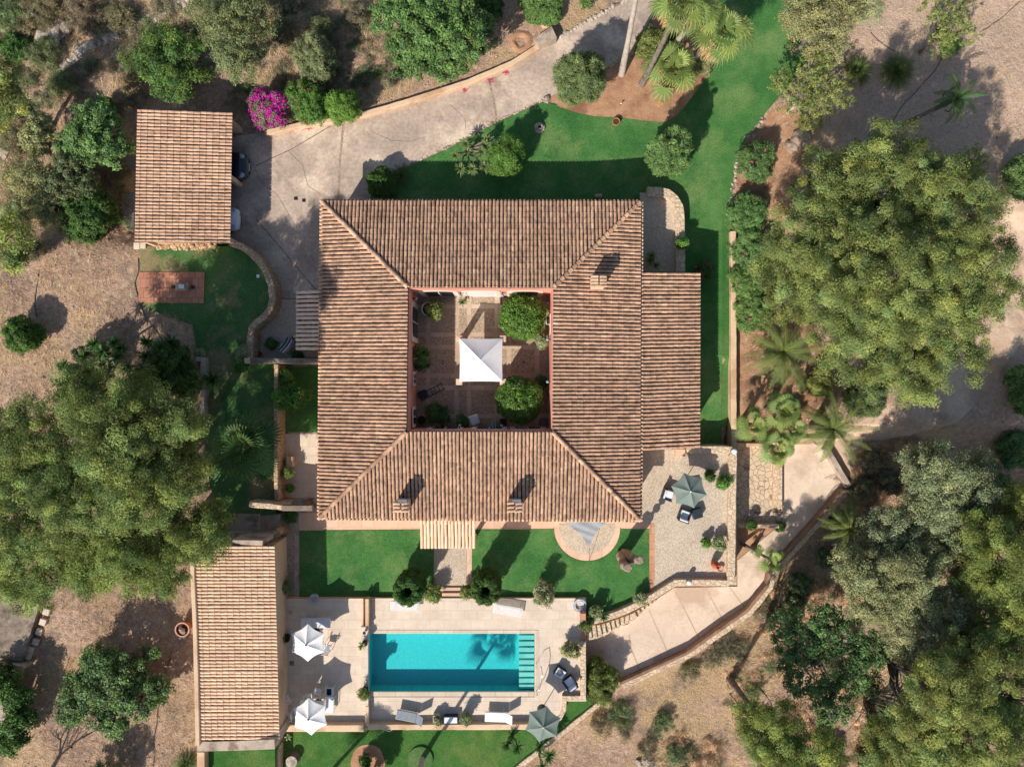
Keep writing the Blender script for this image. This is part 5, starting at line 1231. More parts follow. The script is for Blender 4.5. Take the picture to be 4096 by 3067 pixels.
def citrus(label, x, y, r, h):
    zc = CF+h*.66; k = (H-zc)/F; p = P(x, y, zc); t = thing("citrus_tree", label, "tree", (p.x, p.y, CF), 0, "round courtyard trees"); rm = r*k
    lob = [(0, 0, h*.66, rm*.9, rm*.9, h*.36)]+[(math.cos(a)*rm*.38, math.sin(a)*rm*.38, h*.66, rm*.58, rm*.58, h*.30) for a in (.5, 2.1, 3.6, 5.2)]
    crown_obj("crown", lob, 'citrus', 'citrus', t, 1.1); mb = MB(); mb.tube([(0, 0, -.05), (.03, 0, h*.35), (0, .04, h*.5)], [.09, .07, .06], 8)
    branches(mb, (0, .04, h*.45), [(rm*.4*math.cos(a), rm*.4*math.sin(a), h*.7) for a in (0, 1.6, 3.1, 4.7)], .05); mb.build("trunk", MAT['bark'], t); return t
citrus("round glossy green tree in the sunlit upper right of the courtyard", 2091, 1268, 97, 2.9)
citrus("round glossy green tree half in shade in the lower right of the courtyard", 2077, 1598, 99, 2.7)
# gazebo
t = thing("gazebo", "white pyramid canopy on four stone pillars in the middle of the courtyard", "gazebo"); gp = P(1924, 1440, 2.8); t.location = (gp.x, gp.y, CF)
hw = 86*(H-2.8)/F; hz = 2.3; ap = 3.12; mb = MB(); vs = []; m = 8
for k in range(4):
    a = Vector(((-1, 1)[k in (1, 2)], (-1, 1)[k in (2, 3)], 0))*hw; b = Vector(((-1, 1)[(k+1) % 4 in (1, 2)], (-1, 1)[(k+1) % 4 in (2, 3)], 0))*hw; rows = []
    for i in range(m+1):
        u_ = i/m; e = a.lerp(b, u_)*(1-.018*math.sin(math.pi*u_)); rows.append([Vector((e.x*v_, e.y*v_, ap+(hz-ap)*v_-.04*math.sin(math.pi*v_)*math.sin(math.pi*u_))) for v_ in [j/m for j in range(m+1)]]+[Vector((e.x*1.002, e.y*1.002, hz-.16))])
    fl = [p for r_ in rows for p in r_]; w1 = m+2; mb.add(fl, [(i*w1+j, i*w1+j+1, (i+1)*w1+j+1, (i+1)*w1+j) for i in range(m) for j in range(m+1)])
mb.build("canopy", MAT['whitefab'], t)
for sx in (-1, 1):
    for sy in (-1, 1):
        mb = MB(); mb.box((sx*(hw+.02), sy*(hw+.0), 1.1), (.30, .30, 2.2), bev=.02); mb.box((sx*(hw+.03), sy*(hw+.01), 2.13), (.40, .40, .10), bev=.02); mb.box((sx*(hw+.03), sy*(hw+.01), .15), (.42, .42, .3), bev=.02); mb.build("pillar", MAT['pink'], t)
mb = MB(); mb.tube([(0, 0, ap-.1), (0, 0, ap+.08)], [.05, .02], 8); mb.build("finial", MAT['white'], t)
# courtyard bits
t = thing("covered_chair", "chair draped with a crumpled white towel in the courtyard shade", "chair"); mb = MB(); mb.box((0, 0, .42), (.5, .5, .04)); mb.build("seat", MAT['iron'], t)
for sx in (-1, 1):
    for sy in (-1, 1): mb = MB(); mb.tube([(sx*.22, sy*.22, .42), (sx*.24, sy*.24, 0)], .018, 6); mb.build("leg", MAT['iron'], t)
put(t, 1895, 1680, CF+.45, R(18)); t.location.z = CF
mb = MB(); n = 14; vs = []
for j in range(n+1):
    for i in range(n+1):
        u_, v_ = i/n-.5, j/n-.5; vs.append((u_*.68, v_*.68, .50+.05*fbm(u_*3, v_*3, 2.2, 4)-(.12*ss(.36, .5, abs(u_))+.12*ss(.36, .5, abs(v_)))))
mb.add(vs, [(j*(n+1)+i, j*(n+1)+i+1, (j+1)*(n+1)+i+1, (j+1)*(n+1)+i) for j in range(n) for i in range(n)])
o = mb.build("towel", MAT['cushion'], smooth=True); o.location = t.location; o.rotation_euler = t.rotation_euler; lab(o, "crumpled white towel spread over a chair in the courtyard shade", "towel")
def ladder(x0, y0, x1, y1, zf):
    a, b = P(x0, y0, zf+.1), P(x1, y1, zf+.1); d = (b-a); L = d.length; t = thing("metal_ladder", "dark metal ladder lying flat on the shaded courtyard paving", "ladder", tuple(a), math.atan2(d.y, d.x))
    for s in (-1, 1): mb = MB(); mb.tube([(0, s*.22, 0), (L, s*.2, 0)], .025, 6); mb.build("rail", MAT['iron'], t)
    for i in range(7): mb = MB(); mb.tube([(L*(i+.5)/7, -.21, 0), (L*(i+.5)/7, .21, 0)], .018, 6); mb.build("rung", MAT['iron'], t)
ladder(1678, 1592, 1776, 1542, CF)
mb = MB(); p = P(1690, 1578, CF+.4); mb.box((p.x, p.y, CF+.36), (.6, .5, .04), rz=R(28), bev=.01)
for sx in (-1, 1):
    for sy in (-1, 1): mb.tube([(p.x+sx*.2, p.y+sy*.18, CF+.36), (p.x+sx*.22, p.y+sy*.2, CF)], .015, 5)
lab(mb.build("metal_side_table", MAT['iron']), "dark square metal table at the end of the ladder in the courtyard", "table")
mb = MB(); p = P(1975, 1700, CF+.8)
for i in range(3): mb.box((p.x-.05+i*.06, p.y, CF+.45), (.03, .62, .9), ry=.1*(i-1))
lab(mb.build("folded_screen", MAT['white']), "folded white screen standing against the lower courtyard wall", "screen")
for x, y, sx, sy, l_ in ((2092, 1714, 34, 12, "white-rimmed black trough against the lower courtyard wall"), (2192, 1281, 12, 32, "white-rimmed black trough against the right courtyard wall")):
    mb = MB(); zt = CF+.45; a, b = P(x-sx/2, y-sy/2, zt), P(x+sx/2, y+sy/2, zt); w_, h_ = b.x-a.x, a.y-b.y; cx, cy = (a.x+b.x)/2, (a.y+b.y)/2
    t = thing("window_trough", l_, "trough", (cx, cy, CF)); mb = MB()
    for dx, dy, lx, ly in ((0, h_/2, w_, .03), (0, -h_/2, w_, .03), (w_/2, 0, .03, h_), (-w_/2, 0, .03, h_)): mb.box((dx, dy, .43), (lx, ly, .05))
    mb.build("rim", MAT['white'], t); mb = MB(); mb.box((0, 0, .2), (w_-.04, h_-.04, .4)); mb.build("body", MAT['iron'], t)
def hose(x, y, r, zf, label, mat='white', turns=9, hang=0.0):
    k = (H-zf)/F*r; p = P(x, y, zf+.06); t = []; N_ = turns*22
    for i in range(N_):
        a = i/22*2*math.pi; rr = k*(.55+.4*abs(math.sin(i*.013*7+1.3)))*(1+.06*math.sin(a*1.7+i*.05)); t.append((p.x+rr*math.cos(a)+.03*math.sin(i*.11), p.y+rr*math.sin(a)+.03*math.cos(i*.07), zf+.03+.10*i/N_+.02*math.sin(a*2.3)))
    mb = MB(); mb.tube(t, .016, 5); lab(mb.build("garden_hose", MAT[mat], smooth=True), label, "hose", "coiled hoses"); 
MAT['hosew'] = simple("pale_hose", (.62, .66, .72), .4, .1, 5, .5)
hose(1256, 2397, 21, WT+.05, "coiled pale hose at the top of the umbrella terrace", 'hosew')
hose(2318, 2420, 27, DK+.03, "large coiled white hose at the top right corner of the pool deck", 'hosew', 12)
hose(2176, 1691, 21, CF+.02, "coiled grey hose in the lower right courtyard corner", 'greyfab', 8)
# pool handrail, sail, sculpture, jug, lamps
t = thing("pool_handrail", "bent steel handrail at the steps end of the pool", "handrail", tuple(P(2148, 2700, DK)))
for y_ in (2650, 2760):
    b = P(2146, y_, DK); e = P(2166, (2665 if y_ == 2650 else 2728), DK+.85); mb = MB(); o0 = t.location
    mb.tube([b-o0, (b.x-o0.x, b.y-o0.y, .8), (e.x-o0.x, e.y-o0.y, .85)], .02, 8); mb.build("post", MAT['steel'], t, smooth=True)
mb = MB(); e1, e2 = P(2166, 2665, DK+.85)-o0, P(2166, 2728, DK+.85)-o0; mb.tube([e1, (e1+e2)/2+Vector((.05, 0, 0)), e2], .02, 8); mb.build("rail", MAT['steel'], t, smooth=True)
MAT['sailm'] = simple("grey_shade_cloth", L_((150, 152, 154)), .8, .05, 3, .1, bump=.2)
A_, B_, C_ = P(2258, 2086, 2.75), P(2426, 2086, 2.75), P(2358, 2190, 2.2); t = thing("shade_sail", "grey triangular shade sail stretched over the round patio", "shade sail", tuple(P(2348, 2110, 2.5))); mb = MB(); n = 12; vs = []; o0 = t.location; idx = {}
for i in range(n+1):
    for j in range(n+1-i):
        a_, b_ = i/n, j/n; c0 = 1-a_-b_; p = A_*a_+B_*b_+C_*c0; cen = (A_+B_+C_)/3
        pull = 1-1.55*(a_*c0)*.62-1.55*(b_*c0)*.62-.2*a_*b_; p = cen+(p-cen)*pull; p.z += .04*math.sin(j*1.9+i) + .06*a_*b_; idx[(i, j)] = len(vs); vs.append(p-o0)
fs = []
for i in range(n):
    for j in range(n-i):
        fs.append((idx[(i, j)], idx[(i+1, j)], idx[(i, j+1)]))
        if j < n-i-1: fs.append((idx[(i+1, j)], idx[(i+1, j+1)], idx[(i, j+1)]))
mb.add(vs, fs); mb.build("cloth", MAT['sailm'], t, smooth=True)
mb = MB(); mb.tube([C_-o0, P(2357, 2243, .03)-o0], .012, 5); mb.build("rope", MAT['iron'], t)
t = thing("stone_sculpture", "two leaning weathered stone columns joined at the base on the lawn corner", "sculpture", tuple(P(2488, 2212, .04)))
def column(mb, a, b, r0, r1):
    path = []; rad = []
    for i in range(14):
        s = i/13; p = a.lerp(b, s)+Vector((.05*math.sin(s*7), .05*math.cos(s*5), 0)); path.append(p); rad.append((r0*(1-s)+r1*s)*(1+.10*math.sin(s*13+a.x)))
    path.append(path[-1]+Vector((0, 0, .05))); rad.append(rad[-1]*.7)
    mb.tube(path, rad, 14)
o0 = t.location
for a, b, r0, r1 in ((P(2482, 2222, .0), P(2512, 2272, 2.7), .36, .30), (P(2492, 2212, .0), P(2560, 2240, 3.0), .30, .30)):
    mb = MB(); column(mb, a-o0, b-o0, r0, r1); c = mb.build("column", MAT['sculpt'], t, smooth=True)
    d_ = c.modifiers.new("sub", 'SUBSURF'); d_.levels = 2; d_.render_levels = 2; tx = bpy.data.textures.new("rough", 'CLOUDS'); tx.noise_scale = .35; dm = c.modifiers.new("rough", 'DISPLACE'); dm.texture = tx; dm.strength = .14
def jug(x, y, h, r, zf):
    p = P(x, y, zf); t = thing("clay_jug", "tall terracotta jug standing near the lower right corner of the pebbled terrace", "jug", tuple(p)); mb = MB()
    mb.lathe([(0, 0), (r*.5, 0), (r*.62, .06), (r*.95, h*.32), (r, h*.5), (r*.85, h*.68), (r*.42, h*.82), (r*.36, h*.92), (r*.50, h), (r*.40, h), (r*.28, h*.9), (0, h*.85)], n=24); mb.build("body", MAT['pot_red'], t, smooth=True)
    mb = MB(); mb.tube([(r*.4, 0, h*.92), (r*.85, 0, h*.88), (r*.8, 0, h*.68)], .02, 6); mb.build("handle", MAT['pot_red'], t)
jug(2852, 2250, 1.15, .27, .1)
pot(2882, 2274, 13, .22, .1, "faded pink clay pot beside the tall terracotta jug", 'pot_pink', soil=False)
for x, y, r, l_ in ((2939, 1805, 12, "round white lamp on the top right corner of the terrace parapet"), (2758, 2331, 10.5, "round white lamp on the bottom terrace parapet")):
    k = r*(H-.8)/F; p = P(x, y, .8); t = thing("parapet_lamp", l_, "lamp", (p.x, p.y, .56), 0, "round lamps on the terrace parapet"); mb = MB(); mb.lathe([(k*1.05, 0), (k*1.05, .05), (k*.95, .07)], n=20, cap=True); mb.build("base", MAT['iron'], t)
    mb = MB(); mb.lathe([(k*.9, .06), (k, .14), (k*.85, .24), (k*.45, .27), (0, .28)], n=20); mb.build("globe", MAT['white'], t, smooth=True)
mb = MB(); box_px(mb, 2702, 1796, 2742, 1826, .1, .45, bev=.02); lab(mb.build("stone_block", MAT['pink']), "square pale block by the door at the top of the pebbled terrace", "block")
GT = "small plants on the pebbled terrace"
bush("terrace_shrub", "airy green shrub near the right parapet above the terrace middle", "shrub", 2892, 1927, 31, .9, 'bush', 'fresh', GT, zb=.1, dens=.55)
bush("terrace_shrub", "dark little shrub behind the upper green parasol", "shrub", 2838, 1903, 19, .8, 'bush', 'dark', GT, zb=.1)
bush("topiary_ball", "small clipped green ball on the pebbled terrace", "topiary", 2823, 2170, 16, .75, 'clip', 'fresh', zb=.1, single=True)
bush("terrace_shrub", "airy grey-green shrub beside the small clipped ball", "shrub", 2874, 2171, 26, .95, 'bush', 'olive', GT, zb=.1, dens=.6)
# cars
def car(x_front, yc, L_, W_, hgt, body, label, nose_round, plate_):
    xf = P(x_front, yc, .6); cy = xf.y; t = thing("parked_car", label, "car", (xf.x-L_/2, cy, .03), 0, "cars under the carport")
    def loft(secs, name, mat, parent=t, n=18, sm=True):
        mb = MB(); vs = []
        for x, hw, z0, z1, rnd in secs:
            for k in range(n):
                a = 2*math.pi*k/n; c, s = math.cos(a), math.sin(a); e = rnd
                px = math.copysign(abs(c)**e, c)*hw; pz = (z0+z1)/2+math.copysign(abs(s)**e, s)*(z1-z0)/2; vs.append((x, px, pz))
        fs = [(i*n+k, i*n+(k+1) % n, (i+1)*n+(k+1) % n, (i+1)*n+k) for i in range(len(secs)-1) for k in range(n)]; fs += [tuple(range(n))[::-1], tuple((len(secs)-1)*n+k for k in range(n))]
        mb.add(vs, fs); return mb.build(name, MAT[mat], parent, smooth=sm)
    h2 = L_/2; w2 = W_/2
    b = loft([(-h2, w2*.7, .35, .75, .5), (-h2+.08, w2*.9, .25, .95, .45), (-h2+.5, w2*.98, .2, 1.0, .4), (-.3, w2, .2, .97, .4), (h2*.45, w2*.99, .2, .93, .42), (h2-.55, w2*.96, .2, .84, .45), (h2-.25, w2*.90, .22, .74, .5), (h2-.07, w2*(.72 if nose_round else .8), .28, .62, .55), (h2, w2*(.5 if nose_round else .62), .34, .52, .6)], "body", body)
    loft([(-h2+.35, w2*.6, .85, 1.05, .5), (-h2+.7, w2*.78, .85, hgt-.06, .45), (-.3, w2*.80, .85, hgt, .42), (.35, w2*.78, .85, hgt-.06, .45), (h2*.52, w2*.72, .8, .93, .5)], "cabin", 'glass')
    mb = MB(); mb.box((-.35, 0, hgt+.0), (1.1, W_*.62, .03), bev=.012); mb.build("roof_panel", MAT[body], t)
    for s in (-1, 1):
        mb = MB(); mb.lathe([(0, .035), (.10, .03), (.15, 0)], n=12); vs = [(h2-.38+p[0]*1.5, s*w2*.66+p[1]*1.1, .74+p[2]*.8+.02) for p in mb.v]; mb.v = vs; mb.build("headlight", MAT['lens'], t, smooth=True)
        mb = MB(); mb.box((h2*.38, s*(w2+.08), .98), (.12, .16, .12), bev=.03); mb.build("mirror", MAT[body], t)
        for x in (-h2+.75, h2-.82):
            mb = MB(); vs0 = MB(); vs0.lathe([(.19, -.1), (.30, -.1), (.32, -.06), (.32, .06), (.30, .1), (.19, .1)], n=20); mb.add([(x+p[0], s*(w2-.12)+p[2], .32+p[1]) for p in vs0.v], vs0.f); wh = mb.build("wheel", MAT['iron'], t)
            mb = MB(); vs0 = MB(); vs0.lathe([(0, .07), (.06, .07), (.19, .05)], n=12); mb.add([(x+p[0], s*(w2-.12)+s*p[2], .32+p[1]) for p in vs0.v], vs0.f); mb.build("rim", MAT['alu'], wh)
    mb = MB(); mb.box((h2+.005, 0, .42), (.02, .5, .11)); mb.build("number_plate", MAT['white'], t)
    mb = MB(); mb.box((h2-.015, 0, .30), (.05, W_*.5, .10), bev=.01); mb.build("grille", MAT['iron'], t)
    for s in (-1, 1): mb = MB(); mb.tube([(h2-.42, s*w2*.45, .80), (h2-1.15, s*w2*.55, .895)], .012, 5); mb.build("bonnet_crease", MAT[body], t)
    return t
MAT['lens'] = simple("headlight_lens", (.55, .60, .66), .1, .05, 5, .8)
def paint(nm, c):
    t = NT(nm); t.b.inputs["Coat Weight"].default_value = 1.0; t.b.inputs["Coat Roughness"].default_value = .04; return t.done(c, .35, .5)
MAT['black_paint'] = paint("black_paint", (.012, .016, .03)); MAT['white_paint'] = paint("white_paint", (.70, .74, .80))
car(993, 666, 4.2, 1.86, 1.42, 'black_paint', "black car with its rounded bonnet poking out of the carport", True, True)
car(957, 877, 3.7, 1.62, 1.5, 'white_paint', "white car with its bonnet poking out of the lower end of the carport", False, True)
# small ground things
def cover(x, y, sx, sy, z, mat, name, label, cat, h=.03, rz=0, follow=False):
    p = G(x, y) if follow else P(x, y, z); mb = MB(); k = (H-p.z)/F; mb.box((0, 0, h/2), (sx*k, sy*k, h), rz=rz, bev=min(.01, h*.4)); o = mb.build(name, MAT[mat]); o.location = (p.x, p.y, p.z); lab(o, label, cat); return o
cover(1184, 794, 15, 14, 0, 'iron', "drain_grate", "left dark square drain grate in the driveway", "drain", .045)
cover(1216, 802, 14, 14, 0, 'iron', "drain_grate", "right dark square drain grate in the driveway", "drain", .045)
cover(1186, 1158, 25, 27, 0, 'deck', "concrete_cover", "pale concrete cover at the edge of the pebble yard", "cover", .05)
cover(1160, 2447, 17, 16, WT, 'render_grey', "skimmer_lid", "upper square lid in the umbrella terrace paving", "lid", .008)
cover(1167, 2651, 18, 18, WT, 'render_dark', "skimmer_lid", "lower square lid in the umbrella terrace paving", "lid", .008)
cover(515, 654, 44, 54, 0, 'slate', "slate_slab", "upper grey slate slab beside the left edge of the carport", "slab", .3, follow=True) if False else None
MAT['slate'] = two("grey_slate", L_((104, 106, 104)), L_((132, 134, 130)), 1.5, None, 1, .4, 10, .02)
cover(524, 655, 44, 55, 0, 'slate', "slate_slab", "upper grey slate slab beside the left edge of the carport", "slab", .08, R(-3), True)
cover(513, 853, 52, 165, 0, 'slate', "slate_slab", "long grey slate slab beside the left edge of the carport", "slab", .08, R(-2), True)
cover(548, 984, 24, 26, 1.08, 'deck', "square_slab", "left pale paving slab at the lower left carport corner", "slab", .06)
cover(573, 983, 22, 24, 1.08, 'deck', "square_slab", "right pale paving slab at the lower left carport corner", "slab", .06)
t = thing("well_hatch", "grey stone well hatch with a white lid on the terracotta patio", "hatch", tuple(P(735, 1149, 1.12))); mb = MB(); k = 44/2731
mb.box((0, 0, .16), (50*k*.98, 32*k*.98, .32), bev=.03); mb.build("kerb", MAT['render_grey'], t); mb = MB(); mb.box((.02, .0, .35), (22*k, 17*k, .05), bev=.01); mb.build("lid", MAT['white'], t)
for x, l_ in ((693, "left"), (772, "right")): cover(x, 1149, 13, 12, 1.12, 'pot_dark', "loose_brick", "small loose brick on the patio to the %s of the well hatch" % l_, "brick", .08)
# driveway block, mill stone, pots on the lawn
cb = [P(*q, .75) for q in T(2048, 0, [(185, 340), (340, 225), (387, 325), (228, 392)])]
mb = MB(); mb.prism([(p.x, p.y) for p in cb][::-1], -.1, .75); lab(mb.build("concrete_block", MAT['render_grey']), "large tilted concrete block at the upper edge of the driveway", "block")
cover(2183, 100, 30, 28, 0, 'render_sand', "meter_box", "small square box in the dirt behind the concrete block", "box", .35, R(-10), True)
p = G(2158, 513, .06); t = thing("stone_well_ring", "round pale millstone basin in the north lawn", "basin", tuple(p)); mb = MB(); mb.lathe([(.36, 0), (.36, .10), (.33, .14), (.20, .15), (.19, .30), (.12, .30), (.11, .18), (0, .17)], n=26); mb.build("ring", MAT['rockw'], t)
mb = MB(); mb.lathe([(0, .2), (.105, .19)], n=14); mb.build("soil", MAT['soil'], t)
p = G(2465, 486, .06); pot(2465, 486, 15, .32, p.z, "round terracotta pot at the edge of the palm bed on the lawn", 'pot')
mb = MB(); rock(mb, Vector((0, 0, .12)), .26); o = mb.build("boundary_stone", MAT['rockw']); o.location = G(2186, 402); lab(o, "single pale boulder by the driveway edge left of the round feathery bush", "boulder")
cover(2634, 416, 30, 24, 0, 'terra', "flat_stone", "flat pinkish stone lying in the palm bed", "stone", .12, R(-35), True)
cover(1032, 1105, 12, 12, 1.07, 'white', "sprinkler_cover", "tiny white cover in the shaded west lawn", "cover", .03)
cover(2391, 789, 26, 11, 0, 'render_grey', "utility_box", "small grey box against the north side of the house", "box", .5, 0, True)
t = thing("sprinkler", "small upright sprinkler in the palm bed", "sprinkler", tuple(G(2481, 424))); mb = MB(); mb.tube([(0, 0, 0), (0, 0, .35)], .02, 6); mb.build("riser", MAT['iron'], t); mb = MB(); mb.box((0, 0, .36), (.12, .05, .05)); mb.build("head", MAT['white'], t)
# earth pit
mb = MB(); n = 20; p0 = G(2083, 168)
for j, (rr, zz) in enumerate([(.15, -.05), (.35, .02), (.50, .16), (.62, .10), (.80, .015)]):
    for i in range(n): a = 6.283*i/n; mb.v.append((rr*math.cos(a)*(1+.1*math.sin(3*a)), rr*math.sin(a), zz+.03*math.sin(5*a+j))); mb.t.append((1, 1, 1))
for j in range(4):
    for i in range(n): mb.f.append([j*n+i, j*n+(i+1) % n, (j+1)*n+(i+1) % n, (j+1)*n+i]); mb.mi.append(0)
o = mb.build("earth_mound", MAT['bedsoil'], smooth=True); o.location = p0; o["kind"] = "structure"
# hoses on the ground
def cable(pts, label, mat='iron', r=.025, cat="pipe", name="irrigation_pipe", off=.03, zf=None):
    W_ = []
    for i in range(len(pts)-1):
        a, b = Vector(pts[i]), Vector(pts[i+1]); m = max(2, int((b-a).length/14)); W_ += [a.lerp(b, k/m) for k in range(m)]
    W_.append(Vector(pts[-1])); q = [(G(v.x+2*math.sin(i*.7), v.y+2*math.cos(i*.9), off) if zf is None else P(v.x, v.y, zf)) for i, v in enumerate(W_)]; mb = MB(); c = q[0]; mb.tube([p-c for p in q], r, 5); o = mb.build(name, MAT[mat], smooth=True); o.location = c; lab(o, label, cat)
MAT['pipeg'] = simple("green_grey_pipe", L_((84, 92, 84)), .6, .1, 5)
cable(T(0, 768, [(1192, 570), (1190, 690), (1166, 780), (1185, 890), (1205, 970), (1240, 1050), (1400, 1280)]), "grey-green pipe running down the left side of the terracotta patio", 'pipeg', .03)
cable(T(0, 768, [(330, 700), (312, 850), (297, 985), (310, 1080)]), "grey-green pipe ending at the lone round bush on the left", 'pipeg', .03)
cable(T(3072, 0, [(2175, 5), (2050, 130), (1900, 240), (1830, 275)]), "black pipe crossing the pale dirt in the top right corner", 'iron', .02)
cable(T(3072, 0, [(1520, 455), (1450, 600), (1300, 765), (1120, 960), (1050, 1110)]), "long black pipe crossing the shaded dirt towards the big pine", 'iron', .02)
cable(T(3072, 0, [(885, 275), (940, 350), (1100, 445)]), "short black pipe in the shaded dirt below the pale olive", 'iron', .02)
cable(T(0, 2299, [(1480, 650), (1410, 930), (1370, 1120), (1330, 1400), (1322, 1660)]), "thin black pipe running down the dirt left of the pool house", 'iron', .018)
cable(T(0, 768, [(1280, 985), (1400, 1015), (1560, 1035)]), "short dark pipe below the terracotta patio", 'iron', .02)
# lower left corner
MAT['tankm'] = two('stained_concrete', L_((150, 138, 128)), L_((190, 176, 162)), .9, L_((104, 96, 90)), .7, .4, 20, .02, fine=((.7, .68, .66), (1.08, 1.08, 1.08)), fs=4, famt=.7)
q = [P(*v, 1.55) for v in T(0, 2299, [(60, 205), (330, 290), (185, 745), (-160, 690), (-60, 205)])]; mb = MB(); mb.prism([(p.x, p.y) for p in q][::-1], .6, 1.55); lab(mb.build("concrete_tank", MAT['render_dark']), "raised concrete tank slab at the left edge with lichen stains", "tank")
for k, (x, y) in enumerate([(415, 310), (385, 398), (350, 482), (320, 567), (277, 637), (256, 693)]):
    u_, v_ = T(0, 2299, [(x, y)])[0]; cover(u_, v_, 26-k, 25, 0, 'deck', "stepping_stone", ("topmost", "second", "third", "fourth", "fifth", "lowest")[k]+" square stepping stone along the concrete tank", "stepping stone", .22, R(-18), True)["group"] = "stepping stones beside the concrete tank"
for k, (x, y) in enumerate([(62, 130), (130, 130), (198, 125), (262, 120)]):
    u_, v_ = T(0, 2299, [(x, y)])[0]; cover(u_, v_, 27, 44, 0, 'deck', "path_slab", ("leftmost", "second", "third", "rightmost")[k]+" slab in the row above the concrete tank", "slab", .15, R(6), True)["group"] = "slabs above the concrete tank"
cover(166, 2412, 30, 32, 0, 'render_grey', "stone_post", "grey stone post at the top right corner of the concrete tank", "post", .7, R(-15), True)
pot(728, 2518, 29, .7, 1.0, "huge terracotta pot with debris beside the pool house", 'pot', 'pot_pink')
mb = MB(); rock(mb, Vector((0, 0, .0)), .25); o = mb.build("pot_debris", MAT['rockw']); pp = P(730, 2522, 1.68); o.location = pp; lab(o, "grey lump of rubble inside the huge terracotta pot", "rubble")
cover(733, 2553, 34, 20, 0, 'slate', "plastic_crate", "small grey crate just below the huge terracotta pot", "crate", .2, R(8), True)
q = [P(*v, 2.2) for v in T(0, 2299, [(-60, 1000), (120, 1040), (60, 1230), (0, 1320), (-60, 1330)])]; mb = MB(); mb.prism([(p.x, p.y) for p in q][::-1], .6, 2.2); lab(mb.build("garden_shed", MAT['render_grey']), "pinkish grey shed corner at the left edge between the shrubs", "shed")
# beach things in the west yard
t = thing("deck_chair", "folding deck chair with blue, yellow and red striped cloth in the pebble yard", "deck chair"); cols = [((.02, .05, .25), 'Blue'), ((.7, .6, .1), 'Y'), ((.02, .05, .25), 'B'), ((.75, .75, .75), 'W'), ((.5, .04, .04), 'R')]
sf = thing("x", None, None); bpy.data.objects.remove(sf)
mb = MB(); slots = []
for k, (c, nn) in enumerate(cols):
    slots.append(simple("stripe_"+str(k), c, .8, .08, 6)); pr = []
    for j in range(9):
        s = j/8; x = -.5+s*1.0; z = .28+.45*s-.22*math.sin(math.pi*s); pr += [(x, -.25+.1*k, z), (x, -.25+.1*(k+1), z)]
    mb.add(pr, [(2*j, 2*j+1, 2*j+3, 2*j+2) for j in range(8)], mi=k)
mb.build("cloth", slots, t)
for s in (-1, 1): mb = MB(); mb.tube([(-.55, s*.27, .25), (.52, s*.27, .75)], .02, 6); mb.tube([(-.35, s*.29, .0), (.35, s*.29, .5)], .02, 6); mb.tube([(.5, s*.29, .0), (-.5, s*.29, .3)], .018, 6); mb.build("side_frame", MAT['alu'], t)
put(t, 1144, 1381, .5, R(-118)); t.location.z = .04
mb = MB(); n = 24; m = 12; vs = []; fs = []
for j in range(m+1):
    for i in range(n): th = math.pi*j/m; a = 6.283*i/n; vs.append((.21*math.sin(th)*math.cos(a), .21*math.sin(th)*math.sin(a), .21*math.cos(th)))
for j in range(m):
    for i in range(n): mb.f.append([j*n+i, (j+1)*n+i, (j+1)*n+(i+1) % n, j*n+(i+1) % n]); mb.mi.append((i//4) % 5)
mb.v = vs; mb.t = [(1, 1, 1)]*len(vs); o = mb.build("beach_ball", slots, smooth=True); pp = P(1180, 1350, .25); o.location = (pp.x, pp.y, .245); o.rotation_euler = (.9, .3, .5); lab(o, "striped beach ball half under the small west porch roof", "ball")
bush("potted_shrub", "dark round shrub in the pebble yard left of the deck chair", "plant", 1086, 1376, 20, .9, 'bush', 'dark', zb=.04)
pot(1036, 1414, 9, .4, .04, "small dark red pot in the corner of the pebble yard", 'pot_red')
bush("potted_shrub", "low dark plant by the foot of the straight grey wall", "plant", 1190, 1418, 22, .6, 'bush', 'dark', zb=.04, ry=13)
# alley plants
mb = MB(); box_px(mb, 1145, 1826, 1170, 1868, 0, .6); lab(mb.build("stone_basin", MAT['render_sand']), "tall pale stone basin against the side yard wall", "basin")
pot(1149, 1889, 12, .4, .02, "small pot below the stone basin in the side yard", 'pot'); bush("potted_shrub", "pale green plant with pink tips in the side yard", "plant", 1150, 1889, 18, .7, 'long', 'ygreen', zb=.35)
pot(1162, 1953, 13, .4, .02, "dark pot near the iron gate in the side yard", 'pot_dark'); bush("potted_shrub", "small green plant in the dark side yard pot", "plant", 1160, 1951, 10, .35, 'bush', 'fresh', zb=.38)
bush("side_yard_shrub", "dark bush just below the gateway lintel", "shrub", 1163, 2062, 26, .9, 'long', 'dark', zb=.0)
bush("side_yard_shrub", "leafy bush beside the pool house wall above the umbrella terrace", "shrub", 1136, 2342, 30, 1.1, 'long', 'olive_d', zb=.0)
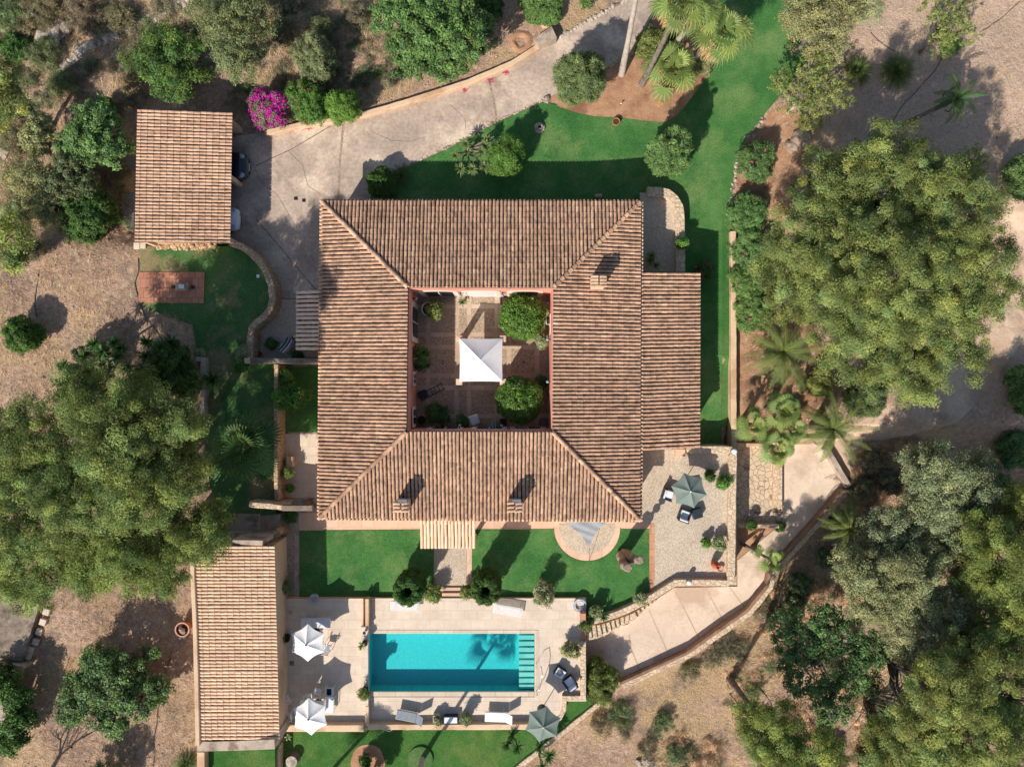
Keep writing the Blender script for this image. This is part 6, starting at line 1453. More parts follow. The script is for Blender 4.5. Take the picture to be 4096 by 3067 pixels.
# iron gate
t = thing("iron_gate", "ornate iron lattice gate in the gateway of the side yard", "gate", tuple(P(1210, 2014, 0))); o0 = t.location; a = P(1160, 2016, 0)-o0; b = P(1262, 2016, 0)-o0; mb = MB()
for i in range(11): q_ = a.lerp(b, i/10); mb.tube([q_+Vector((0, 0, .05)), q_+Vector((0, 0, 1.75+.25*math.sin(math.pi*i/10)))], .014, 5)
for z in (.1, .55, 1.0, 1.45, 1.75): mb.tube([a+Vector((0, 0, z)), b+Vector((0, 0, z))], .016, 5)
mb.build("lattice", MAT['alu'], t)
mb = MB(); mb.tube([a, a+Vector((0, 0, 1.95))], .035, 6); mb.tube([b, b+Vector((0, 0, 1.95))], .035, 6); mb.build("post", MAT['iron'], t)
for i, (x, y) in enumerate(((2418, 2682), (2431, 2690), (2349, 2649))):
    pot(x, y, 6, .25, G(x, y).z, ("small white can at the lower end of the ramp, left of its neighbour", "small white can touching the short ramp wall", "small white can beside the deck kerb")[i], 'white', soil=False, name="paint_can", cat="can")
MAT['tagw'] = MAT['white']
# big lawn pot with yuccas
pot(2383, 2446, 26, .55, .04, "large round planter on the lawn corner at the head of the curved stairs", 'pot_dark', 'render_grey')
bush("potted_shrub", "reddish mixed plants filling the large round planter", "plant", 2383, 2443, 22, .5, 'bush', 'olive_d', zb=.5, flowers='pinkfl', nf=5)

# red petals and grit on the driveway (stuff), cracks
def litter_patch(name, label, spots, mat, size, off=.045):
    c = []
    for x, y, rx, ry, n in spots:
        for _ in range(n):
            c.append(tuple(G(random.gauss(x, rx), random.gauss(y, ry), off)))
    c = np.array(c); nn = unit(rng.normal(size=c.shape)*.2+np.array([0, 0, 1])); tt = np.repeat(rng.uniform(.5, 1.2, (len(c), 1)), 3, axis=1)
    o = leaf_mesh(name, c, nn, rng.uniform(.5, 1.3, len(c))*size, size*.7, tt, mat, None); lab(o, label, "litter", None, "stuff")
litter_patch("fallen_petals", "red fallen petals in small heaps on the driveway", [(2022, 288, 7, 4, 160), (1962, 322, 7, 5, 130), (1858, 361, 5, 5, 90), (1232, 512, 12, 4, 110), (1130, 520, 30, 8, 90)], 'pinkfl', .06)
litter_patch("leaf_litter", "brown leaves gathered along the driveway edges", [(1620, 420, 60, 8, 120), (1900, 330, 70, 10, 120), (1760, 585, 60, 12, 160), (1960, 485, 60, 10, 140), (1500, 690, 40, 30, 90), (1300, 800, 60, 60, 90), (1180, 1050, 50, 70, 120), (2350, 230, 60, 40, 120), (960, 700, 20, 120, 120)], 'straw', .055)
litter_patch("leaf_litter", "brown leaves scattered over the lower ramp", [(2500, 2600, 80, 40, 120), (2800, 2450, 90, 30, 110), (3150, 2060, 60, 60, 140), (3250, 1880, 40, 60, 120), (2420, 2600, 30, 20, 120)], 'straw', .055)
for q in ([(1150, 610), (1210, 660), (1235, 740), (1290, 790)], [(1500, 520), (1560, 560), (1640, 570), (1700, 540)], [(1010, 640), (1040, 720), (1110, 780), (1180, 900)], [(1800, 420), (1850, 470), (1860, 520)], [(2250, 200), (2300, 260), (2280, 300)]):
    W = [(x+random.gauss(0, 4), y+random.gauss(0, 4)) for x, y in q]; strip("driveway_crack", W, 1.3, .037, 'seam')

mb = MB()
for q0, q1 in (((20, 190), (330, 262)), ((-60, 780), (200, 800)), ((12, 60), (18, 190))):
    (x0_, y0_), (x1_, y1_) = T(0, 2299, [q0, q1]); a, b = P(x0_, y0_, 1.9), P(x1_, y1_, 1.9); d = b-a
    mb.box(((a.x+b.x)/2, (a.y+b.y)/2, 1.25), (d.length, .22, 1.3), rz=math.atan2(d.y, d.x), bev=.02)
lab(mb.build("enclosure_wall", MAT['render_grey']), "low grey walls enclosing the concrete tank at the left edge", "wall")
# ================================================================== VEGETATION
# ---- big pines
tree("pine_tree", "huge light green pine filling the right side above the dirt road", "tree", [(3290, 960, 230, 6.0, 2.4), (3540, 720, 210, 7.0, 2.6), (3760, 880, 230, 7.0, 2.6), (3500, 1120, 280, 8.2, 3.0), (3860, 1130, 210, 6.2, 2.2), (3720, 1330, 230, 6.2, 2.4), (3430, 1350, 200, 5.8, 2.2), (3180, 1120, 170, 5.0, 1.9), (3330, 740, 150, 5.2, 1.9), (3640, 1500, 110, 4.6, 1.5)], 'pine', 'pine', "big pines", .34, .5, 1.0)
tree("pine_tree", "large pine at the left edge, leaning into the frame", "tree", [(140, 1760, 190, 8.5, 2.4), (110, 2060, 230, 8.5, 2.6), (120, 2280, 150, 6.5, 2.0), (320, 1960, 180, 9.5, 2.6)], 'pine', 'pine', "big pines", .3, .5)
tree("pine_tree", "dark-topped pine beside the west lawn and the dark fan palm", "tree", [(550, 1710, 185, 10.5, 2.6), (720, 1870, 130, 9.0, 2.3), (370, 1640, 130, 9.0, 2.1), (740, 1690, 95, 10.0, 1.8), (560, 1960, 160, 10.2, 2.5), (440, 1800, 130, 11.0, 2.0), (560, 1570, 90, 9.5, 1.7), (330, 1540, 80, 8.5, 1.5)], 'pine', 'pine', "big pines", .3, .5, .9)
tree("pine_tree", "bright pine spreading over the upper end of the pool house", "tree", [(780, 2120, 140, 6.5, 2.0), (560, 2180, 170, 7.2, 2.4), (660, 2270, 110, 5.6, 1.7), (380, 2220, 140, 6.4, 2.0), (870, 2060, 70, 6.0, 1.2), (330, 2290, 90, 5.2, 1.4)], 'pine', 'pine', "big pines", .28, .5)
tree("pine_tree", "yellow-green pine cut by the top left edge", "tree", [(20, 300, 60, 4.5, 1.6), (40, 400, 80, 4.5, 1.6), (10, 460, 60, 4, 1.2)], 'pine_s', 'ygreen', "small pines", .14)
tree("pine_tree", "yellow-green pine at the left edge above the dry dirt", "tree", [(50, 930, 80, 4, 1.5), (60, 1030, 60, 3.4, 1.2)], 'pine_s', 'ygreen', "small pines", .14)
for args in (
 ("tall pine at the lower right edge", [(4010, 2230, 130, 7, 2.2), (4060, 2400, 130, 6.5, 2.0), (3930, 2120, 90, 6, 1.6), (3960, 2330, 100, 6, 1.8)]),
 ("dense pine in the bottom right corner", [(3960, 2960, 170, 8, 2.4), (3770, 3010, 130, 7.5, 2.2), (4080, 2800, 110, 7, 2.0)]),
 ("broad pine below the sprawling dark tree near the bottom right", [(3760, 2760, 150, 8, 2.4), (3640, 2900, 120, 7, 2.0), (3900, 2650, 150, 7, 2.2)]),
 ("pine with a bare dark stem at the bottom centre right", [(3080, 2930, 130, 6, 2.0), (3230, 3000, 130, 6, 2.0), (3120, 3080, 140, 6, 2.0), (3010, 2880, 70, 5, 1.3)]),
 ("shaded pine in the far right of the lower wood", [(4060, 2600, 130, 6.0, 1.8), (3950, 2500, 110, 5.6, 1.6), (3880, 2600, 80, 5, 1.4)]),
 ("soft pine with visible branches right of the grey-green trees", [(3930, 2330, 100, 5, 1.6), (3860, 2230, 70, 4.5, 1.4)])):
    tree("pine_tree", args[0], "tree", args[1], 'pine', 'pine', "pines in the lower right wood", .2, .5, .85)
# ---- olives and other trees
tree("evergreen_tree", "dark green rounded tree above the carport", "tree", [(700, 220, 120, 3.2, 1.6), (620, 260, 90, 2.8, 1.3), (740, 310, 90, 2.8, 1.3), (680, 350, 60, 2.2, 1.0)], 'pine_s', 'dark', None, .15)
tree("olive_tree", "tall grey-green tree beside the dark tree above the carport", "tree", [(930, 130, 130, 4.2, 2.0), (1000, 60, 110, 4, 1.8), (960, 240, 90, 3.6, 1.5), (860, 40, 90, 4, 1.5)], 'olive', 'olive_d', "olive trees", .15)
bush("olive_bush", "round grey-green bush above the pink oleander", "shrub", 1268, 248, 88, 3.3, 'long', 'olive_d', dens=1.2)
tree("carob_tree", "broad bright green tree above the curved driveway wall", "tree", [(1700, 110, 150, 3.8, 1.6), (1840, 170, 110, 3.4, 1.4), (1590, 60, 100, 3.4, 1.4), (1650, 230, 100, 3.0, 1.2), (1780, 250, 80, 2.8, 1.1), (1910, 120, 70, 2.6, 1.0), (1760, 10, 120, 3.6, 1.4)], 'carob', 'carob', None, .2, .45, .95)
bush("clipped_bush", "clipped pale green bush cut by the top edge", "shrub", 2165, 10, 100, 1.6, 'clip', 'topi', dens=.9)
bush("bougainvillea", "bright magenta bougainvillea right of the carport", "shrub", 1072, 440, 94, 2.2, 'bush', 'scrub', dens=.8, ry=86, flowers='boug', nf=900)
bush("oleander_bush", "pink-flowering green oleander beside the bougainvillea", "shrub", 1240, 420, 88, 2.6, 'long', 'fresh', dens=1.2, flowers='pinkfl', nf=30)
bush("oleander_bush", "plain green oleander at the left end of the driveway wall", "shrub", 1370, 428, 72, 2.7, 'long', 'fresh', dens=1.2)
bush("feathery_bush", "large round feathery grey-green bush in the driveway bend", "shrub", 2322, 312, 112, 4.1, 'long', 'olive_d', dens=1.5)
bush("variegated_bush", "yellow-speckled bush between the tall palm trunks", "shrub", 2600, 178, 62, 1.8, 'bush', 'ygreen', dens=1.1)
bush("clipped_cypress", "rounded light green clipped tree casting a long shadow on the north lawn", "tree", 2668, 612, 88, 4.3, 'bush', 'topi', dens=1.5)
bush("round_bush", "bright green round bush beside the spiky yuccas on the north lawn", "shrub", 2026, 632, 76, 3.0, 'long', 'fresh', dens=1.2)
bush("round_bush", "dark green clipped bush at the top left house corner", "shrub", 1525, 738, 66, 1.8, 'clip', 'dark', dens=1.0)
tuft("grass_clump", "wispy green clump next to the dark bush at the house corner", 1605, 705, 48, 'date', n=260)
yucca("yucca", "cluster of eight pale spiky yucca heads on the north lawn", T(1024, 0, [(1810, 1240)]) and [(x, y, h) for (x, y), h in zip(T(1024, 0, [(1810, 1240), (1820, 1310), (1720, 1345), (1765, 1460), (1870, 1460), (1970, 1440), (1950, 1310), (1975, 1255), (1995, 1205)]), (1.1, .9, 1.0, 1.6, 1.7, 1.6, 1.3, 1.2, 1.1))], 'yucca', None, L=.52, base=(1865, 610))
tree("olive_tree", "silvery olive tree at the top of the lawn's right edge", "tree", [(3270, 110, 110, 3.2, 1.5), (3330, 40, 110, 3.4, 1.5), (3200, 60, 80, 3, 1.2), (3310, 190, 70, 2.6, 1.1)], 'olive', 'olive', "olive trees", .16, .45, 1.1)
tree("olive_tree", "smaller silvery olive tree cut by the top edge", "tree", [(3450, 10, 80, 2.8, 1.2), (3420, 50, 50, 2.2, .9)], 'olive', 'olive', "olive trees", .12)
tree("sparse_tree", "sparse tree with thin pale branches along the lawn's right edge", "tree", [(3260, 300, 90, 2.6, 1.2), (3200, 390, 90, 2.4, 1.1), (3330, 380, 80, 2.6, 1.1), (3240, 470, 70, 2.2, 1.0), (3120, 330, 60, 2.2, .9)], 'thin', 'ygreen', None, .11, .4, 1.0, bark='bark_pale')
tuft("grass_clump", "left rounded clump of tall grass in the shade at the upper right", 3425, 285, 62, n=700)
tuft("grass_clump", "right larger clump of tall grass in the shade at the upper right", 3582, 290, 66, n=900)
tree("sparse_tree", "hazy thin-leaved tree at the top right edge of the picture", "tree", [(3780, 50, 110, 3, 1.2), (3850, 130, 60, 2.4, .9), (3760, 160, 70, 2, .8)], 'thin', 'ygreen', None, .1, .4, .8)
bush("low_scrub", "faint low green scrub in the shaded dirt at the upper right", "shrub", 3800, 190, 40, .8, 'long', 'dark', dens=.7)
tree("scrub_tree", "dry leafy thicket on the right edge of the huge pine", "tree", [(3880, 660, 70, 2.4, 1.0), (3820, 720, 60, 2.2, .9)], 'thin', 'ygreen', None, .1, .4, 1.4)
for x, y, r, l_ in ((3015, 645, 82, "oleander with few flowers at the top of the lawn's right edge"), (2985, 860, 84, "pink-flowered oleander at the upper end of the low east wall"), (3010, 1000, 86, "oleander behind the low east wall, second from its upper end"), (2995, 1125, 84, "pink-flowered oleander half way along the low east wall"), (3015, 1240, 84, "oleander leaning towards the date palm at the east wall")):
    bush("oleander_bush", l_, "shrub", x, y, r, 1.9, 'long', 'carob', "oleanders along the east wall", dens=1.25, flowers='pinkfl', nf=9)
bush("rose_bush", "loose dark bush with red roses in the house shadow on the east lawn", "shrub", 2815, 1085, 42, 1.0, 'thin', 'dark', dens=1.6, flowers='pinkfl', nf=16)
bush("pot_shrub", "small bright shrub growing on the curved patio wall", "shrub", 2727, 974, 30, .8, 'bush', 'fresh', zb=.2, ry=20)
yucca("yucca", "two pale yucca heads inside the small curved patio", [(2607, 1022, 1.2), (2622, 1062, 1.3), (2600, 1042, .9)], 'yucca', None, L=.36, base=(2606, 1045), zb=-.1)
# left side
tree("strawberry_tree", "bright green tree left of the carport", "tree", [(400, 480, 70, 3.0, 1.3), (360, 560, 90, 3.0, 1.4), (450, 590, 65, 2.6, 1.2), (300, 590, 60, 2.4, 1.0)], 'carob', 'carob', None, .14, .45, 1.2)
tree("scrubby_tree", "olive-toned bushy tree left of the bright green tree", "tree", [(150, 560, 60, 2.2, 1.0), (170, 500, 45, 2, .9)], 'bush', 'olive', None, .09)
tree("scrubby_tree", "reddish green bushy tree at the left of the dark clipped dome", "tree", [(300, 680, 60, 2.6, 1.1), (250, 740, 70, 2.6, 1.1), (340, 740, 50, 2.2, 1)], 'bush', 'olive_d', None, .09)
tree("olive_tree", "small grey olive at the far left above the dirt", "tree", [(120, 720, 90, 3, 1.2), (170, 800, 70, 2.6, 1.1), (200, 870, 50, 2.2, .9)], 'olive', 'olive', "olive trees", .12)
bush("dense_dome_bush", "dense dark green dome just left of the slate slabs", "shrub", 352, 838, 138, 2.8, 'bush', 'dark', dens=1.3, ry=120)
bush("round_bush", "lone round green bush on the dry dirt at the left", "shrub", 97, 1345, 76, 2.0, 'bush', 'dark', dens=1.2)
for x, y, r, m, l_ in ((20, 60, 90, 'olive_d', "dull dark scrub in the very corner at the top left"), (60, 190, 60, 'dark', "dark scrub at the left edge near the white boulders"), (250, 330, 60, 'olive_d', "dull scrub on the slope right of the cut pine"), (1290, 110, 50, 'olive_d', "green scrub above the round grey-green bush"), (150, 40, 120, 'scrub', "dry olive-brown scrub in the top left corner"), (330, 30, 110, 'scrub', "dry olive-brown scrub next to the top left corner"), (480, 70, 60, 'scrub', "small dry scrub by the tumbled stone wall"), (170, 215, 70, 'olive_d', "low dull scrub below the white boulders"), (60, 560, 60, 'scrub', "low dry scrub left of the olive-toned bushy tree"), (520, 330, 40, 'scrub', "tiny dry scrub left of the dark rounded tree"), (60, 850, 60, 'olive', "low grey scrub above the left yellow-green pine"), (130, 1000, 50, 'scrub', "dry brown scrub beside the left yellow-green pine"), (430, 430, 36, 'dark', "small dark shrub above the bright green tree"), (1560, 330, 26, 'scrub', "tiny scrub under the broad bright green tree"), (1130, 130, 60, 'scrub', "tangled dry scrub between the two trees at the top"), (1420, 60, 50, 'scrub', "dry scrub left of the broad bright green tree"), (1960, 30, 60, 'dark', "dark shrub under the top edge right of the broad green tree")):
    bush("wild_scrub", l_, "shrub", x, y, r, 1.2, 'scrub' if m != 'dark' else 'bush', m, "wild scrub on the upper slope", dens=1.1)
yh = [(x, y, h) for (x, y), h in zip(T(0, 768, [(820, 1310), (990, 1300), (1040, 1350), (1270, 1290), (1390, 1335), (1480, 1300), (1430, 1410), (1020, 1420), (1260, 1420), (1340, 1490), (1210, 1540), (1100, 1520), (560, 1500), (630, 1550), (740, 1420), (890, 1380), (1200, 1600), (700, 1650)]), (2.2, 2.4, 2.0, 2.2, 2.4, 2.0, 2.2, 2.5, 2.3, 2.5, 2.4, 2.2, 1.8, 2.0, 1.8, 2.2, 2.2, 2.2))]
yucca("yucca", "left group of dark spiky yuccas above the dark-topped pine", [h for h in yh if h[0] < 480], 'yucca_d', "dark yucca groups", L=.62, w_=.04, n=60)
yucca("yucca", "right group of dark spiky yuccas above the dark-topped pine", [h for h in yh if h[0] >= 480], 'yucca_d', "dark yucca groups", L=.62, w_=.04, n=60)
bush("grey_shrub", "dull green shrub growing among the dark yuccas", "shrub", 385, 1450, 90, 2.2, 'bush', 'olive_d', dens=1.1)
tree("dark_tree", "very dark leafy tree left of the angled wall in the west", "tree", [(690, 1450, 75, 2.6, 1.2), (740, 1520, 60, 2.4, 1.1), (640, 1530, 70, 2.6, 1.1)], 'bush', 'dark', None, .12, .4, 1.2)
yucca("yucca", "bright spiky yucca right of the angled wall on the west lawn", [(855, 1520, 1.3)], 'yucca_d', None, L=1.0, w_=.045, n=80)
yucca("yucca", "small yucca at the lower right corner of the carport", [(861, 1003, .5)], 'yucca', None, L=.42, zb=1.07, n=40)
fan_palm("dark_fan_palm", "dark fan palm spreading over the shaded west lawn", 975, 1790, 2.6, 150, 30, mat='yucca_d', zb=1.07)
bush("fig_tree", "bright leafy bush in the narrow side yard lawn", "tree", 1165, 1590, 66, 2.2, 'carob', 'fresh', zb=.04, dens=.9, ry=52)
bush("fig_tree", "small bright leafy bush above the larger one in the side yard", "tree", 1135, 1510, 34, 1.6, 'carob', 'fresh', zb=.04, dens=.8)
bush("pale_rock_plant", "grey-leaved plant at the left end of the straight grey wall", "plant", 970, 1408, 20, .5, 'bush', 'olive', zb=1.07)
bush("pale_rock_plant", "pale flowering plant above the angled wall in the west", "plant", 800, 1420, 22, .5, 'bush', 'olive', zb=1.07)
bush("lawn_edge_shrub", "light green shrub below the pier of the grey wall", "shrub", 965, 1470, 24, .9, 'bush', 'fresh', zb=1.07)
tree("carob_tree", "broad carob tree with a crooked trunk left of the pool house", "tree", [(420, 2690, 120, 2.9, 1.2), (330, 2770, 90, 2.6, 1.0), (560, 2790, 90, 2.6, 1.0), (450, 2850, 80, 2.4, .9), (300, 2840, 55, 2.2, .8), (640, 2740, 48, 2.4, .8), (390, 2625, 42, 2.6, .7), (570, 2630, 34, 2.4, .6), (480, 2900, 40, 2.0, .7), (610, 2600, 26, 2.2, .5)], 'carob', 'carob', None, .22, .35, .9, base_px=(628, 2618))
tree("laurel_shrub", "dense green shrub at the left edge beside the shed corner", "tree", [(70, 2780, 50, 2.4, 1.0), (85, 2870, 55, 2.4, 1.0), (50, 2950, 60, 2.2, 1.0), (20, 2710, 55, 2.2, 1.0)], 'carob', 'dark', None, .1, .4, 1.3)
# bare tree just outside the lower left, its shadow falls into the picture
t = thing("bare_tree", "leafless tree at the bottom left edge whose branch shadows cross the dirt", "tree", tuple(G(200, 3085)))
mb = MB(); mb.tube([(0, 0, -.2), (0, 0, 1.2)], [.14, .11], 8)
def grow(p, d, L, r, dep):
    e = p + d*L; mb.tube([p, p.lerp(e, .5)+Vector((random.uniform(-.06, .06), random.uniform(-.06, .06), 0)), e], [r, r*.85, r*.7], 5, cap=False)
    if dep == 0: return
    for _ in range(3):
        nd = (d + Vector((random.uniform(-.7, .7), random.uniform(-.7, .7), random.uniform(-.1, .45)))).normalized(); grow(e, nd, L*random.uniform(.62, .85), r*.62, dep-1)
for a in (0, 1.6, 3.1, 4.6): grow(Vector((0, 0, 1.1)), Vector((math.cos(a)*.5, math.sin(a)*.5, .8)).normalized(), 1.1, .07, 4)
mb.build("trunk", MAT['bark'], t)
tree("dry_bush_tree", "shaded leafy clump at the bottom edge left of the pool house", "tree", [(420, 3130, 80, 2.2, 1.0)], 'bush', 'olive', None, .08)
tuft("grass_clump", "grey-green clump of grass at the bottom left corner of the pool house", 745, 3050, 52, n=500)
# ---- top palms
fan_palm("tall_palm", "tallest palm by the driveway, its bare trunk running off the top edge", 2570, -170, 10.5, 150, 24, "tall palms beside the driveway", base=(2486, 300), dry=6)
fan_palm("tall_palm", "tall palm with a leaning grey trunk and dry hanging fronds", 2735, 5, 8.6, 130, 26, "tall palms beside the driveway", base=(2566, 340), dry=16, thatch=26)
fan_palm("tall_palm", "palm with a short grey trunk behind the leaning one", 2800, 50, 6.8, 105, 20, "tall palms beside the driveway", base=(2688, 196), dry=8)
fan_palm("tall_palm", "lower palm with the broadest bright fronds over the top of the lawn", 2895, 130, 5.0, 135, 26, "tall palms beside the driveway", base=(2750, 262), dry=8, thatch=8)
fan_palm("fan_palm", "short bushy fan palm in the palm bed", 2690, 275, 1.7, 122, 26, dry=3)
bush("silver_shrub", "low silvery shrub at the right edge of the palm bed", "shrub", 2800, 268, 46, .8, 'long', 'olive', dens=1.0)
bush("dark_understory", "dark shrub beneath the tall palms", "shrub", 2700, 130, 44, 1.2, 'bush', 'dark', dens=.9)
bush("small_seedling", "small seedling at the top edge above the driveway wall", "plant", 2345, 12, 26, .6, 'thin', 'carob', dens=1.5)
# ---- east palms
date_palm("date_palm", "large date palm between the low east wall and the huge pine", 3130, 1405, 2.6, 172, 42, "date palms")
date_palm("date_palm", "date palm with arching fronds beside the dirt road", 3330, 1712, 3.2, 150, 38, "date palms")
date_palm("date_palm", "date palm hanging over the ramp wall", 3395, 2110, 2.6, 130, 34, "date palms")
fan_palm("fan_palm", "left bright fan palm by the corner of the east wall", 3010, 1700, 2.4, 82, 20, "fan palms by the flagstone path", dry=1)
fan_palm("fan_palm", "upper fan palm right of the corner one by the flagstone path", 3135, 1640, 3.0, 88, 22, "fan palms by the flagstone path")
fan_palm("fan_palm", "lower fan palm overhanging the flagstone path", 3110, 1790, 3.2, 84, 22, "fan palms by the flagstone path", dry=2)
fan_palm("fan_palm", "middle fan palm of the group over the flagstone path", 3175, 1715, 2.6, 70, 18, "fan palms by the flagstone path")
fan_palm("small_fan_palm", "small fan palm with a bent trunk in the triangular soil bed", 3083, 2238, 2.4, 66, 15, base=(2962, 2170), trunk_r=.11)
fan_palm("small_fan_palm", "tiny yellowish fan palm between the soil bed and the ramp", 3030, 2200, .9, 30, 8)
date_palm("shaded_palm", "dark palm with a long leaning trunk in the shade at the upper right", 3825, 395, 3.2, 105, 18, mat='yucca_d', base=(3608, 500), trunk_r=.13)
bush("yellow_shrub", "yellow-green shrub below the large date palm", "shrub", 3280, 1530, 62, 1.5, 'bush', 'ygreen', dens=1.1)
bush("olive_bush", "grey-green bush right of the yellow-green shrub by the dirt road", "shrub", 3462, 1590, 92, 2.2, 'long', 'olive_d', dens=1.2)
bush("round_bush", "small dark bush at the right edge above the dirt road", "shrub", 4085, 715, 70, 1.8, 'bush', 'carob', dens=1.2, ry=100)
bush("round_bush", "bushy shrub at the right edge of the dirt road", "shrub", 4085, 1560, 60, 1.6, 'bush', 'carob', dens=1.1, ry=110)
bush("low_plant", "small weed at the lower end of the flagstone path", "plant", 3118, 2108, 18, .4, 'bush', 'dark')
bush("low_plant", "small weed on the cream wall above the triangular bed", "plant", 3005, 2098, 18, .5, 'bush', 'dark', zb=-1.8)
tree("olive_tree", "broad light olive tree right of the ramp's upper end", "tree", [(3740, 1880, 120, 4.6, 1.8), (3860, 1960, 120, 4.4, 1.7), (3720, 2020, 110, 4.4, 1.7), (3830, 2100, 100, 4, 1.5), (3660, 1860, 70, 3.6, 1.3), (3920, 1860, 60, 3.6, 1.2), (3900, 2030, 90, 4.4, 1.5), (3780, 2150, 80, 4.0, 1.4)], 'olive', 'olive', "olive trees", .2, .4, 1.15)
tree("olive_tree", "grey olive tree touching the hanging date palm", "tree", [(3560, 2110, 90, 3.8, 1.4), (3610, 2180, 80, 3.6, 1.3), (3510, 2200, 70, 3.2, 1.2)], 'olive', 'olive', "olive trees", .14, .4, 1.1)
tree("olive_tree", "wide grey-green olive above the sprawling dark tree", "tree", [(3480, 2310, 110, 4.6, 1.6), (3620, 2290, 120, 5, 1.8), (3560, 2400, 120, 4.6, 1.6), (3400, 2260, 70, 3.6, 1.2), (3720, 2230, 80, 4.4, 1.4), (3450, 2400, 80, 4, 1.3), (3660, 2380, 100, 5, 1.5)], 'olive', 'olive', "olive trees", .18, .4, 1.15)
tree("olive_tree", "dull olive tree in the middle of the lower right wood", "tree", [(3640, 2510, 120, 4.6, 1.6), (3750, 2450, 120, 4.8, 1.5), (3850, 2540, 80, 4, 1.2), (3620, 2600, 60, 3.6, 1.1), (3840, 2420, 80, 4.4, 1.3)], 'olive', 'olive', "olive trees", .16, .4, 1.1)
tree("carob_tree", "sprawling dark green tree with pale bare branches", "tree", [(3200, 2560, 110, 3.0, 1.1), (3380, 2560, 110, 3.2, 1.2), (3230, 2690, 110, 3.0, 1.1), (3440, 2680, 110, 3.0, 1.1), (3130, 2500, 60, 2.6, .9), (3330, 2800, 90, 2.8, 1.0), (3500, 2590, 60, 2.6, .9), (3300, 2480, 70, 2.8, .9)], 'carob', 'carob', None, .18, .35, .62, bark='bark_pale')
for x, y, r, l_ in ((3560, 2960, 70, "low tangled shrub below the broad pine"), (3480, 3040, 60, "grey tangled shrub at the bottom edge of the wood"), (3680, 2130, 40, "small dark shrub between the olives"), (3200, 2330, 44, "small olive-coloured shrub outside the ramp wall"), (3300, 2230, 40, "dry shrub under the hanging date palm"), (3180, 2420, 40, "dark shrub on the slope outside the ramp wall")):
    bush("wild_scrub", l_, "shrub", x, y, r, 1.3, 'bush', 'olive_d', "wild scrub on the lower slope", dens=1.0)
for x, y, r, m, l_ in ((2480, 2860, 60, 'olive_d', "low green scrub on the slope below the feathery shrub"), (2400, 2900, 44, 'scrub', "dry scrub close to the diagonal stone wall"), (2500, 2920, 34, 'dark', "small dark scrub in the middle of the dry slope"), (2650, 2890, 52, 'olive_d', "grey-green scrub in the centre of the dry slope"), (2590, 2990, 36, 'scrub', "dry scrub at the bottom of the slope"), (2760, 2680, 40, 'scrub', "straw-coloured scrub outside the middle of the ramp wall"), (2920, 2600, 70, 'scrub', "wide dry scrub outside the ramp wall bend"), (3010, 2760, 36, 'olive_d', "small green scrub beside the bare dark stem"), (2850, 2640, 40, 'scrub', "dry scrub right of the straw-coloured one"), (2700, 3010, 40, 'olive_d', "green scrub at the bottom edge of the dry slope"), (3060, 2440, 50, 'scrub', "brown scrub just outside the ramp wall near the dark tree")):
    bush("wild_scrub", l_, "shrub", x, y, r*1.15, .6, 'scrub', 'scrub' if m == 'dark' else m, "wild scrub on the lower slope", dens=.7)
# feathery shrub at the deck corner
bush("feathery_shrub", "feathery bright green shrub between the pool deck and the ramp end", "shrub", 2392, 2722, 76, 2.0, 'long', 'ygreen', dens=1.3, ry=96)
bush("golden_shrub", "small golden-leaved shrub at the head of the curved stairs", "shrub", 2340, 2503, 22, .7, 'bush', 'ygreen', zb=DK)
bush("flowering_bush", "white-flecked flowering bush on the right side of the pool deck", "shrub", 2284, 2598, 38, 1.2, 'bush', 'olive', zb=DK, ry=30)
yucca("agave", "left spiky plant overhanging the curved stairs", [(2368, 2468, .5)], 'yucca_d', None, L=.42, zb=.1, n=40)
yucca("agave", "right spiky plant overhanging the curved stairs", [(2414, 2466, .5)], 'yucca_d', None, L=.42, zb=.1, n=40)
# topiary rings, rose bushes by the steps
def ring_tree(label, x, y, r, h):
    zc = .04+h*.85; k = (H-zc)/F; p = P(x, y, zc); t = thing("ring_topiary", label, "topiary", (p.x, p.y, .04), 0, "ring-shaped clipped trees"); rm = r*k
    lob = [(math.cos(a)*rm*.68, math.sin(a)*rm*.68, h*zz, rm*.31, rm*.31, h*.17) for zz in (.28, .56, .82) for a in np.linspace(0, 5.6, 9)]
    crown_obj("crown", lob, 'clip', 'dark', t, 1.2); mb = MB(); mb.tube([(0, 0, -.1), (0, 0, h*.5)], .06, 7); mb.build("trunk", MAT['bark'], t)
    return t
ring_tree("dark clipped tree with a hollow centre left of the garden path", 1632, 2362, 58, 3.1)
ring_tree("dark clipped tree with a hollow centre right of the garden path", 1944, 2360, 57, 3.1)
bush("rose_bush", "twiggy flowering rose bush left of the two garden steps", "shrub", 1727, 2372, 38, 1.2, 'thin', 'ygreen', "rose bushes", zb=.04, dens=2.6, flowers='pinkfl', nf=4)
bush("rose_bush", "twiggy flowering rose bush right of the two garden steps", "shrub", 1868, 2368, 30, 1.2, 'thin', 'ygreen', "rose bushes", zb=.04, dens=2.4)
bush("rose_bush", "tall airy rose bush beside the slanted white lounger", "shrub", 2172, 2372, 44, 1.9, 'thin', 'olive', "rose bushes", zb=.04, dens=2.0, flowers='pinkfl', nf=6, ry=56)
bush("rose_bush", "thin climbing rose on the wall at the lawn's lower right", "shrub", 2560, 2392, 26, .9, 'thin', 'olive', "rose bushes", zb=.04, dens=2.0)
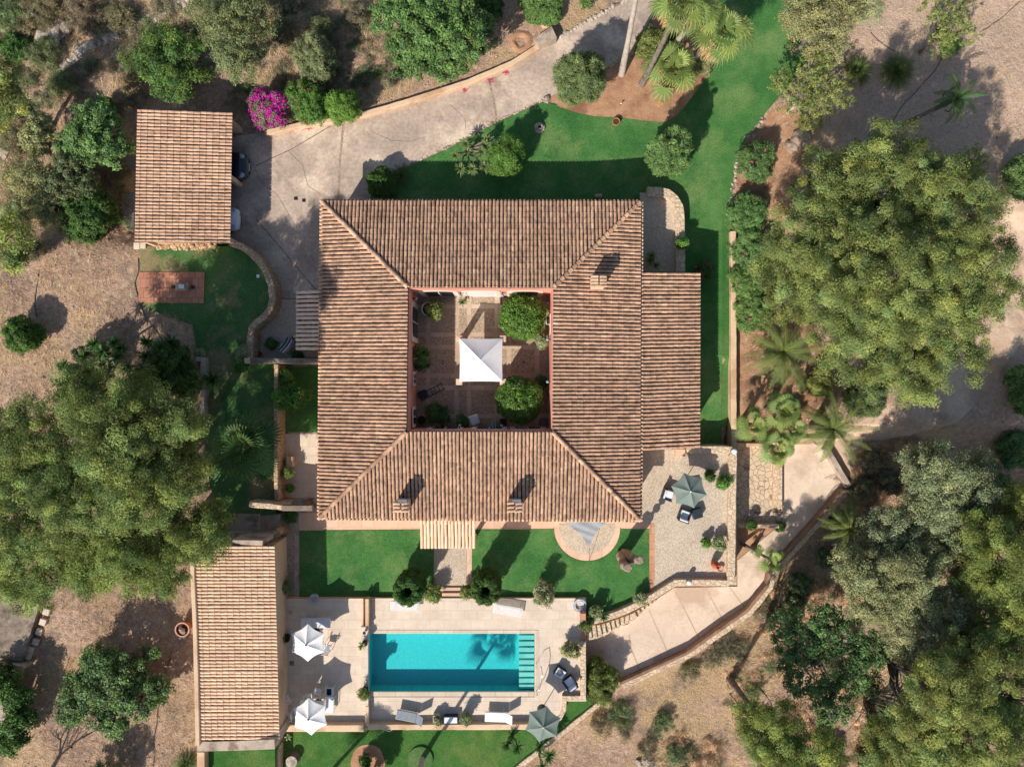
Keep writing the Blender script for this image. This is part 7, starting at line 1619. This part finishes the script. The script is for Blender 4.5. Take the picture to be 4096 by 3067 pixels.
# south lawn
fan_palm("garden_palm", "palm in the pale grass circle whose trunk leaves the bottom edge", 1610, 3345, 7.0, 125, 22, base=(1690, 3030), zb=-.12, trunk_r=.13)
fan_palm("garden_palm", "palm below the bottom edge left of the circles", 1215, 3420, 5.0, 120, 20, base=(1285, 3130), zb=-.12, trunk_r=.12)
bush("garden_shrub", "small round tree just below the bottom edge between the circles", "tree", 1480, 3115, 44, 2.4, 'bush', 'dark', zb=-.12)
bush("circle_shrub", "small leafy plant growing in the brown dirt circle", "plant", 1462, 3045, 24, .9, 'bush', 'dark', zb=-.12, dens=.9)
yucca("yucca", "group of three spiky yuccas on the lawn left of the lower green parasol", [(2048, 2935, .9), (2028, 2975, .8), (2070, 2985, .9)], 'yucca_d', None, L=.58, zb=-.15, n=60)
yucca("yucca", "pair of spiky yuccas below the lower green parasol", [(2157, 2985, 1.2), (2195, 3020, 1.3), (2168, 3062, 1.0)], 'yucca_d', None, L=.58, zb=-.15, base=(2150, 3000), n=60)
yucca("yucca", "small pale yucca by the lower left end of the umbrella terrace", [(1152, 2945, .8), (1112, 2980, .8)], 'yucca', None, L=.36, zb=-.15, n=30)
t = thing("tree_stump", "cut tree stump on the lawn under the umbrella terrace", "stump", tuple(P(1175, 3030, -.15))); mb = MB(); mb.lathe([(.46, 0), (.40, .1), (.38, .5)], n=18); mb.build("bark", MAT['bark'], t); mb = MB(); mb.lathe([(0, .5), (.38, .5)], n=18); mb.build("cut_face", MAT['stone'], t)
tuft("grass_clump", "yellow-green grass clump at the left of the tree stump", 1148, 3046, 18, n=160, zb=-.15)
bush("dark_understory", "dark undergrowth at the bottom centre beneath the pine", "shrub", 3330, 3010, 50, 1.0, 'bush', 'dark')
# bare leaning stems on the slope
for (x0, y0), (x1, y1), l_ in (((2915, 2770), (2990, 2865), "leafless dark sapling leaning on the dry slope"), ((3035, 2745), (3090, 2820), "leafless sapling on the dry slope near the dark tree"), ((3490, 2760), (3590, 2855), "pale leafless sapling in front of the broad pine")):
    a = G(x0, y0); b = P(x1, y1, a.z+1.6); t = thing("leafless_tree", l_, "tree", tuple(a), 0, "leafless saplings on the slope"); mb = MB(); mb.tube([(0, 0, -.2), (b-a)*.5+Vector((.05, 0, .1)), b-a], [.06, .045, .025], 7)
    for _ in range(9):
        s = random.uniform(.4, 1); q = (b-a)*s; e = q+Vector((random.uniform(-.5, .6), random.uniform(-.6, .3), random.uniform(0, .3))); mb.tube([q, e], [.018, .006], 4)
    mb.build("trunk", MAT['bark'], t)
for x, y, r, m, l_ in ((3490, 1840, 60, 'scrub', "brown tangled brush beside the end of the dirt road"), (3560, 1930, 56, 'scrub', "brown tangled brush left of the broad light olive"), (3450, 1960, 50, 'scrub', "brown tangled brush outside the upper end of the ramp wall"), (3870, 2340, 70, 'dark', "dark undergrowth between the light olive and the edge pine"), (4010, 2060, 70, 'dark', "dark undergrowth at the right edge above the tall pine"), (3520, 2860, 60, 'dark', "dark undergrowth left of the broad pine"), (3650, 2700, 60, 'dark', "dark undergrowth above the broad pine"), (3560, 2240, 40, 'olive_d', "grey undergrowth between two olives"), (4060, 1800, 80, 'carob', "leafy shrub at the right edge below the dirt road"), (3990, 1930, 50, 'olive_d', "grey-green shrub right of the broad light olive"), (3780, 2600, 60, 'dark', "dark undergrowth right of the dull olive"), (3300, 2930, 40, 'olive_d', "grey undergrowth right of the pine with the dark stem"), (3680, 3050, 60, 'olive_d', "grey undergrowth at the bottom edge of the wood")):
    bush("undergrowth", l_, "shrub", x, y, r, 1.6, 'bush', m, "undergrowth in the lower right wood", dens=1.0)
tree("pine_tree", "slim pine filling the gap at the far right middle of the wood", "tree", [(4060, 2010, 70, 6, 1.5), (4090, 2120, 80, 6, 1.6)], 'pine', 'pine', "pines in the lower right wood", .16, .5, .85)
tree("pine_tree", "pine in the centre of the bottom right wood between its neighbours", "tree", [(3560, 3010, 90, 6, 1.8), (3500, 2930, 50, 5, 1.4), (3900, 2830, 110, 7, 2)], 'pine', 'pine', "pines in the lower right wood", .16, .5, .85)
# ---- ground litter (stuff)
def regions_ok(u, v):
    """wild ground: outside the built and planted areas"""
    if 520 < u < 1120 and 420 < v < 1250: return False
    if u > 900 and u < 2945 and v > 900 and v < 2960: return False
    if u >= 760 and u < 1200 and v > 1200: return False
    if u >= 1100 and u < 2050 and v > 2900: return False
    if u >= 500 and u < 1000 and 1250 < v < 2400: return u < 780
    y_drive = np.interp(u, [900, 1190, 1469, 1747, 2048, 2243, 2512], [520, 490, 440, 355, 240, 135, -10])
    if 900 < u < 2560 and v > y_drive-14: return False
    if 2500 <= u < 2960 and v < 900: return False
    if 2940 <= u < 3420 and 1740 < v < 2800:
        if v < np.interp(u, [2480, 2744, 2989, 3080, 3373, 3440], [2760, 2640, 2470, 2320, 1990, 1960])+24: return False
    if 2300 < u < 2960 and v < np.interp(u, [2300, 2479, 2744, 2989], [2930, 2765, 2645, 2475]) : return False
    if u < 2420 and u > 1990 and v < np.interp(u, [2000, 2076, 2201, 2397], [3130, 3085, 2990, 2830]): return False
    # dirt road
    if u > 3300 and 700 < v < 1950:
        if abs(u - np.interp(v, [700, 1000, 1300, 1450, 1600, 1750, 1900], [4080, 4070, 4010, 3920, 3760, 3450, 3360])) < 70: return False
    if 2940 < u < 3300 and v < 560 and u < np.interp(v, [0, 209, 371, 560], [3310, 3262, 3150, 3010]): return False
    return True
def scatter(name, label, cat, n, mat, fn, dens_fn):
    pts = []; tries = 0
    while len(pts) < n and tries < n*14:
        tries += 1; u_, v_ = random.uniform(-60, 4160), random.uniform(-60, 3130)
        if not regions_ok(u_, v_): continue
        if random.random() > dens_fn(u_, v_): continue
        pts.append(G(u_, v_))
    return fn(name, label, cat, pts, mat)
def grass_fn(name, label, cat, pts, mat):
    c = []; nn = []; tt = []; LL = []; WW = []
    V = []; Fc = []; Tn = []
    for p in pts:
        m = random.randint(4, 9); tb = rt(.35); a0 = random.gauss(.9, .8); hh = random.uniform(.10, .42)
        for _ in range(m):
            a = a0+random.gauss(0, .9); l = hh*random.uniform(.6, 1.4); d = Vector((math.cos(a), math.sin(a), 0)); s = Vector((-d.y, d.x, 0))*random.uniform(.006, .014); q = p+Vector((random.gauss(0, .07), random.gauss(0, .07), -.02)); b = len(V)
            V += [q-s, q+s, q+d*l*.8+Vector((0, 0, l*random.uniform(.3, 1.0)))]; Fc.append([b, b+1, b+2]); Tn += [tb]*3
    mb = MB(); mb.v = [tuple(v) for v in V]; mb.f = Fc; mb.t = Tn; mb.mi = [0]*len(Fc)
    o = mb.build(name, MAT[mat], tint=True); return lab(o, label, cat, None, "stuff")
def patch(s, th, seed):
    return lambda u_, v_: 1.0 if noise.noise(Vector((u_*s, v_*s, seed))) > th else .18
scatter("dry_grass", "dry straw-coloured grass covering the wild ground", "grass", 26000, 'grassdry', grass_fn, lambda u_, v_: (1.0 if noise.noise(Vector((u_*.004, v_*.004, 2.2))) > .0 else .15)*(1.0 if (u_ < 1500 and v_ < 900) or (u_ > 2300 and v_ > 2000) or u_ > 3300 else .35)*(.15 if u_ > 3350 and v_ < 1700 else 1))
def stone_fn(name, label, cat, pts, mat):
    mb = MB()
    for p in pts:
        r_ = random.choice((.02, .03, .04, .05, .08)); a = random.random()*6.3; M_ = Matrix.Rotation(a, 3, 'Z'); k = random.uniform(.7, 1.2); mb.tint = (k, k, k)
        vs = [M_ @ Vector(q)*r_ for q in ((-1, -.6, 0), (1, -.7, 0), (.9, .7, 0), (-.8, .6, 0), (-.5, -.3, .6), (.5, -.4, .7), (.5, .4, .6), (-.4, .3, .7))]
        mb.add([p+v for v in vs], [(4, 5, 6, 7), (0, 1, 5, 4), (1, 2, 6, 5), (2, 3, 7, 6), (3, 0, 4, 7)])
    mb.tint = (1, 1, 1); o = mb.build(name, MAT[mat]); return lab(o, label, cat, None, "stuff")
scatter("ground_stones", "small pale stones strewn over the dry ground", "stones", 6500, 'rockw', stone_fn, lambda u_, v_: 1.0 if noise.noise(Vector((u_*.005, v_*.005, 7.7))) > .05 else .25)
def twig_fn(name, label, cat, pts, mat):
    mb = MB()
    for p in pts:
        a = random.random()*6.3; l = random.uniform(.2, .9); d = Vector((math.cos(a), math.sin(a), 0))*l; s = Vector((-d.y, d.x, 0)).normalized()*random.uniform(.006, .014); m_ = d*.5+s*random.uniform(-8, 8)*.5
        mb.add([p+s+Vector((0, 0, .04)), p-s+Vector((0, 0, .04)), p+m_-s+Vector((0, 0, .07)), p+m_+s+Vector((0, 0, .07)), p+d+Vector((0, 0, .04))], [(0, 1, 2, 3), (3, 2, 4)])
    o = mb.build(name, MAT[mat]); return lab(o, label, cat, None, "stuff")
MAT['twig'] = simple("bleached_twig", L_((176, 160, 142)), .8, .2, 4)
scatter("fallen_twigs", "bleached fallen twigs on the dry ground", "twigs", 2600, 'twig', twig_fn, lambda u_, v_: 1.0 if (u_ < 900 and 950 < v_ < 2000) or v_ < 500 or u_ > 3000 else .3)
# fallen leaves on soil around trees
def leaf_fn(name, label, cat, pts, mat):
    c = np.array([tuple(p+Vector((0, 0, .03))) for p in pts]); n_ = unit(rng.normal(size=c.shape)*.3+np.array([0, 0, 1])); tt = np.repeat(rng.uniform(.35, 1.15, (len(c), 1)), 3, axis=1)
    o = leaf_mesh(name, c, n_, rng.uniform(.04, .10, len(c)), .04, tt, mat, None); return lab(o, label, cat, None, "stuff")
scatter("leaf_litter", "brown fallen leaves scattered over the dry ground", "leaves", 26000, 'straw', leaf_fn, lambda u_, v_: 1.0 if noise.noise(Vector((u_*.006, v_*.006, 12.7))) > -.1 else .3)

# low brushwood that reads as one cover (stuff)
def brush(label, n, mat, where, dens, seed):
    random.seed(seed); lob = []
    while len(lob) < n:
        u_, v_ = random.uniform(-40, 4140), random.uniform(-40, 3110)
        if not regions_ok(u_, v_) or not where(u_, v_): continue
        p = G(u_, v_, .05); r_ = random.uniform(.35, 1.15); lob.append((p.x, p.y, p.z, r_, r_*random.uniform(.6, 1.1), random.uniform(.15, .4)))
    lab(crown_obj("low_brushwood", lob, 'scrub', mat, None, dens), label, "brushwood", None, "stuff")
se = lambda u_, v_: 2350 < u_ < 3500 and v_ > 2350 and noise.noise(Vector((u_*.006, v_*.006, 1.3))) > -.05
nw = lambda u_, v_: u_ < 1600 and v_ < 900 and noise.noise(Vector((u_*.006, v_*.006, 4.3))) > -.25
brush("low dry brown brushwood on the slope below the ramp", 90, 'grassdry', se, .55, 5)
brush("patchy dull green brushwood on the slope below the ramp", 46, 'olive_d', se, .4, 6)
brush("dry tangled brushwood on the upper left slope", 110, 'scrub', nw, .6, 8)
brush("dull green low brushwood on the upper left slope", 70, 'olive_d', nw, .5, 9)
brush("brown tangled brushwood around the end of the dirt road", 40, 'grassdry', lambda u_, v_: 3380 < u_ < 3700 and 1750 < v_ < 2200, .6, 10)
